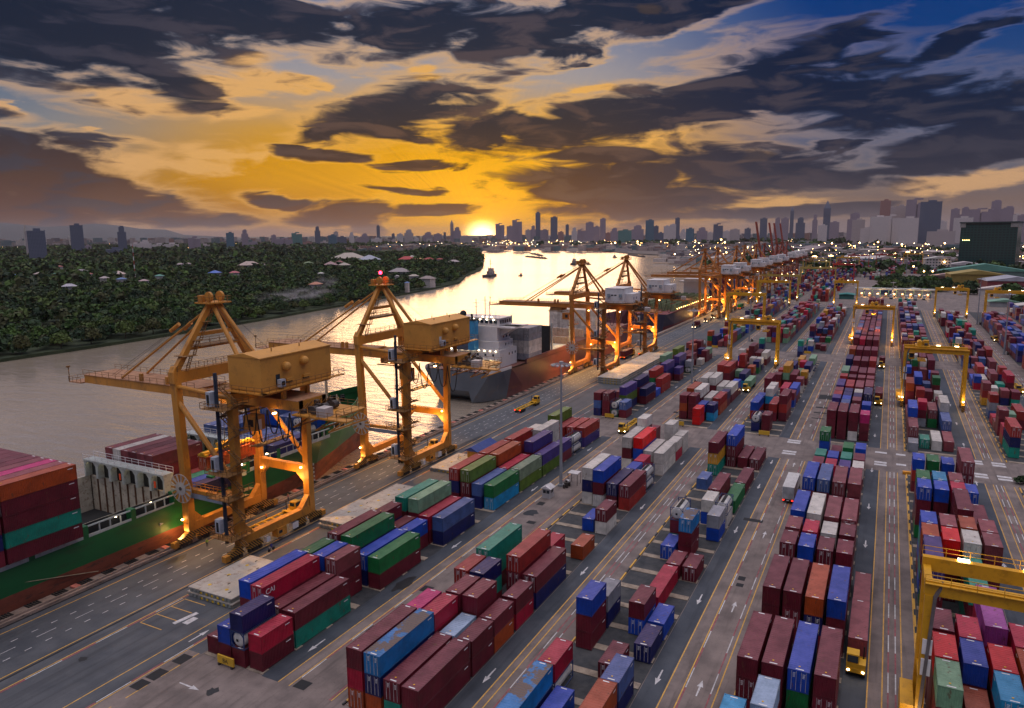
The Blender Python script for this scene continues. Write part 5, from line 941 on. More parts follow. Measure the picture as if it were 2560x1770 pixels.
sts(155.8, 0, 'second ochre quay crane with red beacon on its apex', False, beacon=True, lights=1.25, trolley=3)
sts(297.3, 1, 'orange quay crane with white machinery house, nearer of the middle pair', False, lights=3.2, trolley=18, boomL=46)
sts(356.7, 1, 'orange quay crane with white machinery house, farther of the middle pair', False, lights=3.2)
sts(533.3, 1, 'third white-housed quay crane, behind the middle pair', False, lights=3.5, detail=False)
sts(577, 1, 'fourth white-housed quay crane, just past the third one', False, lights=2.5, detail=False)
sts(654.4, 1, 'fifth white-housed quay crane in the far cluster', False, lights=2.5, detail=False)
sts(694, 1, 'sixth white-housed quay crane in the far cluster', False, lights=0, detail=False)
sts(760, 1, 'seventh white-housed quay crane, last one with lowered boom', False, lights=0, detail=False)
for i, x in enumerate((812, 905, 945, 1000)):
    sts(x, 2, ['dark red quay crane with raised boom, left of the three far ones', 'red quay crane with raised boom, middle of the far ones', 'red quay crane with raised boom, right of the far ones', 'faint red quay crane with raised boom, farthest away'][i], False, lights=0, detail=False, boom_up=True, boomL=52)
# container spreader hanging from the nearest crane
R = empty('lifting_spreader', (100.1, 116.4, 17.6)); tag(R, 'yellow lifting spreader holding an orange container under nearest crane', 'spreader')
My = mat('spreader_yellow', (.60, .36, .03), .5, .2)
b = MB(); b.box(-6.1, 6.1, -.5, .5, .25, .75); b.box(-6.1, -5.5, -1.2, 1.2, 0, .4); b.box(5.5, 6.1, -1.2, 1.2, 0, .4); b.box(-1.8, 1.8, -1.1, 1.1, .7, 1.5); b.build('spreader_beam', My, R)
b = MB(); [b.beam((a, 0, 1.5), (a*.7, -.2, 9.2), .09) for a in (-1.4, -.5, .5, 1.4)]; b.build('hoist_ropes', M_rope, R)
put_container(100.1, 116.4, 14.9, 12.192, 2.6, 'o', True, 'bright orange container hanging from the yellow spreader', 'shipping containers')
# ------------------------------------------------------------------ yard gantries
def rtg(X, yl, yr, label, kind=0, z=20.6, half=3.3, lit=0, detail=True, tro=.25):
    M = [mat('gantry_yellow', (.62, .31, .012), .45, .12, .3, dirt=(.25, .11, .01), dirtamt=.4), mat('gantry_olive', (.42, .30, .07), .55, .15), mat('gantry_red', (.34, .025, .02), .5, .2)][kind]
    R = empty('yard_gantry', (X, (yl+yr)/2, 0)); tag(R, label, 'gantry crane', 'rubber tyred gantries over the blocks'); s = (yl-yr)/2
    for u in (-half, half):
        b = MB(); b.box(u-.42, u+.42, -s-.5, s+.5, z-1.7, z); b.build('girder', M, R)
        for v in (-s, s):
            b = MB(); b.beam((u, v, 1.9), (u, v, z-1.7), .85, .95, .8, 1.1); b.build('leg', M, R)
    for v in (-s, s):
        b = MB(); b.box(-half-1.6, half+1.6, v-.45, v+.45, 1.3, 2.3); b.beam((-half, v, 7.5), (half, v, 7.5), .5); b.box(-half+.3, half-.3, v-.4, v+.4, z-1.6, z-.9); b.build('sill_beam', M, R)
        b = MB().use(M_wheel)
        for u in (-half-1.3, -half+.4, half-.4, half+1.3): b.cyl((u, v-.3, .62), (u, v+.3, .62), .62, n=14)
        b.use(M_stripe).box(-half-2.0, -half-1.7, v-.5, v+.5, .4, 2.3); b.build('wheel_set', None, R)
    if detail:
        b = MB().use(M)
        b.box(-half-2.0, half+1.0, s+.46, s+1.5, 2.2, 2.4); b.use(M).box(-half+.4, half-.8, s+.5, s+1.9, 2.4, 4.9); b.use(M_reel).cyl((-half-1.5, s+.9, 3.4), (-half-.1, s+.9, 3.4), .45); b.build('engine_cabinet', None, R)
        b = MB(); b.rail((-half-2, s+1.5, 2.4), (half+1, s+1.5, 2.4), step=1.2); 
        for u in (-half-.9, half+.9): b.box(min(u, u*.82), max(u, u*.82), -s-.5, s+.5, z-.25, z-.17); b.rail((u, -s-.5, z-.17), (u, s+.5, z-.17), step=2.4)
        b.build('handrail', M, R)
        b = MB(); b.beam((-half-.6, s-.6, z-1.8), (-half-.6, s+.1, 3), .35); b.beam((-half-.6, s-.6, z-1.8), (-half-.2, s-1.3, z), .3); b.build('cable_pipe', mat('pipe_grey', (.14, .12, .12)), R)
        b = MB(); b.box(-half-.66, -half-.5, s-.75, s+.25, 9.6, 11.6); b.box(-half-.66, -half-.5, s-.75, s+.25, 12.2, 14.0); b.build('notice_board', M_plate, R)
    ty = s*(1-2*tro)
    b = MB().use(M); b.box(-half-.2, half+.2, ty-2.2, ty+2.2, z+.1, z+.5); b.box(-1.2, 1.2, ty-1.8, ty-.2, z+.5, z+2.2); b.cyl((-2.4, ty+1.0, z+1.3), (2.0, ty+1.0, z+1.3), .8, n=14); b.box(1.3, 2.7, ty-1.5, ty+.1, z+.5, z+1.7); b.use(M_wheel).box(-2.6, -1.5, ty-1.4, ty-.4, z+.5, z+1.4); b.build('trolley', None, R)
    b = MB().use(M).box(-half+.6, -half+2.6, ty+2.3, ty+4.0, z-4.2, z-2.0); b.use(M_glass).box(-half+.55, -half+.6, ty+2.5, ty+3.8, z-3.6, z-2.3); b.build('operator_cab', None, R)
    b = MB().use(M); b.box(-3.0, 3.0, ty-1.2, ty+1.2, z-4.8, z-4.4); [b.beam((a, ty, z-4.4), (a, ty, z), .06) for a in (-1, 1)]; b.build('spreader', None, R)
    b = MB().use(M_lampW)
    for v in (-s*.7, -.1*s, s*.6): b.box(half-.2, half+.5, v-.6, v+.6, z+.08, z+.16)
    for v in (-s, s): b.box(-half-1.0, -half-.75, v-.25, v+.25, 3.2, 3.5)
    b.build('lamp', None, R)
    if lit:
        for v in (-s*.66, 0, s*.66): spot('gantry_lamp', R, (0, v, z-2.0), 2600*lit, col=(1.0, .45, .12), size=125, tgt=(0, v, 0))
        for v in (-s, s): spot('gantry_lamp', R, (-half-2.4, v, 5.5), 500*lit, col=(1.0, .58, .22), typ='POINT')
    else:
        for v in (-s, s): spot('gantry_lamp', R, (-half-1.8, v+.6, 4.2), 260, col=(1.0, .72, .35), typ='POINT')
    return R
rtg(93.4, -6.4, -25.2, 'big yellow yard gantry cut by the right picture edge', z=21.0, half=3.4, tro=.8)
rtg(284.5, -6.8, -24.9, 'yellow yard gantry standing over the middle of the right block', z=20.8, tro=.28)
rtg(433.5, 15.5, -3.6, 'floodlit orange yard gantry over the long maroon block', z=20.8, lit=2.4, tro=.5)
rtg(342, 63.2, 42.4, 'yellow yard gantry left of centre, over cream and green containers', z=20.8, tro=.75)
rtg(655, 39, 22, 'yellow yard gantry just left of the toll gate', z=20.6, detail=False)
rtg(596, -30.4, -49.8, 'yellow yard gantry right of the toll gate', z=20.6, detail=False, tro=.75)
rtg(566, -57.5, -81, 'yellow yard gantry in front of the parked cars, far right', z=21.5, detail=False)
rtg(640, 97.3, 72.0, 'orange yard gantry beside the far quay cranes', z=20.6, detail=False)
rtg(500, 95, 71.5, 'yellow yard gantry next to the tall lamp mast, far quayside', z=20.6, detail=False)
rtg(690, 103, 71, 'olive yard gantry behind the orange one', kind=1, z=23, detail=False)
rtg(805, 81, 48, 'olive yard gantry over the far dense block', kind=1, z=25, detail=False)
rtg(925, 58, 36, 'dark red yard gantry beyond the fence', kind=2, z=24, detail=False)
for i, (x, a, c) in enumerate(((1010, 96, 68), (1120, 110, 80), (1180, 70, 40), (1290, 60, 30), (1330, 20, -8), (1400, -20, -48))):
    rtg(x, a, c, ['pale yellow', 'olive', 'orange', 'salmon', 'rust red', 'orange red'][i]+' far yard gantry, '+ORD[i]+' of the row beyond the fence', kind=[1, 1, 0, 2, 2, 0][i], z=24, detail=False)

# ------------------------------------------------------------------ ships
def hull_mesh(b, st, mats, red_z):
    """st: list of (x, ykeel, half breadth at deck, half breadth at waterline, deck height, keel height); both colours split at red_z"""
    secs = []
    for x, yc, hb, hw, zd, zk in st:
        hm = hw+(hb-hw)*max(0, min(1, (red_z+3)/(zd+3)))
        L_ = [(yc-hb, zd), (yc-hm, red_z), (yc-hw, -2.8), (yc-hw*.82, zk)]
        secs.append([(x, y, z) for y, z in L_]+[(x, 2*yc-y, z) for y, z in L_[::-1]])
    n = 8
    vs = [p for s_ in secs for p in s_]
    b.add([], [])
    o = len(b.v); b.v += vs
    for i in range(len(secs)-1):
        for j in range(n-1):
            b.use(mats[1] if j in (1, 2, 3, 4, 5) else mats[0])
            b.f.append((o+i*n+j, o+i*n+j+1, o+(i+1)*n+j+1, o+(i+1)*n+j)); b.mi.append(b.cur)
    b.use(mats[0]); b.f.append(tuple(o+j for j in range(n))[::-1]); b.mi.append(b.cur)
    b.f.append(tuple(o+(len(secs)-1)*n+j for j in range(n))); b.mi.append(b.cur)
def bulwark(b, st, h, t=.25, side=-1, z0=0, skip=()):
    for i in range(len(st)-1):
        if i in skip: continue
        (x0, c0, hb0, _, zd0, _), (x1, c1, hb1, _, zd1, _) = st[i], st[i+1]
        y0, y1 = c0+side*hb0, c1+side*hb1
        b.beam((x0, y0-side*t/2, zd0+z0+h/2), (x1, y1-side*t/2, zd1+z0+h/2), t, h)
M_green = mat('hull_green', (.012, .115, .035), .45, .14, .15, dirt=(.03, .06, .03), dirtamt=.5, stretch=(.2, 1, 1))
M_boot = mat('hull_rust', (.17, .045, .025), .7, .35, .35, dirt=(.05, .025, .02), dirtamt=.8, stretch=(.35, 1, 1.2))
M_deck = mat('deck_green', (.05, .10, .07), .7, .3, .5); M_dgrey = mat('deck_grey', (.40, .44, .42), .55, .15, .4, dirt=(.18, .13, .10), dirtamt=.5)
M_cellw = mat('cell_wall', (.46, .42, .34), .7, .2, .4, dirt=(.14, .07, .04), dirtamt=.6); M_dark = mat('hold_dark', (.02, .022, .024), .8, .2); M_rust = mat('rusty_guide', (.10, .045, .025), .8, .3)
S1 = empty('container_ship', (0, 0, 0)); tag(S1, 'green container ship with rust red bottom lying under the ochre cranes', 'ship')
st1 = [(-30, 137.2, 14.6, 14.2, 7.4, -5), (20, 137.2, 14.8, 14.6, 7.4, -5), (60, 137.2, 14.8, 14.7, 7.4, -5), (100, 137.2, 14.8, 14.6, 8.0, -5), (122, 137.4, 14.6, 12.8, 9.0, -5), (136, 137.6, 13.6, 9.6, 10.2, -5), (148, 138, 11.2, 5.6, 11.4, -5), (158, 138.4, 7.6, 2.6, 12.4, -5), (165, 138.6, 3.8, .9, 13.2, -4.5), (169.5, 138.8, .7, .25, 13.8, -3)]
b = MB(); hull_mesh(b, st1, (M_green, M_boot), 3.0); b.build('hull', None, S1)
b = MB(); b.box(-30, 72.9, 123.4, 151.0, 7.4, 7.5); b.box(93.2, 117.6, 123.4, 151, 7.9, 8.0); b.box(117.6, 146, 126.6, 148.6, 9.3, 9.4); b.build('deck', M_deck, S1)
# outboard passage with frames and openings (the row of dark windows)
b = MB().use(M_green); x = -28; y = 122.45
while x < 142:
    f = max(0, (x-100)/40); yy = y+max(0, x-120)*.045+max(0, x-132)*.12; zd = 7.4+max(0, (x-85))*.052
    b.use(M_green).box(x, x+1.0, yy, yy+1.6, zd, zd+2.35); b.use(M_dgrey).box(x+1.0, x+9.2, yy+.05, yy+.25, zd+2.1, zd+2.35); b.box(x+1.0, x+9.2, yy, yy+.12, zd, zd+.75)
    for k in range(1, 4): b.box(x+1+k*2.05, x+1.15+k*2.05, yy+.02, yy+.3, zd, zd+2.2)
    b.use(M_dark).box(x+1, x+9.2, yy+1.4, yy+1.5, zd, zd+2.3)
    x += 9.2
b.build('side_passage', None, S1)
b = MB().use(M_lampW); x = -24
while x < 140:
    yy = y+max(0, x-120)*.045+max(0, x-132)*.12; zd = 7.4+max(0, (x-85))*.052; b.box(x, x+.35, yy+.5, yy+.85, zd+1.85, zd+2.05); x += 7.4
b.build('passage_lamp', None, S1)
b = MB().use(M_dgrey)
for x in (88, 108, 126): b.box(x, x+.5, 122.2, 122.36, 4.8, 5.0); b.prism([(x, 4.6), (x+.8, 4.9), (x, 5.2)], 122.3, 122.38)
for z in range(6): b.box(96.0, 96.3, 122.25, 122.36, -1+z*1.0, -.6+z*1.0); b.box(131.3, 131.6, 122.9+.2*z/6, 123.1+.2*z/6, -1+z*1.0, -.5+z*1.0)
b.build('draught_mark', None, S1)
b = MB(); bulwark(b, [s_ for s_ in st1 if s_[0] >= 136], 1.6, .25, -1); bulwark(b, [s_ for s_ in st1 if s_[0] >= 136], 1.6, .25, 1); b.build('bow_bulwark', M_green, S1)
# open hold with cell guides
b = MB().use(M_cellw)
b.box(73.0, 73.5, 124.4, 150.0, -2, 9.4); b.box(92.5, 93.0, 124.4, 150, -2, 9.4); b.box(73, 93, 149.6, 150.1, -2, 9.6); b.box(73, 93, 124.3, 124.8, 7, 9.4)
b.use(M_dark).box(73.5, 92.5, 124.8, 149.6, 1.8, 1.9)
b.use(M_rust)
for k in range(11):
    yy = 125.4+k*2.42; b.box(92.28, 92.5, yy, yy+.25, 1.9, 9.5); b.box(73.5, 73.72, yy, yy+.25, 1.9, 9.5)
b.use(M_cellw).box(73.3, 74.2, 136, 136.4, 9.4, 10.4)
b.build('open_hold', None, S1)
def lash_frame(x, z0, z1, y0, y1, nopen, nm='lashing_bridge'):
    b = MB().use(M_dgrey); b.box(x, x+2.4, y0, y1, z1-.35, z1)
    w = (y1-y0)/nopen
    for k in range(nopen+1): b.box(x+.1, x+2.3, y0+k*w-.35 if k else y0, y0+k*w+.35 if k < nopen else y1, z0, z1-.35)
    for k in range(nopen): b.prism([(y0+k*w+.35, z1-.35), (y0+k*w+1.2, z1-.35), (y0+k*w+.35, z1-1.3)][::-1], x+.12, x+.5, 'x'); b.prism([(y0+(k+1)*w-.35, z1-.35), (y0+(k+1)*w-1.2, z1-.35), (y0+(k+1)*w-.35, z1-1.3)], x+.12, x+.5, 'x')
    b.use(M_dark).box(x+1.5, x+1.6, y0+.4, y1-.4, z0, z1-.4)
    b.use(M_lampW)
    for k in range(nopen): b.box(x+.7, x+.95, y0+(k+.5)*w-.2, y0+(k+.5)*w+.2, z1-.62, z1-.45)
    b.use(mat('orange_ring', (.8, .09, .02))); b.box(x-.02, x+.12, y0+2.4, y0+2.9, z0+.9, z0+2.2); b.box(x-.02, x+.12, y0+w*3+.6, y0+w*3+1.0, z0+.9, z0+2.2)
    o = b.build(nm, None, S1); r = MB(); r.rail((x, y0, z1), (x, y1, z1)); r.rail((x+2.4, y0, z1), (x+2.4, y1, z1)); r.build('bridge_rail', M_plate, o)
lash_frame(93.2-2.4+.4, 9.6, 13.4, 124.6, 149.8, 6); lash_frame(115.6, 9.2, 13.2, 125.2, 149, 5); lash_frame(73.4-2.6+.6, 9.5, 10.6, 124.6, 136, 2)
# bow: breakwater, mast, winches
b = MB().use(mat('breakwater', (.16, .20, .19), .5, .2))
for k in range(20): b.box(149.0+.02*k, 149.35+.02*k, 129+k*.9, 129.55+k*.9, 11.2, 15.6)
b.box(149.5, 149.8, 129, 147, 11.2, 15.0); b.prism([(129, 11.2), (129, 15.2), (124.6+3, 11.4)], 145, 149.4, 'x'); b.build('breakwater', None, S1)
b = MB().use(mat('bow_cream', (.50, .42, .30), .6, .15)); b.beam((154, 138, 12), (154, 138, 21.5), .7, w2=.3); b.box(152.6, 155.4, 134.5, 141.5, 12.3, 13.2); b.prism([(151, 12.4), (153.4, 12.4), (151, 17.2)], 131.6, 132, 'y'); b.use(M_black)
for a, c in ((156, 136), (156, 140), (159, 137), (159, 140.4), (161, 138.8)): b.cyl((a, c, 13), (a, c, 14.3), .35, n=8); b.cyl((a+.9, c, 13), (a+.9, c, 14.3), .35, n=8)
b.use(M_lampW).box(151.3, 151.7, 130.0, 130.4, 13.9, 14.2); b.box(150.4, 150.8, 133.6, 134, 14.4, 14.7); b.build('mooring_gear', None, S1)
b = MB(); b.cyl((150, 126.8, 10), (171, QY+.2, 1), .07, n=6); b.cyl((158, 131, 11), (186, QY+.2, 1), .07, n=6); b.cyl((60, 122.6, 5), (75, QY+.3, 1), .07, n=6); b.build('mooring_rope', mat('rope_tan', (.35, .28, .18)), S1)
spot('hold_lamp', S1, (83, 127, 8.6), 160, col=(1, .8, .45), typ='POINT')
# second ship: grey stern, dark red side, white bridge
M_sgrey = mat('hull_grey', (.085, .105, .135), .5, .12, .12, dirt=(.13, .09, .08), dirtamt=.35); M_sred = mat('hull_darkred', (.13, .040, .048), .5, .16, .12, dirt=(.09, .05, .05), dirtamt=.5)
M_sw = mat('ship_white', (.62, .58, .56), .5, .06, .2, dirt=(.4, .33, .28), dirtamt=.25)
S2 = empty('container_ship', (0, 0, 0)); tag(S2, 'container ship with grey stern, white bridge house and dark red side', 'ship')
st2 = [(232, 143.5, 14.2, 6.5, 8.8, 1.5), (235, 143.5, 15.6, 10.0, 8.8, -1.2), (239.5, 143.5, 16.2, 12.2, 8.8, -3.2), (246, 143.5, 16.4, 14.0, 8.8, -5)]
b = MB(); hull_mesh(b, st2, (M_sgrey, M_sgrey), .5); b.build('stern', None, S2)
st2b = [(245.9, 143.5, 16.42, 14.02, 8.8, -5), (256, 143.5, 16.42, 15.8, 8.6, -5), (300, 143.5, 16.4, 16.2, 8.6, -5), (370, 143.5, 16.4, 16.2, 9.2, -5), (405, 143.5, 14.5, 11, 10.5, -5), (425, 143.5, 9, 3.4, 12, -5), (438, 143.5, 1.2, .4, 13, -4)]
b = MB(); hull_mesh(b, st2b, (M_sred, M_sred), .5); b.build('hull', None, S2)
b = MB(); b.box(233.5, 246, 129, 158, 8.8, 8.9); b.box(246, 400, 128.4, 158.6, 8.7, 8.8); b.build('deck', mat('deck_rust', (.20, .08, .06), .7, .3), S2)
b = MB(); bulwark(b, st2, 1.1, .2, -1); bulwark(b, st2, 1.1, .2, 1); b.rail((232, 130, 8.8), (232, 157, 8.8)); b.build('stern_rail', M_sw, S2)
b = MB().use(M_sw); bx = [(244.5, 259, 131.5, 155.5, 8.8, 15.6), (246.5, 258.5, 133, 154, 15.6, 18.6), (247.2, 258.2, 134, 153, 18.6, 21.6), (247.2, 258.2, 134, 153, 21.6, 24.4), (248.6, 258.8, 134, 153, 24.4, 27.4)]
for q in bx: b.box(*q)
b.box(247.6, 260, 126.8, 160.2, 23.9, 24.5); b.box(248.2, 259.2, 133.4, 153.6, 27.4, 27.65); b.prism([(126.8, 24.5), (134, 24.5), (134, 20.5)][::1], 250, 256, 'x')
b.build('bridge_house', None, S2)
b = MB()
for k in range(9): b.box(248.52, 248.6, 134.8+k*2.0, 136.2+k*2.0, 25.3, 26.7)
for k in range(5): b.box(249.6+k*1.9, 250.9+k*1.9, 133.92, 134.0, 25.3, 26.7)
for z in (19.6, 16.6, 13.0, 22.4):
    for k in range(3): b.box(252+k*2.6, 252.7+k*2.6, 133.0 if z < 19 and z > 15.6 else 133.92 if z > 18 else 131.42, 133.08 if z < 19 and z > 15.6 else 134.0 if z > 18 else 131.5, z, z+.9)
for k in range(6): b.box(244.42, 244.5, 134+k*3.4, 134.8+k*3.4, 13.2, 14.1)
b.box(244.42, 244.5, 136, 138.4, 9.6, 12.2); b.box(244.42, 244.5, 147, 149.6, 9.4, 11.8)
b.build('window', M_glass, S2)
b = MB().use(M_sw); b.rail((247.6, 126.8, 24.5), (247.6, 160.2, 24.5)); b.rail((248.2, 133.4, 27.65), (248.2, 153.6, 27.65)); b.rail((244.5, 131.5, 15.6), (244.5, 155.5, 15.6)); b.rail((244.5, 131.5, 15.6), (259, 131.5, 15.6)); b.box(242.5, 244.5, 131.5, 155.5, 12.1, 12.25); b.rail((242.5, 131.5, 12.25), (242.5, 155.5, 12.25)); b.build('deck_rail', M_sw, S2)
b = MB().use(M_sw)
for a, c, h in ((254, 143, 8), (252, 146, 7), (254, 141, 6)): b.beam((a, c, 27.6), (a, c, 27.6+h), .25); b.beam((a, c-1.4, 26+h), (a, c+1.4, 26+h), .14); b.beam((a, c-.8, 24.5+h), (a, c+.8, 24.5+h), .14)
for a, c, h in ((250, 136, 2.4), (251, 139, 1.8), (250, 150, 2.6)): b.beam((a, c, 27.6), (a, c, 27.6+h), .12)
b.build('radar_mast', M_sw, S2)
b = MB().use(mat('funnel_dark', (.06, .07, .10), .5, .15)); b.box(241.2, 244.4, 143.6, 150.6, 15.6, 27.2); b.use(mat('funnel_blue', (.03, .22, .42), .5, .15)).box(241.18, 244.42, 140.8, 143.6, 15.6, 27.0); b.use(M_dark).box(241.0, 244.6, 140.6, 150.8, 27.2, 27.5)
for c in (146.4, 148.2, 142.4): b.cyl((242.8, c, 27.4), (242.2, c, 29.6), .8 if c == 146.4 else .4, n=10)
b.sphere((242.6, 146.4, 29.6), 1.3, 12, 8); b.build('funnel', None, S2)
b = MB().use(M_lampW)
for k in range(9): b.box(244.2, 244.42, 133+k*2.5, 133.4+k*2.5, 15.1, 15.35)
for k in range(8): b.box(244.2, 244.42, 134+k*2.6, 134.4+k*2.6, 11.8, 12.0)
for k in range(6): b.box(248.3, 248.5, 136+k*3, 136.5+k*3, 26.8, 27.1)
for c in (137, 139, 141): b.box(248.4, 248.9, c, c+.4, 27.9, 28.2)
b.build('deck_lamp', None, S2)
for c in (136, 144, 152): spot('deck_light', S2, (242.6, c, 11.4), 420, col=(1, .74, .32), typ='POINT')
b = MB().use(M_wheel)
rr = random.Random(4)
for k in range(26): a, c = 233.5+rr.random()*8.5, 130.5+rr.random()*26; b.box(a, a+.5+rr.random(), c, c+.5+rr.random(), 8.9, 9.5+rr.random()*1.6)
for k in range(5): b.cyl((236, 132+k*5.6, 9.7), (236, 133.8+k*5.6, 9.7), .7, n=10)
b.build('mooring_winch', None, S2)
b = MB().use(M_sred); b.box(259.4, 400, 127.2, 128.0, 8.7, 10.4)
b.use(M_dgrey)
for x in (286, 306): 
    b.box(x, x+.7, 128, 128.6, 8.8, 22); b.box(x, x+.7, 158, 158.6, 8.8, 22)
b.build('side_coaming', None, S2)
b = MB().use(mat('hatch_cream', (.50, .40, .32), .6, .15, .4, dirt=(.25, .14, .1), dirtamt=.5))
for x, z in ((312, 12.5), (326, 14.6)):
    b.box(x-1.5, x, 129, 158, z-3.6, z)
    for k in range(11): b.box(x-1.9, x-1.5, 129+k*2.7, 129.5+k*2.7, z-3.6, z+.3)
b.use(M_dgrey).box(289, 306, 129.4, 157.6, 8.8, 9.9); b.build('hatch_coaming', None, S2)
b = MB().use(M_dark); b.box(284.6, 285.6, 128.6, 134, 8.8, 20.8); b.build('lashing_bridge', None, S2)
spot('deck_light', S2, (300, 132, 16), 1500, col=(1, .6, .25), typ='POINT')
# third and fourth ships
M_nav = mat('hull_navy', (.020, .022, .055), .5, .2, .1)
S3 = empty('container_ship', (0, 0, 0)); tag(S3, 'dark blue ship with red bottom beyond the middle cranes', 'ship')
st3 = [(452, 137, 13, 11, 9, -4), (470, 137, 14, 13.6, 8.6, -5), (560, 137, 14, 13.8, 9.2, -5), (600, 137, 12, 8, 11, -5), (618, 137, 1, .4, 13, -4)]
b = MB(); hull_mesh(b, st3, (M_nav, mat('hull_wine', (.13, .02, .03), .6, .2)), 1.2); b.build('hull', None, S3)
b = MB(); b.box(456, 596, 124, 150, 8.6, 8.8); b.build('deck', mat('deck_maroon', (.18, .04, .04)), S3)
b = MB().use(mat('stanchion', (.16, .20, .10), .7, .3))
for k in range(26):
    for c in range(5): b.box(476+k*4.2, 476.8+k*4.2, 125+c*5.6, 128+c*5.6, 8.8, 13.2)
b.build('deck_stanchion', None, S3)
b = MB().use(M_lamp)
for k in range(20): b.box(478+k*5.4, 478.3+k*5.4, 123.2, 123.5, 10.4, 10.7)
b.build('rail_lamp', None, S3)
b = MB().use(M_sw); b.box(584, 594, 128, 146, 8.8, 24); b.box(583, 594, 124, 150, 21, 22); b.box(610, 612, 136, 138, 12, 22); b.build('bridge_house', None, S3)
S4 = empty('container_ship', (0, 0, 0)); tag(S4, 'navy ship stacked with blue containers in the far crane cluster', 'ship')
st4 = [(640, 139, 14, 12, 9, -4), (660, 139, 15, 14.6, 9, -5), (800, 139, 15, 14, 10, -5), (840, 139, 2, .5, 13, -4)]
b = MB(); hull_mesh(b, st4, (M_nav, M_boot), 1.2); b.build('hull', None, S4)
b = MB()
for k in range(9):
    for c in range(10):
        b.use(mat('stack_'+['navy', 'maroon', 'blue'][(k+c) % 3], [(.02, .03, .12), (.2, .03, .04), (.03, .09, .3)][(k+c) % 3])); b.box(662+k*13, 674+k*13, 126.4+c*2.5, 128.8+c*2.5, 9, 17+2.6*((k*3+c) % 3))
b.build('deck_cargo', None, S4)
# small craft in the river
def tug(x, y, rz, sc, label, dark=False):
    R = empty('tug_boat', (x, y, -3), rz); tag(R, label, 'boat'); R.scale = (sc, sc, sc)
    b = MB().use(mat('tug_hull', (.05, .045, .05), .6)); b.prism([(-12, -3.4), (8, -3.4), (12.5, 0), (8, 3.4), (-12, 3.4)], -.5, 1.8, 'z'); b.build('hull', None, R)
    b = MB().use(mat('tug_house', (.35, .28, .26), .6)); b.box(-3, 6, -2.2, 2.2, 1.8, 4.4); b.box(0, 5, -1.8, 1.8, 4.4, 6.6); b.build('wheelhouse', None, R)
    b = MB(); b.beam((1, 0, 6.6), (1, 0, 14), .3); b.beam((-6, 0, 1.8), (-6, 0, 8), .35); b.beam((1, -1.6, 10), (1, 1.6, 10), .2); b.beam((1, -1, 12), (1, 1, 12), .2); b.build('mast', M_stair, R)
    return R
tug(1430, 590, .3, 1.8, 'tug boat cluster with tall masts, upstream of the middle cranes'); tug(1390, 560, .5, 1.1, 'low dark work boat right below the masted tug'); tug(1874, 656, .6, 1.1, 'small tug boat under way near the far bank')
tug(2600, 1260, .5, 1.3, 'small distant boat in the river bend'); tug(1010, 505, .2, .6, 'tiny boat in mid river left of the grey ship')
rr = random.Random(9)
def barge(x, y, L, W_, rz, label, col=(.06, .045, .045)):
    R = empty('barge', (x, y, -3), rz); tag(R, label, 'barge', 'barges moored in the river')
    b = MB().use(mat('barge_%d' % int(col[0]*1000), col, .8, .3)); b.prism([(-L/2, -W_/2), (L*.42, -W_/2), (L/2, 0), (L*.42, W_/2), (-L/2, W_/2)], -.4, 1.9, 'z'); b.build('hull', None, R)
    b = MB(); b.prism([(-W_*.4, 1.9), (W_*.4, 1.9), (W_*.25, 3.2), (0, 3.8), (-W_*.25, 3.2)], -L*.35, L*.35, 'x'); b.build('cargo_cover', mat('tarp', (.09, .07, .06), .8, .3), R)
    b = MB(); b.box(-L*.48, -L*.40, -2, 2, 1.9, 4.6); b.build('cabin', mat('barge_cabin', (.16, .10, .07)), R)
for i in range(5): barge(1760+i*26, 815+i*22+rr.random()*4, 46, 11, .75+rr.random()*.15, 'dark barge in the nearer moored row, %s from the left' % ORD[4-i])
for i in range(4): barge(1990+i*55, 930+i*34, 52, 12, .6+rr.random()*.2, 'dark barge in the farther moored row, %s from the left' % ORD[3-i])
for i in range(3): barge(1450+i*22, 570+i*16, 40, 10, .6, 'dark barge tied beside the masted tug, %s out' % ORD[i])
barge(2470, 900, 90, 16, .55, 'long dark red barge below the far shore lights', (.20, .03, .03))
for i in range(5): barge(1960+i*34, 610+i*19, 40, 10, .5+rr.random()*.2, 'dark barge tied along the far embankment, %s from right' % ORD[i])
R = tug(978, 541, .25, 1.9, 'old dark dredger moored at the wooded bank')

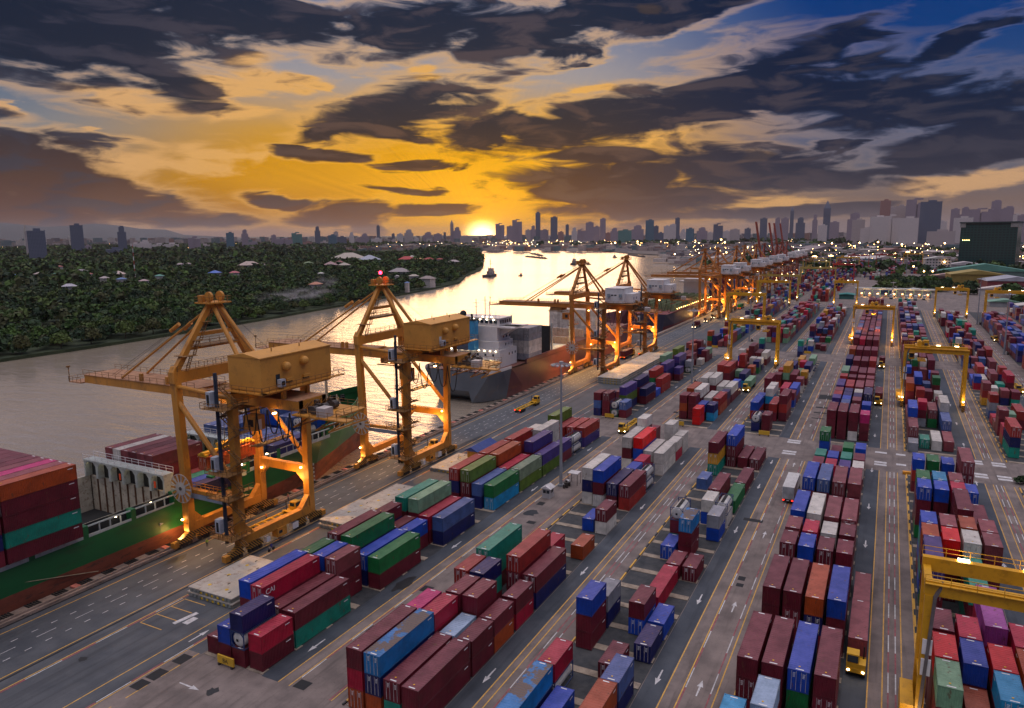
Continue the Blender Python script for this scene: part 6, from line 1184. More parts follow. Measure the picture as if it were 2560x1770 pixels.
# ------------------------------------------------------------------ vehicles, masts, huts, people
M_ty = mat('truck_yellow', (.62, .34, .02), .45, .12, .5); M_tyre = mat('tyre', (.015, .015, .015), .85, .1); M_tail = emis('tail_lamp', (1.0, .02, .01), 7.0); M_head = emis('head_lamp', (1.0, .80, .5), 22.0)
def truck(x, y, d, label, load=None, name='terminal_truck', cab_col=None):
    """d = +1 drives away along +X; origin at trailer centre on the ground"""
    R = empty(name, (x, y, 0), 0 if d > 0 else math.pi); tag(R, label, 'truck', 'yard trucks'); M = cab_col or M_ty
    b = MB().use(M); b.box(-6.2, 6.2, -.95, -.65, 1.05, 1.35); b.box(-6.2, 6.2, .65, .95, 1.05, 1.35)
    for k in range(7): b.box(-6.2+k*2.0, -5.9+k*2.0, -1.1, 1.1, 1.08, 1.33)
    b.box(-6.25, -5.85, -1.22, 1.22, .95, 1.4); b.box(5.8, 6.2, -1.22, 1.22, .95, 1.5); b.build('trailer_frame', None, R)
    b = MB().use(M_tyre)
    for a in (-5.2, -4.0, -2.8): 
        for s in (-1, 1): b.cyl((a, s*.6, .5), (a, s*1.2, .5), .5, n=12)
    b.build('trailer_wheels', None, R)
    b = MB().use(M_tail)
    for s in (-1, 1): b.box(-6.30, -6.25, s*.95-.18, s*.95+.18, .98, 1.16)
    b.build('tail_lamps', None, R)
    cx_ = 7.4
    b = MB().use(M); b.box(cx_-1.6, cx_+2.0, -1.2, 1.2, .75, 1.35); b.box(cx_-.2, cx_+1.9, -1.2, .35, 1.35, 2.0); b.prism([(cx_-.2, 2.0), (cx_+1.8, 2.0), (cx_+1.55, 3.15), (cx_-.1, 3.15)], -1.2, .35); b.box(cx_+.3, cx_+2.0, .35, 1.2, 1.35, 2.1); b.build('cab', None, R)
    b = MB().use(M_glass); b.prism([(cx_+1.81, 2.15), (cx_+1.88, 2.15), (cx_+1.66, 3.0), (cx_+1.6, 3.0)], -1.1, .25); b.box(cx_+.1, cx_+1.4, -1.23, -1.2, 2.1, 2.95); b.box(cx_+.1, cx_+1.4, .35, .38, 2.1, 2.95); b.box(cx_-.24, cx_-.18, -1.0, .2, 2.2, 2.95); b.build('cab_window', None, R)
    b = MB().use(M_tyre)
    for a in (cx_-.9, cx_+1.2):
        for s in (-1, 1): b.cyl((a, s*.65, .5), (a, s*1.2, .5), .5, n=12)
    b.use(M_black).cyl((cx_-.6, .9, 1.3), (cx_-.6, .9, 3.4), .09); b.build('cab_wheels', None, R)
    b = MB().use(M_head)
    for s in (-1, 1): b.box(cx_+2.0, cx_+2.05, s*.9-.14, s*.9+.14, .95, 1.15)
    b.build('head_lamps', None, R)
    if load:
        for i, (cx2, L, c) in enumerate(load):
            put_container(x+(cx2 if d > 0 else -cx2), y, 1.40, L, 2.6, c, False, '%s container riding on %s' % (CNAME[c], label.split(',')[0].replace('yellow truck', 'the truck')), 'shipping containers')
    return R
truck(104.6, 111.8, 1, 'yellow truck with empty trailer under the nearest quay crane')
truck(158, 111.0, 1, 'yellow truck with empty trailer under the second quay crane')
truck(221, 109.0, 1, 'yellow truck driving with empty trailer along the quay lanes')
truck(214, 68.6, -1, 'yellow truck with headlights on the crossing past the light tower')
truck(111, .5, -1, 'yellow truck, under a long container beside the maroon block', [(0, 12.192, 'h')])
truck(305, 108.0, 1, 'yellow truck under the nearer white crane, empty trailer')
truck(338, 111.5, 1, 'yellow truck hauling a maroon container between white cranes', [(0, 12.192, 'm')])
truck(352, 106.8, 1, 'yellow truck behind the farther white crane, empty trailer')
truck(470, 108.0, -1, 'yellow truck carrying a maroon container on the far quay', [(0, 6.058, 'm')], cab_col=M_stair); truck(505, 108.4, -1, 'brown truck with empty trailer, first on the far quay', cab_col=M_stair); truck(530, 109, -1, 'brown truck with empty trailer, second on the far quay', cab_col=M_stair)
truck(600, 104, 1, 'truck with a green container on the far quay', [(0, 12.192, 'g')])
truck(287, .4, -1, 'yellow truck loaded with a maroon container beside the floodlit gantry', [(0, 12.192, 'm')]); truck(366, .2, -1, 'yellow truck with teal container under the floodlit gantry', [(0, 6.058, 'm')])
truck(290, 45.4, -1, 'yellow truck under the gantry left of centre', [(0, 12.192, 'G')])
truck(330, -46.0, -1, 'yellow truck parked at the light mast on the right'); truck(480, -54.5, -1, 'yellow truck standing by the far right gantry')
put_container(124.5, .5, .0, 12.192, 2.6, 'h', False, 'faded maroon container on the lane behind the yellow truck', 'shipping containers')
# box lorry
R = empty('box_lorry', (172.2, 16.75, 0)); tag(R, 'white box lorry driving away on the middle lane', 'lorry')
b = MB(); b.box(-6.5, 4.5, -1.25, 1.25, 1.15, 4.0); b.build('cargo_box', mat('lorry_white', (.56, .54, .52), .5, .12, .5, dirt=(.3, .25, .22), dirtamt=.4), R)
b = MB().use(mat('lorry_back', (.34, .36, .38), .5)); b.box(-6.56, -6.5, -1.2, -.03, 1.25, 3.9); b.box(-6.56, -6.5, .03, 1.2, 1.25, 3.9); b.build('rear_door', None, R)
b = MB().use(mat('lorry_cab', (.42, .42, .44), .4)); b.box(4.8, 6.9, -1.2, 1.2, .7, 3.1); b.use(M_glass).box(6.9, 6.94, -1.1, 1.1, 1.9, 2.9); b.build('cab', None, R)
b = MB().use(M_tyre); [b.cyl((a, s*.7, .5), (a, s*1.25, .5), .5, n=12) for a in (-4.6, -3.3, 2.6, 5.8) for s in (-1, 1)]; b.build('wheels', None, R)
b = MB().use(M_black); b.box(-6.5, 4.6, -1.0, 1.0, .75, 1.14); b.build('chassis', None, R)
b = MB().use(M_tail); b.box(-6.62, -6.56, -1.1, -.75, .85, 1.02); b.box(-6.62, -6.56, .75, 1.1, .85, 1.02); b.use(M_plate).box(-6.62, -6.56, -.25, .25, .8, .98); b.build('tail_lamps', None, R)
# high masts
M_pole = mat('galvanised_pole', (.25, .26, .28), .5, .1); M_headf = mat('mast_head', (.30, .30, .32), .5, .1)
def mast(x, y, h, label, on=False, ring=True):
    R = empty('light_mast', (x, y, 0)); tag(R, label, 'light mast', 'tall floodlight masts')
    b = MB(); b.cyl((0, 0, .3), (0, 0, h), .42, .17, 12); b.cyl((0, 0, 0), (0, 0, .5), .8, .8, 10); b.build('pole', M_pole, R)
    b = MB(); 
    for i in range(12):
        a = 2*math.pi*i/12; b.beam((math.cos(a)*.3, math.sin(a)*.3, h-.3), (math.cos(a)*1.9, math.sin(a)*1.9, h-.5), .07); b.beam((math.cos(a)*1.7, math.sin(a)*1.7, h-.45), (math.cos(a)*2.5, math.sin(a)*2.5, h-.7), .62, .2)
    b.cyl((0, 0, h-.5), (0, 0, h+.2), .5, n=10); b.build('lamp_ring', M_headf if not on else M_lamp, R)
    b = MB().use(M_wheel)
    for k in range(5): b.box(-1.5+k*.7, -1.1+k*.7, -1.6-(k % 2)*.5, -1.2, 0, 1.0+.3*(k % 3))
    b.use(M_plate).box(.6, 1.3, -1.8, -1.0, 0, 1.4); b.build('base_equipment', None, R)
    return R
mast(154.7, 66.9, 30.2, 'tall grey light mast by the white hut, nearest one'); mast(289.8, 68.1, 30, 'light mast left of the cream containers, second one'); mast(418.6, 67.1, 30, 'light mast behind the gantry left of centre'); mast(555.8, -52.9, 30, 'light mast with lit top on the right')
mast(423.6, -52.6, 30, 'light mast at the right edge by the parked truck'); mast(601.7, 68.5, 30, 'light mast beside the orange far gantry'); mast(906.9, 60.2, 34, 'sodium lit mast beyond the fence, nearer one', on=True); mast(880, 75, 34, 'sodium lit mast beyond the fence, left one', on=True); mast(1100, -20, 34, 'sodium lit mast among far trees', on=True); mast(760, -4, 14, 'short pole in front of the toll gate')
# hut and shelter by the nearest mast
R = empty('guard_hut', (146.6, 66.6, 0)); tag(R, 'small white guard hut with pitched roof by the nearest mast', 'hut')
b = MB(); b.box(-1.1, 1.1, -1.0, 1.0, 0, 2.3); b.build('wall', mat('hut_wall', (.40, .38, .38), .6, .1), R)
b = MB(); b.add([(-1.4, -1.3, 2.3), (1.4, -1.3, 2.3), (1.4, 1.3, 2.3), (-1.4, 1.3, 2.3), (-1.4, 0, 3.0), (1.4, 0, 3.0)], [(0, 1, 5, 4), (2, 3, 4, 5), (3, 0, 4), (1, 2, 5), (3, 2, 1, 0)]); b.build('roof', mat('hut_roof', (.55, .52, .52)), R)
b = MB(); b.box(-1.13, -1.1, -.8, -.1, 1.2, 1.9); b.box(-1.13, -1.1, .05, .75, 1.2, 1.9); b.box(-.5, .6, -1.03, -1.0, 1.2, 1.9); b.build('window', M_glass, R)
R = empty('mast_shelter', (157.6, 64.6, 0)); tag(R, 'open white-roofed shelter behind the nearest mast', 'shelter')
b = MB(); b.box(-1.2, 1.2, -1.3, 1.3, 2.8, 2.95); b.build('roof', mat('hut_roof', (.55, .52, .52)), R); b = MB(); [b.beam((a, c, 0), (a, c, 2.8), .1) for a in (-1.1, 1.1) for c in (-1.2, 1.2)]; b.build('post', M_wheel, R)
R = empty('canopy_shed', (167, 96.0, 0)); tag(R, 'shed with blue canopy and yellow walls beside the hatch covers', 'shed')
b = MB(); b.prism([(-2.2, 2.9), (2.2, 2.9), (0, 4.0)], -5.5, 5.5, 'x'); b.build('roof', mat('blue_canopy', (.03, .06, .24), .6, .15), R); b = MB(); b.box(-4.5, 4.5, -1.6, 1.6, 0, 2.9); b.build('wall', mat('shed_yellow', (.5, .26, .03)), R)
def bike(x, y, label, rz=.2):
    R = empty('motorbike', (x, y, 0), rz); tag(R, label, 'motorbike'); b = MB().use(M_tyre); b.cyl((-.6, -.05, .3), (-.6, .05, .3), .3); b.cyl((.65, -.05, .3), (.65, .05, .3), .3); b.build('wheels', None, R)
    b = MB(); b.box(-.7, .3, -.15, .15, .55, .8); b.beam((.2, 0, .7), (.65, 0, .35), .1); b.beam((.35, 0, .7), (.5, 0, 1.05), .08); b.beam((.45, -.3, 1.05), (.45, .3, 1.05), .05); b.build('body', mat('bike_body', (.10, .10, .14)), R)
for i in range(3): bike(159.5+i*1.5, 98.4+.8*i, ['scooter parked nearest the blue canopy shed', 'middle scooter by the blue canopy shed', 'scooter parked farthest by the blue canopy shed'][i], 1.2)
bike(96.6, 102.3, 'motorbike ridden along the yellow line under the nearest crane', .1)
bike(110, 97.5, 'motorbike standing between the hatch covers', .8)
# people: one continuous skinned body each
def person(x, y, z, rz, label, pose, top=(.25, .4, .05), leg=(.03, .035, .05), seat=False):
    me = bpy.data.meshes.new('person'); 
    if seat: J = [(0, 0, .82), (0, .0, 1.05), (.02, 0, 1.30), (.04, 0, 1.42), (.05, 0, 1.52), (.05, 0, 1.64), (.02, .17, 1.34), (.22, .24, 1.12), (.42, .22, 1.06), (.02, -.17, 1.34), (.22, -.24, 1.12), (.42, -.22, 1.06), (.28, .13, .80), (.30, .15, .42), (.40, .15, .36), (.28, -.13, .80), (.30, -.15, .42), (.40, -.15, .36)]
    else: J = [(0, 0, .95), (0, 0, 1.12), (.0, 0, 1.36), (.01, 0, 1.46), (.02, 0, 1.54), (.02, 0, 1.68), (0, .19, 1.40), (-.02, .25, 1.13), (.06, .27, .90), (0, -.19, 1.40), (-.02+pose*.2, -.25, 1.14), (.08+pose*.25, -.24, .93+pose*.1), (.03, .10, .90), (.04+.12*pose, .11, .50), (-.02+.06*pose, .12, .07), (-.02, -.10, .90), (.0, -.11, .50), (-.06, -.12, .07)]
    E_ = [(0, 1), (1, 2), (2, 3), (3, 4), (4, 5), (2, 6), (6, 7), (7, 8), (2, 9), (9, 10), (10, 11), (0, 12), (12, 13), (13, 14), (0, 15), (15, 16), (16, 17)]
    r_ = [.13, .13, .14, .06, .075, .09, .065, .05, .035, .065, .05, .035, .095, .065, .05, .095, .065, .05]
    me.from_pydata(J, E_, []); o = bpy.data.objects.new('person', me); COL.objects.link(o); o.location = (x, y, z); o.rotation_euler.z = rz
    md = o.modifiers.new('skin', 'SKIN'); sv = me.skin_vertices[0].data
    for i, q in enumerate(r_): sv[i].radius = (q, q)
    sv[0].use_root = True; o.modifiers.new('sub', 'SUBSURF').levels = 1; o.modifiers['sub'].render_levels = 1
    m, t, bb = new_mat('clothes'); c = N(t, 'ShaderNodeTexCoord'); s_ = N(t, 'ShaderNodeSeparateXYZ'); t.links.new(c.outputs['Object'], s_.inputs[0])
    col_ = MIX(t, MA(t, 'GREATER_THAN', s_.outputs[2], .97 if not seat else .86), leg, top); col_ = MIX(t, MA(t, 'GREATER_THAN', s_.outputs[2], 1.49), col_, (.30, .16, .10)); col_ = MIX(t, MA(t, 'GREATER_THAN', s_.outputs[2], 1.62), col_, (.55, .45, .08)); t.links.new(col_, bb.inputs['Base Color']); me.materials.append(m)
    tag(o, label, 'person'); return o
person(92.4, 114.9, 0, .6, 'person in a yellow-green safety vest standing on the lit quay', .3)
person(96.6, 102.3, .0, .1, 'rider in blue on the motorbike under the nearest crane', 0, top=(.05, .06, .30), seat=True)
person(118.4, 119.0, 0, 2.2, 'person in red and white by the far bogie of the nearest crane', .2, top=(.5, .10, .08))
person(107.4, 114.6, 0, 3.0, 'person in orange vest behind the truck under the nearest crane', .2, top=(.55, .14, .03))
person(103.5, 106.9, 0, 1.0, 'person in dark clothes beside the crane cabinets', .2, top=(.06, .05, .05))
person(152.6, 106.0, 0, 2.0, 'person in light clothes beside the second crane leg', .2, top=(.4, .35, .3))
# hatch covers lying on the quay
M_hatch = mat('hatch_plate', (.42, .38, .33), .6, .16, .35, dirt=(.20, .10, .06), dirtamt=.55); M_hside = mat('hatch_side', (.24, .25, .23), .6, .2)
def hatch(x0, x1, y0, y1, n, label, z=0.0, group='ship hatch covers lying on the quay'):
    R = empty('hatch_cover', ((x0+x1)/2, (y0+y1)/2, z)); tag(R, label, 'hatch cover', group); a, c = (x1-x0)/2, (y1-y0)/2
    b = MB(); b.box(-a, a, -c, c, .62, .80); b.build('top_plate', M_hatch, R)
    b = MB(); b.box(-a+.15, a-.15, -c+.15, c-.15, 0, .62)
    k = -c+.3
    while k < c-.5: b.box(-a-.02, -a+.12, k, k+.35, .1, .6); k += .9
    b.build('side_frame', M_hside, R)
    b = MB().use(mat('yellow_socket', (.62, .40, .02)))
    for i in range(3):
        for j in range(2): b.cyl((-a*.7+i*a*.6, -c*.35+j*c*.8, .80), (-a*.7+i*a*.6, -c*.35+j*c*.8, .83), .32, n=10)
    for j in range(5): b.box(-a-.05, -a-.02, -c+1.6+j*1.3, -c+2.05+j*1.3, .15, .5)
    b.use(M_wheel)
    for i in range(6): b.box(-a*.8+i*a*.31, -a*.8+i*a*.31+.5, -c*.6+(i % 3)*c*.5, -c*.6+(i % 3)*c*.5+.18, .80, .86)
    b.build('socket', None, R)
hatch(77.2, 91.0, 91.3, 101.9, 1, 'grey hatch cover nearest the camera on the quay, lower one'); hatch(77.3, 90.9, 91.5, 101.6, 1, 'grey hatch cover with yellow sockets, top of the nearest pair', .87)
hatch(109.5, 123.2, 91.3, 102.2, 1, 'rusty hatch cover, second along the quay, bottom'); hatch(109.8, 123, 91.5, 102, 1, 'pale hatch cover, second along the quay, on top', .87)
hatch(123.9, 137, 91.2, 102.2, 1, 'pale hatch cover, third along the quay'); hatch(150.8, 165, 92.0, 102.0, 1, 'yellow lit hatch cover behind the second crane')
for i in range(6):
    for k in range(3): hatch(274+i*11.6, 285.2+i*11.6, 92.6, 102.6, 1, 'hatch cover in stack by the white cranes, %s from near end, %s layer' % (ORD[i], ['bottom', 'middle', 'top'][k]), z=k*.9)
# signs reading BA etc.
M_sign = mat('sign_yellow', (.62, .36, .03), .5, .1)
def letters(txt, R, mat_, size, loc, rot):
    c = bpy.data.curves.new('lettering', 'FONT'); c.body = txt; c.size = size; c.align_x = 'CENTER'; c.extrude = .01; c.materials.append(mat_)
    o = bpy.data.objects.new('lettering', c); COL.objects.link(o); bpy.context.view_layer.update()
    me = bpy.data.meshes.new_from_object(o.evaluated_get(bpy.context.evaluated_depsgraph_get())); bpy.data.objects.remove(o); o = bpy.data.objects.new('lettering', me); COL.objects.link(o); o.parent = R; o.location = loc; o.rotation_euler = rot; return o
def board(x, y, label, txt=None):
    R = empty('block_sign', (x, y, 0)); tag(R, label, 'sign', 'yellow block end signs')
    b = MB(); b.box(-.12, .12, -1.55, 1.55, .35, 1.55); b.build('panel', M_sign, R); b = MB(); b.box(-.25, .25, -1.4, -1.1, 0, .35); b.box(-.25, .25, 1.1, 1.4, 0, .35); b.build('foot', M_wheel, R)
    if txt: letters(txt, R, M_black, .85, (-.135, 0, .62), (RAD(90), 0, RAD(-90)))
board(65.4, 79.4, 'yellow board reading BA in front of the nearest block', 'BA')
for x, y, l in ((221.6, 78.6, 'yellow board at the near end of the block beyond the crossing, quay side'), (221.6, 55.6, 'yellow board at the red and maroon stacks beyond the crossing'), (221.4, 30.0, 'yellow board below the tank and maroon stacks on the crossing'), (385.2, 33.5, 'yellow board at the third block far crossing'), (199.0, -15.8, 'yellow board at the block end right of the zebra marking'), (385.5, 79.0, 'small yellow board at the far quayside block')): board(x, y, l)
R = empty('barrier_block', (200.4, -8.2, 0), .1); tag(R, 'orange barrier block lying on the crossing at the right', 'barrier'); b = MB(); b.box(-.5, .5, -.2, 1.9, 0, .7); b.build('body', mat('barrier_orange', (.6, .25, .02)), R)
# CAI on the crimson container side
cai = [o for o in COL.objects if o.name.startswith('shipping_container') and abs(o.location.x-79.0) < 1.2 and abs(o.location.y-80.5) < .6 and o.location.z > 5]
if cai: letters('CAI', cai[0], M_plate, 1.15, (-4.6, -CW/2-.03, 1.45), (RAD(90), 0, 0))
# white tarpaulined heap and bush by the right block
R = empty('tarpaulin_heap', (205.5, -37.4, 0)); tag(R, 'white tarpaulin heap at the right edge beyond the crossing', 'tarpaulin'); b = MB(); b.add([(-2.4, -3.2, 0), (2.6, -3.6, 0), (2.6, 2.0, 0), (-2.0, 2.2, 0), (-.6, -1.5, 2.4), (.9, .2, 2.6)], [(0, 1, 4), (1, 5, 4), (1, 2, 5), (2, 3, 5), (3, 4, 5), (3, 0, 4)]); b.build('cover', mat('tarp_white', (.42, .48, .60), .6, .1), R)
# toll gate
R = empty('toll_gate', (765, -4, 0)); tag(R, 'long low toll gate with flat pale roof and lit booths', 'toll gate')
b = MB(); b.box(-5, 5, -34, 32, 6.6, 7.9); b.build('roof', mat('gate_roof', (.40, .42, .40), .6, .1), R)
b = MB(); [b.box(-.5, .5, -31+k*6.8, -30.2+k*6.8, 0, 6.6) for k in range(10)]; b.build('pillar', mat('gate_pillar', (.10, .22, .25)), R)
b = MB(); [b.box(-3, 2, -29.5+k*6.8, -27.5+k*6.8, .3, 3.2) for k in range(9)]; b.build('booth', mat('booth', (.35, .25, .2)), R)
b = MB().use(M_lamp); [b.box(-3.4, -3.0, -29+k*6.8, -28+k*6.8, 2.8, 3.1) for k in range(9)]; b.build('booth_lamp', None, R)
for k in range(5): spot('booth_light', R, (-6, -26+k*12, 4), 2200, col=(1, .55, .2), typ='POINT')
def lorry(x, y, label, col=(.5, .5, .48)):
    R = empty('lorry', (x, y, 0)); tag(R, label, 'lorry', 'lorries at the toll gate'); b = MB(); b.box(-5, 3, -1.25, 1.25, 1.1, 3.9); b.build('cargo_box', mat('lorry_%d' % int(col[2]*100), col), R); b = MB(); b.box(3.2, 5.2, -1.2, 1.2, .6, 3); b.build('cab', mat('lorry_cab', (.42, .42, .44)), R); b = MB(); [b.cyl((a, -1.2, .5), (a, 1.2, .5), .5, n=8) for a in (-4, 2.4, 4.4)]; b.build('wheels', M_tyre, R)
for i, (x, y) in enumerate(((738, -15), (735, -22), (742, -29), (740, 8), (744, -3))): lorry(x, y, 'white lorry waiting at the toll gate, %s from the right' % ORD[[2, 1, 0, 4, 3][i]])

# ------------------------------------------------------------------ vegetation
def leaf_mat(name, c1, c2):
    m, t, b = new_mat(name); a = N(t, 'ShaderNodeAttribute', attribute_name='Col')
    t.links.new(a.outputs['Color'], b.inputs['Base Color']); b.inputs['Roughness'].default_value = .7; b.inputs['Specular IOR Level'].default_value = .2; return m
M_leaf = leaf_mat('leaves', None, None); M_bark = mat('bark', (.07, .05, .035), .9, .3)
G = np.random.default_rng(7)
def in_poly(x, y, poly):
    r = np.zeros(len(x), bool); n = len(poly)
    for i in range(n):
        x0, y0 = poly[i]; x1, y1 = poly[(i+1) % n]
        c = ((y0 > y) != (y1 > y)) & (x < (x1-x0)*(y-y0)/((y1-y0) if y1 != y0 else 1e-9)+x0); r ^= c
    return r
def leaf_mass(cx, cy, cz, rad, hgt, col, nleaf, size):
    """numpy: quads scattered through lumpy crowns; returns verts, cols"""
    n = len(cx); V = []; C = []
    tot = int(nleaf)*n; idx = np.repeat(np.arange(n), int(nleaf))
    d = G.normal(size=(tot, 3)); d /= np.linalg.norm(d, axis=1)[:, None]; d[:, 2] = np.abs(d[:, 2])*1.0-.15
    lob = G.normal(size=(n, 5, 3)); lob /= np.linalg.norm(lob, axis=2)[:, :, None]
    dot = np.einsum('ij,ikj->ik', d, lob[idx]); lump = .74+.34*np.clip(dot.max(axis=1), 0, 1)**3
    rr = (G.random(tot)**.35)*lump
    P = np.stack([cx[idx]+d[:, 0]*rad[idx]*rr, cy[idx]+d[:, 1]*rad[idx]*rr, cz[idx]+(hgt[idx]*(.42+d[:, 2]*.56*rr))], 1)
    nr = d+G.normal(size=(tot, 3))*.55; nr /= np.linalg.norm(nr, axis=1)[:, None]
    a = np.cross(nr, G.normal(size=(tot, 3))); a /= np.linalg.norm(a, axis=1)[:, None]; b_ = np.cross(nr, a)
    s = (size[idx]*(.6+.8*G.random(tot)))[:, None]
    quad = np.stack([P-a*s-b_*s*.7, P+a*s-b_*s*.7, P+a*s*.8+b_*s*.9, P-a*s*.7+b_*s*.8], 1)
    c = col[idx]*(.72+.56*G.random(tot))[:, None]
    return quad.reshape(-1, 3), c
def quads_object(name, V, C, m):
    n = len(V)//4; me = bpy.data.meshes.new(name); me.vertices.add(len(V)); me.vertices.foreach_set('co', V.astype(np.float32).ravel())
    me.loops.add(len(V)); me.loops.foreach_set('vertex_index', np.arange(len(V), dtype=np.int32)); me.polygons.add(n); me.polygons.foreach_set('loop_start', np.arange(0, len(V), 4, dtype=np.int32)); me.polygons.foreach_set('loop_total', np.full(n, 4, np.int32))
    me.update(calc_edges=True); ca = me.color_attributes.new('Col', 'FLOAT_COLOR', 'CORNER'); c4 = np.ones((len(V), 4), np.float32); c4[:, :3] = np.repeat(C, 4, axis=0); ca.data.foreach_set('color', c4.ravel()); me.materials.append(m); me.update()
    o = bpy.data.objects.new(name, me); COL.objects.link(o); return o
GREENS = np.array([(.020, .045, .014), (.030, .062, .014), (.045, .085, .016), (.016, .036, .016), (.060, .090, .022), (.028, .050, .020), (.05, .055, .02)])
bank = np.array(BANK_L)
def bank_y(x): return np.interp(x, bank[:, 0], bank[:, 1])
VV, CC = [], []
def band(x0, x1, d0, d1, n, r0, r1, nl, sz, hmul=1.0):
    x = G.uniform(x0, x1, n); y = bank_y(x)+G.uniform(d0, d1, n); rad = G.uniform(r0, r1, n); h = rad*G.uniform(1.5, 2.3, n)*hmul
    col = GREENS[G.integers(0, len(GREENS), n)]*G.uniform(.8, 1.3, (n, 1)); z = np.full(n, -1.6)
    v, c = leaf_mass(x, y, z, rad, h, col, nl, np.full(n, sz)); VV.append(v); CC.append(c)
band(150, 700, 5, 70, 620, 3.6, 6.4, 170, .75); band(700, 1300, 5, 90, 620, 4, 7, 90, 1.0); band(150, 900, 70, 420, 2300, 4, 7.5, 60, 1.25)
band(900, 2000, 60, 700, 2600, 5, 9, 34, 2.0); band(100, 1600, 420, 1500, 3600, 6, 11, 22, 2.8); band(1300, 3600, 4, 260, 900, 7, 11, 24, 2.6); band(1200, 4200, 600, 2600, 3200, 9, 16, 12, 5.0); band(300, 3000, 1400, 2900, 3000, 9, 16, 12, 5.0)
tag(quads_object('mangrove_forest', np.concatenate(VV), np.concatenate(CC), M_leaf), 'dense dark green riverside forest on the far bank', None, None, 'stuff')
def tree(x, y, z, rad, h, ci, label, nl=420, sz=.6, group='trees standing out along the river bank', trunk=.35):
    R = empty('leafy_tree', (x, y, z)); tag(R, label, 'tree', group)
    b = MB(); b.cyl((0, 0, 0), (.2, .1, h*.55), trunk, trunk*.5, 8); 
    for k in range(5): a = k*1.3; b.cyl((.1, .05, h*(.25+.06*k)), (math.cos(a)*rad*.6, math.sin(a)*rad*.6, h*(.55+.05*k)), trunk*.4, trunk*.15, 6)
    b.build('trunk', M_bark, R)
    v, c = leaf_mass(np.array([0.]), np.array([0.]), np.array([0.0]), np.array([rad]), np.array([h]), GREENS[[ci]]*1.25, nl, np.array([sz])); o = quads_object('crown', v, c, M_leaf); o.parent = R
rr = random.Random(2)
bt = [(205, 'broad dark'), (222, 'rounded'), (243, 'yellowish green'), (262, 'tall dark'), (285, 'low spreading'), (306, 'bright green'), (330, 'broad rounded'), (352, 'dark'), (376, 'light green cone shaped'), (402, 'bushy'), (430, 'dull green'), (462, 'rounded dark'), (500, 'bright green'), (540, 'leaning'), (585, 'broad'), (640, 'dark rounded'), (700, 'pale green'), (760, 'small bright'), (840, 'tall'), (930, 'broad dark')]
for i, (x, adj) in enumerate(bt): tree(x, float(bank_y(x))+3+rr.random()*5, -1.8, 4.2+rr.random()*2.4, 9.5+rr.random()*5, rr.randrange(7), '%s tree at the far waterline, %s along the bank from the left' % (adj, ORD[i]), nl=520)
# trees among the port buildings on the right
rt = [(860, -5), (880, -12), (905, -18), (850, -30), (930, -30), (870, -46), (900, -55), (960, -22), (985, -42), (1010, -8), (1060, -60), (1120, 20), (1180, 40), (1250, 75), (1310, 90), (1400, -60), (1350, -140), (1420, -150), (1280, -160), (1450, -100), (1520, -60), (1220, -110), (700, -95), (640, -100), (1150, 95), (1230, -20), (560, -100), (1500, 20), (1600, 100), (1650, 60), (1380, 30), (1100, -50), (820, -70), (795, -100)]
for i, (x, y) in enumerate(rt): tree(x, y, 0, 7+rr.random()*6, 10+rr.random()*7, rr.randrange(7), 'dark roundish tree behind the toll gate, %s counting away' % ORD[i] if i < 20 else 'dark tree among the far roofs on the right, %s counting away' % ORD[i-20], nl=300, sz=1.2, group='trees behind the toll gate', trunk=.5)
VV, CC = [], []
def patch(x0, x1, y0, y1, n, r0, r1, nl, sz):
    x = G.uniform(x0, x1, n); y = G.uniform(y0, y1, n); rad = G.uniform(r0, r1, n); col = GREENS[G.integers(0, len(GREENS), n)]
    v, c = leaf_mass(x, y, np.zeros(n), rad, rad*G.uniform(.9, 1.6, n), col, nl, np.full(n, sz)); VV.append(v); CC.append(c)
patch(820, 1060, -75, 12, 130, 3, 6, 70, 1.0); patch(1100, 3000, -900, 300, 700, 7, 15, 30, 3.2); patch(3000, 6500, -3000, 1500, 900, 12, 25, 14, 8); patch(560, 700, -115, -92, 30, 2, 4, 60, .8); patch(203, 209, -33.5, -30.5, 8, .8, 1.6, 90, .25)
tag(quads_object('shrubbery', np.concatenate(VV), np.concatenate(CC), M_leaf), 'scattered shrubs and far tree clumps around the port', None, None, 'stuff')
# ------------------------------------------------------------------ buildings
def tower_mat(name, col, wcol, sx_=3.2, sz_=3.4, lit=.0):
    if name in MATS: return MATS[name]
    m, t, b = new_mat(name); g = N(t, 'ShaderNodeTexCoord'); s_ = N(t, 'ShaderNodeSeparateXYZ'); t.links.new(g.outputs['Object'], s_.inputs[0])
    h = MA(t, 'ADD', s_.outputs[0], s_.outputs[1])
    fz = MA(t, 'GREATER_THAN', MA(t, 'FRACT', MA(t, 'DIVIDE', s_.outputs[2], sz_)), .45); fx = MA(t, 'GREATER_THAN', MA(t, 'FRACT', MA(t, 'DIVIDE', h, sx_)), .35)
    w = MA(t, 'MULTIPLY', fz, fx); c = MIX(t, MA(t, 'MULTIPLY', w, .8), col, wcol); t.links.new(c, b.inputs['Base Color']); b.inputs['Roughness'].default_value = .6
    MATS[name] = m; return m
TC_ = {'slate': ((.12, .14, .20), (.06, .07, .11)), 'mauve': ((.34, .27, .31), (.14, .12, .16)), 'stone': ((.50, .42, .40), (.18, .16, .19)), 'pale': ((.66, .58, .55), (.24, .22, .25)), 'glass': ((.08, .17, .23), (.04, .09, .14)), 'brick': ((.38, .20, .17), (.14, .09, .10)), 'green': ((.10, .25, .22), (.04, .10, .12))}
def hor(px): return 596.0-.0075*px
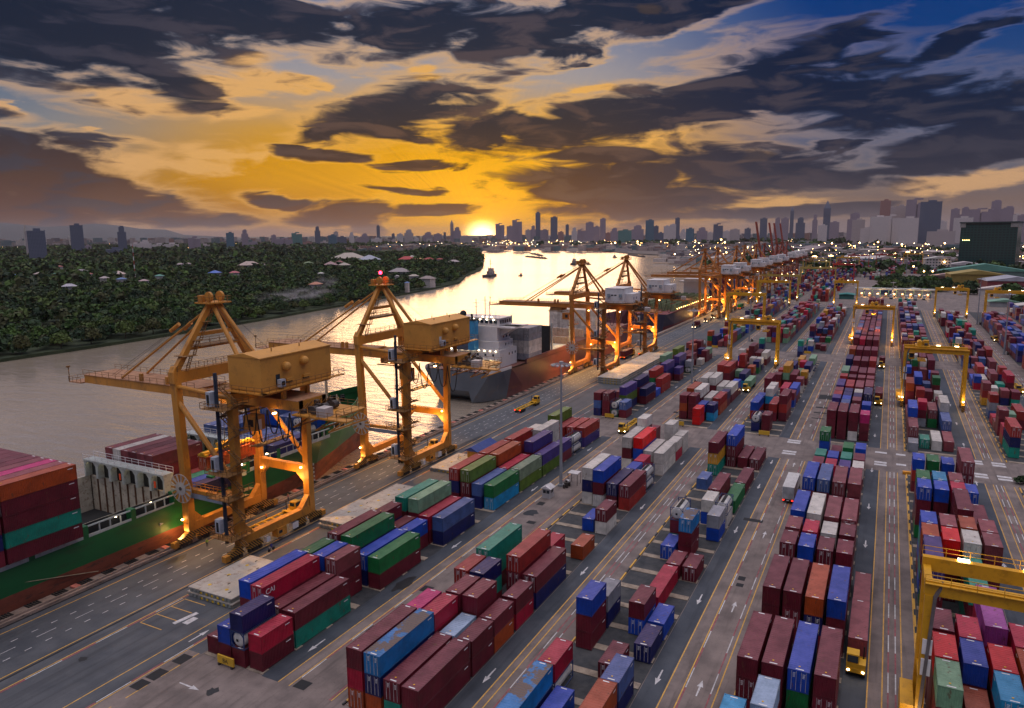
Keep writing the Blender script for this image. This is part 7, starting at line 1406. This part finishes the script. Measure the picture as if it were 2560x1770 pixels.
def building(px, w, top, d, kind, label, depth=None, roof='flat', name='tower_block'):
    v = ray(px, hor(px)); v.z = 0; v.normalize(); x, y = v.x*d, v.y*d; z = H+(hor(px)-top)/1825.4*d; W_ = w/1825.4*d
    R = empty(name, (x, y, 0), math.atan2(v.y, v.x)); tag(R, label, 'building', 'high rises of the distant skyline'); D_ = depth or W_*.8
    c1, c2 = TC_[kind]; M = tower_mat('facade_'+kind, c1, c2)
    b = MB()
    if roof == 'step': b.box(-D_/2, D_/2, -W_/2, W_/2, 0, z*.82); b.box(-D_*.35, D_*.35, -W_*.32, W_*.32, z*.82, z)
    elif roof == 'two': b.box(-D_/2, D_/2, -W_/2, -W_*.02, 0, z*.93); b.box(-D_/2, D_/2, W_*.02, W_/2, 0, z); b.box(-D_/3, D_/3, -W_*.1, W_*.1, 0, z*.9)
    else: b.box(-D_/2, D_/2, -W_/2, W_/2, 0, z)
    b.build('wall', M, R)
    b = MB().use(M)
    if roof == 'spire': b.add([(-D_/2, -W_/2, z), (D_/2, -W_/2, z), (D_/2, W_/2, z), (-D_/2, W_/2, z), (0, 0, z+W_*1.2)], [(0, 1, 4), (1, 2, 4), (2, 3, 4), (3, 0, 4)])
    elif roof == 'crown': b.box(-D_*.3, D_*.3, -W_*.3, W_*.3, z, z+W_*.25); b.beam((0, 0, z+W_*.2), (0, 0, z+W_*.75), W_*.05)
    else: b.box(-D_*.2, D_*.25, -W_*.25, W_*.15, z, z+min(6, W_*.15)); b.box(-D_*.5, D_*.5, -W_*.5, -W_*.46, z, z+1.5)
    b.build('rooftop', None, R); return R
K_ = ['slate', 'mauve', 'stone', 'pale', 'glass', 'brick', 'green']
BL = [(69, 9, 582, 2500, 2, 0), (91, 32, 580, 2220, 0, 5), (193, 24, 568, 2750, 0, 0), (216, 16, 611, 3100, 1, 0), (283, 33, 619, 2500, 0, 0), (305, 17, 571, 3000, 0, 1), (336, 19, 607, 3400, 3, 0), (360, 27, 602, 3300, 3, 1), (395, 28, 609, 3500, 3, 2), (427, 30, 608, 3500, 3, 2), (485, 26, 594, 3300, 1, 2), (510, 22, 610, 3600, 2, 0), (522, 26, 622, 3100, 3, 0), (575, 17, 583, 3500, 4, 0), (612, 15, 577, 3700, 1, 1), (632, 19, 604, 3900, 1, 0),
 (684, 11, 588, 4200, 1, 0), (710, 38, 597, 4200, 1, 2), (742, 24, 583, 4300, 6, 2), (768, 22, 605, 4300, 5, 0), (794, 13, 569, 4600, 0, 1), (810, 18, 603, 4500, 2, 0), (831, 20, 588, 4200, 4, 0), (854, 22, 592, 4400, 0, 0), (840, 11, 580, 5000, 2, 0), (879, 12, 582, 4600, 3, 1), (895, 14, 596, 4800, 1, 0), (911, 21, 586, 4700, 1, 1), (941, 26, 596, 4900, 3, 0), (946, 8, 566, 5200, 0, 4), (983, 7, 584, 5200, 0, 0), (984, 13, 598, 4900, 2, 1), (1000, 15, 585, 5200, 3, 0), (1022, 22, 576, 5000, 2, 1), (1041, 12, 595, 5300, 3, 0), (1070, 24, 582, 5400, 1, 1), (1094, 20, 585, 5400, 1, 0), (1112, 6, 581, 5600, 0, 0), (1130, 8, 560, 5800, 1, 3), (1143, 18, 570, 5800, 1, 1), (1165, 30, 592, 5200, 2, 2), (1250, 22, 560, 5800, 1, 2), (1275, 16, 566, 5600, 1, 0),
 (1293, 24, 551, 5200, 1, 2), (1320, 13, 575, 5400, 2, 0), (1333, 13, 566, 5400, 1, 1), (1345, 12, 534, 5600, 0, 4), (1361, 20, 575, 5300, 1, 0), (1385, 17, 544, 5200, 0, 0), (1402, 14, 580, 5000, 5, 0), (1418, 8, 562, 5600, 0, 0), (1436, 14, 571, 5000, 3, 1), (1454, 20, 574, 5200, 1, 2), (1474, 19, 557, 5000, 1, 0), (1491, 16, 567, 5200, 1, 0), (1507, 14, 548, 5200, 1, 0), (1520, 12, 582, 4900, 5, 0), (1536, 20, 572, 5200, 1, 1), (1562, 32, 576, 4300, 6, 0), (1594, 29, 566, 4600, 1, 1), (1624, 20, 552, 4700, 4, 0), (1640, 12, 566, 4800, 0, 0), (1651, 15, 582, 4600, 0, 0), (1667, 15, 566, 5000, 3, 0), (1682, 15, 562, 5000, 3, 0), (1693, 11, 547, 5000, 0, 0), (1708, 14, 575, 4900, 3, 1), (1725, 19, 572, 4300, 4, 0), (1755, 25, 571, 4800, 1, 1), (1775, 14, 581, 4900, 3, 0), (1795, 22, 562, 4800, 0, 2), (1816, 19, 578, 5000, 3, 0), (1837, 22, 574, 5000, 2, 0), (1869, 14, 572, 4600, 0, 0), (1908, 16, 549, 5000, 0, 0),
 (1943, 17, 549, 4600, 1, 1), (1961, 17, 549, 4600, 1, 0), (1978, 8, 532, 5200, 0, 3), (2000, 20, 549, 4700, 0, 1), (2036, 11, 542, 5000, 1, 1), (2065, 15, 527, 5000, 0, 3), (2056, 19, 565, 4200, 3, 0), (2085, 20, 558, 4800, 1, 0), (2135, 30, 540, 4200, 1, 1), (2145, 26, 553, 3600, 2, 0), (2166, 24, 572, 3200, 3, 0), (2196, 36, 547, 3200, 3, 0), (2209, 21, 512, 3500, 5, 0), (2228, 30, 545, 3300, 3, 2), (2225, 18, 527, 3700, 2, 0), (2248, 22, 524, 3600, 2, 0), (2270, 38, 550, 3000, 3, 0), (2288, 42, 511, 3500, 1, 2), (2323, 40, 516, 3100, 0, 0), (2353, 52, 578, 2800, 2, 0), (2353, 19, 557, 4200, 3, 0), (2384, 16, 532, 4200, 1, 0), (2409, 20, 530, 4200, 1, 1), (2406, 35, 550, 3400, 3, 0), (2448, 44, 533, 4100, 1, 2), (2485, 27, 517, 4200, 1, 1), (2517, 28, 530, 3900, 1, 1), (2538, 12, 544, 3800, 3, 0), (2552, 16, 546, 3600, 1, 0), (2455, 30, 575, 2900, 3, 0)]
RF = ['flat', 'step', 'two', 'spire', 'crown', 'flat']
CN = {0: 'dark slate', 1: 'hazy mauve', 2: 'stone grey', 3: 'pale', 4: 'glassy blue', 5: 'brownish', 6: 'greenish'}
for i, (px, w, top, d, k, rf) in enumerate(BL):
    zone = 'behind the wooded bank' if px < 1150 else 'right of the setting sun' if px < 1500 else 'above the white-housed cranes' if px < 2000 else 'above the toll gate' if px < 2300 else 'above the glass office'
    h_ = 'very tall' if top < 545 else 'tall' if top < 572 else 'mid-height' if top < 592 else 'low'
    building(px, w, top, d, K_[k], '%s %s tower %s, skyline number %s from left' % (h_, CN[k], zone, i+1), roof=RF[rf])
# big dark glass office on the right
R = empty('office_block', tuple((ray(2477, hor(2477)).normalized()*1)*0), 0)
v = ray(2478, hor(2478)); v.z = 0; v.normalize(); d = 1480; R.location = (v.x*d, v.y*d, 0); R.rotation_euler.z = math.atan2(v.y, v.x)-.12; tag(R, 'big dark green glass office block at the right', 'building')
M_gl = tower_mat('green_glass', (.010, .055, .055), (.004, .022, .026), 5.0, 4.2); MATS['green_glass'].node_tree.nodes['Principled BSDF'].inputs['Roughness'].default_value = .2
b = MB(); b.box(-30, 30, -40, 40, 0, 70); b.build('glass_wall', M_gl, R)
b = MB().use(mat('office_roof', (.03, .05, .05))); b.box(-32, 32, -42, 42, 73, 75); b.use(mat('office_band', (.28, .26, .24))); b.box(-31, 31, -41, -30, 66, 73); b.box(-31, 31, 33, 41, 66, 73); b.use(mat('office_roof', (.03, .05, .05))).box(-29, 29, -30, 33, 70, 73); b.build('roof', None, R)
b = MB().use(M_lamp); [b.box(-31.2, -30.1, 26+k*3, 27+k*3, 44.5, 45.2) for k in range(4)]; b.build('office_light', None, R)
# low roofs near the port gate
def shed(x, y, lx, ly, h, col, label, roofc=None, rz=0.0, windows=False, saw=0):
    R = empty('warehouse', (x, y, 0), rz); tag(R, label.split(', hall')[0], 'building', 'halls of the far port district' if 'hall number' in label else None); b = MB(); b.box(-lx/2, lx/2, -ly/2, ly/2, 0, h); b.build('wall', mat('wall_%d_%d' % (int(col[0]*1000), int(col[2]*1000)), col, .7, .15, .2), R)
    rc = roofc or col; b = MB(); b.prism([(-ly/2-1, h), (ly/2+1, h), (0, h+ly*.09)], -lx/2-1, lx/2+1, 'x'); b.build('roof', mat('roof_%d_%d' % (int(rc[0]*1000), int(rc[2]*1000)), rc, .6, .15, .1), R)
    if windows:
        b = MB()
        for f in range(int(h//4)):
            k = -ly/2+2
            while k < ly/2-3: b.box(-lx/2-.1, -lx/2, k, k+2, 1.6+f*4, 3.4+f*4); k += 4
        b.build('window', M_glass, R)
    return R
shed(1080, -105, 26, 100, 11, (.10, .16, .14), 'long green-roofed warehouse in front of the glass office', (.10, .26, .20)); shed(960, -85, 34, 52, 13, (.26, .18, .04), 'ochre gabled warehouse behind the right gantries', (.34, .25, .07), .1); shed(900, -112, 40, 50, 10, (.22, .04, .05), 'grey-roofed warehouse with red wall at the right edge', (.34, .34, .38), .1)
shed(1000, -62, 18, 40, 8, (.22, .12, .12), 'low brown warehouse with pink lit roof', (.36, .24, .22)); shed(820, -98, 14, 44, 6, (.5, .46, .44), 'long white low building behind parked cars', (.55, .48, .44)); shed(1260, -62, 24, 34, 20, (.50, .48, .44), 'white four storey office behind the trees', None, .1, True); shed(1290, -100, 30, 56, 10, (.40, .36, .36), 'pale hall beside the white office', (.46, .42, .42))
shed(700, -84, 16, 22, 4, (.3, .3, .3), 'small green-roofed canteen among parked cars', (.16, .30, .22)); shed(660, -100, 18, 26, 5, (.4, .38, .36), 'small pale workshop near the right gantry', (.5, .46, .42)); shed(792, 2, 8, 10, 4, (.03, .07, .16), 'small blue tent roof beside the toll gate', (.02, .06, .22)); shed(800, -22, 10, 26, 4, (.4, .4, .4), 'low white canopy behind the toll gate', (.5, .46, .44))
shed(730, 33, 14, 12, 4, (.04, .15, .13), 'teal domed tent left of the toll gate', (.03, .20, .18))
for i in range(34):
    x, y = 1350+rr.random()*1500, -600+rr.random()*900
    shed(x, y, 30+rr.random()*60, 20+rr.random()*50, 6+rr.random()*9, [(.40, .34, .32), (.26, .2, .2), (.46, .40, .38), (.3, .16, .13)][i % 4], 'low %s roofed hall in far port district, hall %s' % (['pale', 'grey', 'white', 'brownish'][i % 4], 'number %d' % (i+1)), rz=rr.random())
# houses on the wooded bank
def house(px, py, w, h, col, label):
    v = ray(px, py); t_ = (2.0-H)/v.z; x, y = v.x*t_, v.y*t_; s_ = t_*v.length/1825*w
    R = empty('house', (x, y, -1), rr.random()*3); tag(R, label, 'house', 'houses among the trees of the far bank'); b = MB(); b.box(-s_/2, s_/2, -s_*.35, s_*.35, 0, 9+h); b.build('wall', mat('house_wall', (.40, .36, .34)), R); b = MB(); b.add([(-s_*.6, -s_*.45, 9+h), (s_*.6, -s_*.45, 9+h), (s_*.6, s_*.45, 9+h), (-s_*.6, s_*.45, 9+h), (-s_*.2, 0, 9+h+s_*.22), (s_*.2, 0, 9+h+s_*.22)], [(0, 1, 5, 4), (1, 2, 5), (2, 3, 4, 5), (3, 0, 4)]); b.build('roof', mat('roof_%d_%d' % (int(col[0]*1000), int(col[1]*1000)), col, .7, .1), R)
HS = [(102, 698, 18, (.45, .36, .33), 'white-roofed'), (38, 704, 16, (.12, .2, .4), 'blue-roofed'), (138, 699, 12, (.1, .2, .45), 'small blue-roofed'), (150, 677, 10, (.35, .12, .1), 'red-roofed'), (205, 690, 18, (.3, .25, .28), 'grey-roofed'), (226, 698, 10, (.35, .13, .1), 'rusty-roofed'), (297, 698, 30, (.48, .38, .34), 'broad pink-white-roofed'), (263, 710, 18, (.4, .34, .33), 'pale-roofed'), (305, 713, 16, (.13, .2, .36), 'dull blue-roofed'), (361, 718, 16, (.42, .3, .3), 'pinkish-roofed'), (175, 733, 24, (.40, .38, .42), 'white flat-roofed'), (400, 704, 16, (.1, .2, .5), 'bright blue-roofed'), (432, 668, 14, (.4, .34, .33), 'far pale-roofed'), (452, 671, 14, (.36, .28, .3), 'far mauve-roofed'), (472, 669, 10, (.4, .3, .3), 'far small pink-roofed'), (538, 695, 24, (.1, .18, .5), 'big blue-roofed'), (587, 695, 18, (.42, .12, .14), 'crimson-roofed'), (625, 673, 40, (.42, .32, .28), 'long pale-roofed'), (655, 672, 20, (.4, .3, .28), 'pink-roofed'), (828, 672, 36, (.34, .22, .22), 'large brown-roofed'), (850, 666, 22, (.3, .12, .12), 'dark red-roofed'), (862, 673, 26, (.42, .36, .3), 'cream gabled'), (873, 653, 58, (.42, .36, .34), 'long white-roofed'), (925, 657, 48, (.34, .36, .42), 'long blue-white-roofed'), (1018, 657, 34, (.40, .06, .06), 'large red-roofed'), (1052, 657, 16, (.46, .3, .12), 'golden temple'), (1072, 657, 20, (.36, .07, .06), 'red temple'), (1100, 657, 14, (.3, .07, .06), 'small red-roofed'), (1030, 650, 18, (.48, .44, .40), 'white tall'), (1000, 692, 40, (.30, .26, .26), 'long grey-roofed'), (1035, 705, 20, (.42, .36, .18), 'yellowish-roofed'), (993, 705, 12, (.36, .32, .3), 'small white-roofed'), (1070, 712, 30, (.3, .24, .22), 'riverside brown-roofed'), (1018, 724, 12, (.12, .2, .4), 'blue-roofed waterside'), (790, 728, 26, (.45, .2, .13), 'orange-roofed, in the smoke'), (803, 697, 12, (.52, .5, .46), 'small white-gabled'), (1135, 664, 22, (.40, .34, .3), 'river bend pale-roofed'), (772, 668, 18, (.2, .26, .14), 'olive-roofed')]
for i, (px, py, w, col, ad) in enumerate(HS): house(px, py, w, 1.5, col, '%s house among far bank trees, number %d from the left' % (ad, sorted(q[0] for q in HS).index(px)+1))
# striped radio mast
v = ray(339, 702); t_ = -H/v.z; R = empty('radio_mast', (v.x*t_, v.y*t_, 0)); tag(R, 'thin red and white radio mast above the far bank trees', 'radio mast')
b = MB()
for k in range(9): b.use([mat('mast_red', (.35, .05, .04)), M_plate][k % 2]); b.beam((0, 0, k*5.6), (0, 0, k*5.6+5.6), 1.1-.08*k)
b.build('lattice', None, R)
# suspension bridge far left: deck and two pylons
R = empty('bridge', (0, 0, 0)); tag(R, 'long low bridge and pale pylons on the far left horizon', 'bridge'); b = MB()
def far(px, z, d): v = ray(px, hor(px)); v.z = 0; v.normalize(); return Vector((v.x*d, v.y*d, z))
pts = [(-60, 22), (60, 26), (90, 36), (150, 44), (230, 36), (300, 26), (420, 20)]
for (a, za), (c, zc) in zip(pts, pts[1:]): b.beam(far(a, za, 4200), far(c, zc, 4200), 14, 3)
b.build('bridge_deck', mat('bridge_grey', (.22, .2, .2)), R)
b = MB(); b.beam(far(60, 0, 4150), far(65, 120, 4150), 5, w2=2); b.beam(far(52, 30, 4150), far(65, 118, 4150), .8); b.beam(far(78, 30, 4150), far(65, 118, 4150), .8); b.beam(far(175, 0, 4150), far(172, 70, 4150), 4, w2=1.5); b.build('pylon', mat('bridge_pale', (.5, .45, .4)), R)
# low rise sprawl and its lights
V_, F_, C_ = [], [], []
rn = random.Random(21)
def sprawl(px0, px1, d0, d1, n, w0, w1, h0, h1):
    for _ in range(n):
        px = rn.uniform(px0, px1); d = d0*(d1/d0)**rn.random(); v = ray(px, hor(px)); v.z = 0; v.normalize(); x, y = v.x*d, v.y*d; w = rn.uniform(w0, w1); l = rn.uniform(w0, w1); h = rn.uniform(h0, h1)
        g_ = rn.choice([(.40, .33, .31), (.25, .20, .20), (.5, .44, .42), (.30, .17, .14), (.16, .14, .16), (.12, .18, .2)])
        face_mass(V_, F_, C_, x-w/2, x+w/2, y-l/2, y+l/2, 0, h, (*g_, 1))
sprawl(-30, 1200, 3000, 6500, 900, 10, 40, 6, 16); sprawl(1180, 2600, 2600, 6800, 1700, 10, 44, 6, 20); sprawl(1650, 2600, 1500, 2600, 520, 8, 30, 5, 12); sprawl(-30, 2600, 5200, 8500, 900, 20, 50, 16, 60)
mass_object('distant_city', V_, F_, C_, MCA, 'low sprawling roofs of the distant city')
b = MB().use(M_lamp)
for _ in range(620):
    px = rn.uniform(1200, 2590) if rn.random() < .85 else rn.uniform(-20, 1200); d = (1500 if px > 1700 else 2800)*((6000/1500 if px > 1700 else 2.0)**rn.random()); v = ray(px, hor(px)); v.z = 0; v.normalize(); s_ = d/1825*rn.uniform(.25, .7)*(1.6 if rn.random() < .05 else 1)
    z = rn.uniform(6, 20); x, y = v.x*d, v.y*d
    if rn.random() < .3: b.use(M_lampW)
    else: b.use(M_lamp)
    b.box(x-s_, x, y-s_, y+s_, z, z+s_*1.6)
tag(b.build('city_lights', None), 'sprinkled orange street lamps of the distant city', None, None, 'stuff')
# brighter individual sodium lamps
for i, (px, py, d) in enumerate(((1538, 607, 2300), (1594, 604, 2600), (1803, 599, 2600), (1812, 606, 2500), (2080, 608, 1900), (2136, 615, 1800), (2195, 605, 2100), (2255, 611, 1900), (2362, 608, 1900), (2356, 630, 1500), (2421, 594, 2200), (1687, 635, 1600), (2149, 607, 2000), (1816, 631, 1500), (2284, 666, 1150), (2310, 678, 1000), (2332, 678, 1000), (2361, 655, 1250), (2540, 607, 2000))):
    v = ray(px, py).normalized()*d; v.z += H; R = empty('street_lamp', (v.x, v.y, 0)); tag(R, 'bright orange street lamp in the port district, number %d from the left' % (i+1), 'street lamp', 'bright sodium lamps beyond the port')
    s_ = d/1825*1.5; bb_ = MB(); bb_.sphere((0, 0, v.z), s_, 8, 6); bb_.build('lamp_head', M_lamp, R); bb_ = MB(); bb_.beam((0, 0, 0), (0, 0, v.z), s_*.3); bb_.build('pole', M_pole, R)
# parked cars at the right
rc = random.Random(6)
car_me = None
CARS = {}
def car(x, y, rz, label, ci):
    cols = [(.5, .48, .46), (.03, .04, .06), (.35, .36, .38), (.08, .10, .16), (.4, .05, .05)]
    R = empty('parked_car', (x, y, 0), rz); tag(R, label, 'car', 'parked cars in the lot on the right')
    if not CARS:
        b = MB(); b.prism([(-2.1, .3), (2.1, .3), (2.15, .8), (1.3, .95), (.7, 1.42), (-1.2, 1.42), (-1.9, .95), (-2.15, .85)], -.85, .85); CARS['body'] = b.mesh('body', MC)
        b = MB(); b.box(-1.1, .6, -.87, -.85, .98, 1.35); b.box(-1.1, .6, .85, .87, .98, 1.35); b.prism([(.75, 1.36), (1.28, .97), (1.33, 1.0), (.8, 1.4)], -.7, .7); CARS['window'] = b.mesh('window', M_glass)
        b = MB(); [b.cyl((a, s*.65, .32), (a, s*.88, .32), .32, n=8) for a in (-1.3, 1.3) for s in (-1, 1)]; CARS['wheel'] = b.mesh('wheel', M_tyre)
    for k, me in CARS.items():
        o = bpy.data.objects.new(k, me); COL.objects.link(o); o.parent = R; o.color = (*cols[ci], 1)
n = 0
for r_ in range(6):
    for k in range(9):
        if rc.random() < .22: continue
        n += 1; ci = rc.randrange(5); car(560+r_*16+k*1.2, -86-k*3.0+rc.random(), 1.0+rc.random()*.2, '%s car, place %d in parking row %d from the camera' % (['white', 'black', 'silver', 'dark blue', 'red'][ci], k+1, r_+1), ci)
# mountains on the left horizon
b = MB(); prof = [(-200, 548), (0, 553), (60, 558), (110, 563), (180, 560), (235, 555), (300, 560), (350, 568), (415, 570), (460, 583), (520, 586), (620, 592), (760, 596)]
vs = []
for px, py in prof:
    p = ray(px, py+4); d = 17000; hh = Vector((p.x, p.y, 0)).length; s_ = d/hh; vs.append((p.x*s_, p.y*s_, H+p.z*s_))
n = len(vs); bk = [(x*1.18, y*1.18, -20) for x, y, z in vs]; fr = [(x*.9, y*.9, -20) for x, y, z in vs]
b.add(vs+fr+bk, [(i, i+1, n+i+1, n+i) for i in range(n-1)]+[(i+1, i, 2*n+i, 2*n+i+1) for i in range(n-1)])
struct(b.build('mountains', mat('mountain', (.06, .07, .08), .9, .2, .0004)), 'hazy low mountains on the left horizon')
# smoke over the trees
m = bpy.data.materials.new('smoke'); m.use_nodes = True; t = m.node_tree; t.nodes.clear(); g = N(t, 'ShaderNodeTexCoord')
n1 = N(t, 'ShaderNodeTexNoise'); n1.inputs['Scale'].default_value = 2.2; n1.inputs['Detail'].default_value = 4; t.links.new(g.outputs['Object'], n1.inputs['Vector'])
ln = N(t, 'ShaderNodeVectorMath', operation='LENGTH'); t.links.new(g.outputs['Object'], ln.inputs[0])
dn = MA(t, 'MULTIPLY', MAPR(t, ln.outputs['Value'], 1.0, .15), MAPR(t, n1.outputs[0], .38, .75))
pv = N(t, 'ShaderNodeVolumePrincipled'); pv.inputs['Color'].default_value = (.85, .8, .82, 1); t.links.new(MA(t, 'MULTIPLY', dn, .045), pv.inputs['Density']); o_ = N(t, 'ShaderNodeOutputMaterial'); t.links.new(pv.outputs[0], o_.inputs['Volume'])
for i, (px, py, sx_, sz_) in enumerate(((815, 722, 17, 13), (772, 742, 30, 9), (725, 752, 36, 8))):
    v = ray(px, py+10); t_ = -H/v.z; b = MB(); b.sphere((0, 0, 0), 1.0, 24, 14); o = b.build('smoke', m, None, (v.x*t_, v.y*t_, sz_*.75)); o.scale = (sx_, sx_, sz_)
    tag(o, ['pale smoke plume rising beside the orange roof', 'thin smoke drifting low over the trees', 'faint smoke spreading left over the bank'][i], None, None, 'stuff')
# curved access road
sheet('access_road', [[(760, 38), (760, -34), (840, -20), (920, 8), (1010, 38), (1100, 70), (1160, 96), (1130, 120), (1010, 80), (900, 52), (820, 44)], [(640, -52), (760, -40), (760, -75), (640, -84)]], M_conc, .03, 'pale curved access road beyond the toll gate')
# fence of white posts beyond the blocks
R = empty('yard_fence', (0, 0, 0)); tag(R, 'low pale fence across the far end of the yard', 'fence'); b = MB()
for k in range(60): b.beam((648+k*.2, 20+k*1.4, 0), (648+k*.2, 20+k*1.4, 2.2), .3)
b.box(647.5, 648, 20, 103, 0, .9); b.build('post', mat('fence_white', (.5, .45, .42)), R)
# far yard beyond the fence
V_, F_, C_ = [], [], []
PK = 'mmmmhhhrrpnnbvGtswwo'
for (x0, x1, y0, y1, tmax) in ((690, 790, 46, 66, 4), (820, 1000, 44, 66, 4), (700, 1000, 72, 96, 3), (1030, 1500, 40, 100, 4), (1030, 1480, -10, 30, 3), (1200, 1600, -60, -15, 3), (1240, 1500, 100, 118, 3)):
    x = x0
    while x < x1:
        y = y0
        while y < y1:
            if rn.random() < .82:
                n_ = rn.randint(max(1, tmax-2), tmax); L_ = 12.0 if rn.random() < .5 else 6.0
                for k in range(n_): face_mass(V_, F_, C_, x, x+L_, y, y+2.44, k*2.6, k*2.6+2.56, (*jitter(rn.choice(PK), 0, rn), 1))
            y += 2.95
            if int((y-y0)/2.95) % 6 == 5: y += 6
        x += 13
mass_object('far_container_mass', V_, F_, C_, MCA, 'far container yard beyond the fence')

mass_object('container_mass', MV, MF, MCOL, MCA, 'remaining hundreds of stacked shipping containers of the yard')
# ------------------------------------------------------------------ air
m = bpy.data.materials.new('air'); m.use_nodes = True; t = m.node_tree; t.nodes.clear()
v = N(t, 'ShaderNodeVolumePrincipled'); v.inputs['Color'].default_value = (.80, .74, .76, 1); v.inputs['Density'].default_value = 0.00002; v.inputs['Anisotropy'].default_value = .35
o_ = N(t, 'ShaderNodeOutputMaterial'); t.links.new(v.outputs[0], o_.inputs['Volume']); m.cycles.homogeneous_volume = True
b = MB(); b.box(-2990, 30000, -20000, 30000, -7, 420)
tag(b.build('haze', m), 'thin warm evening haze over the river and city', None, None, 'stuff')
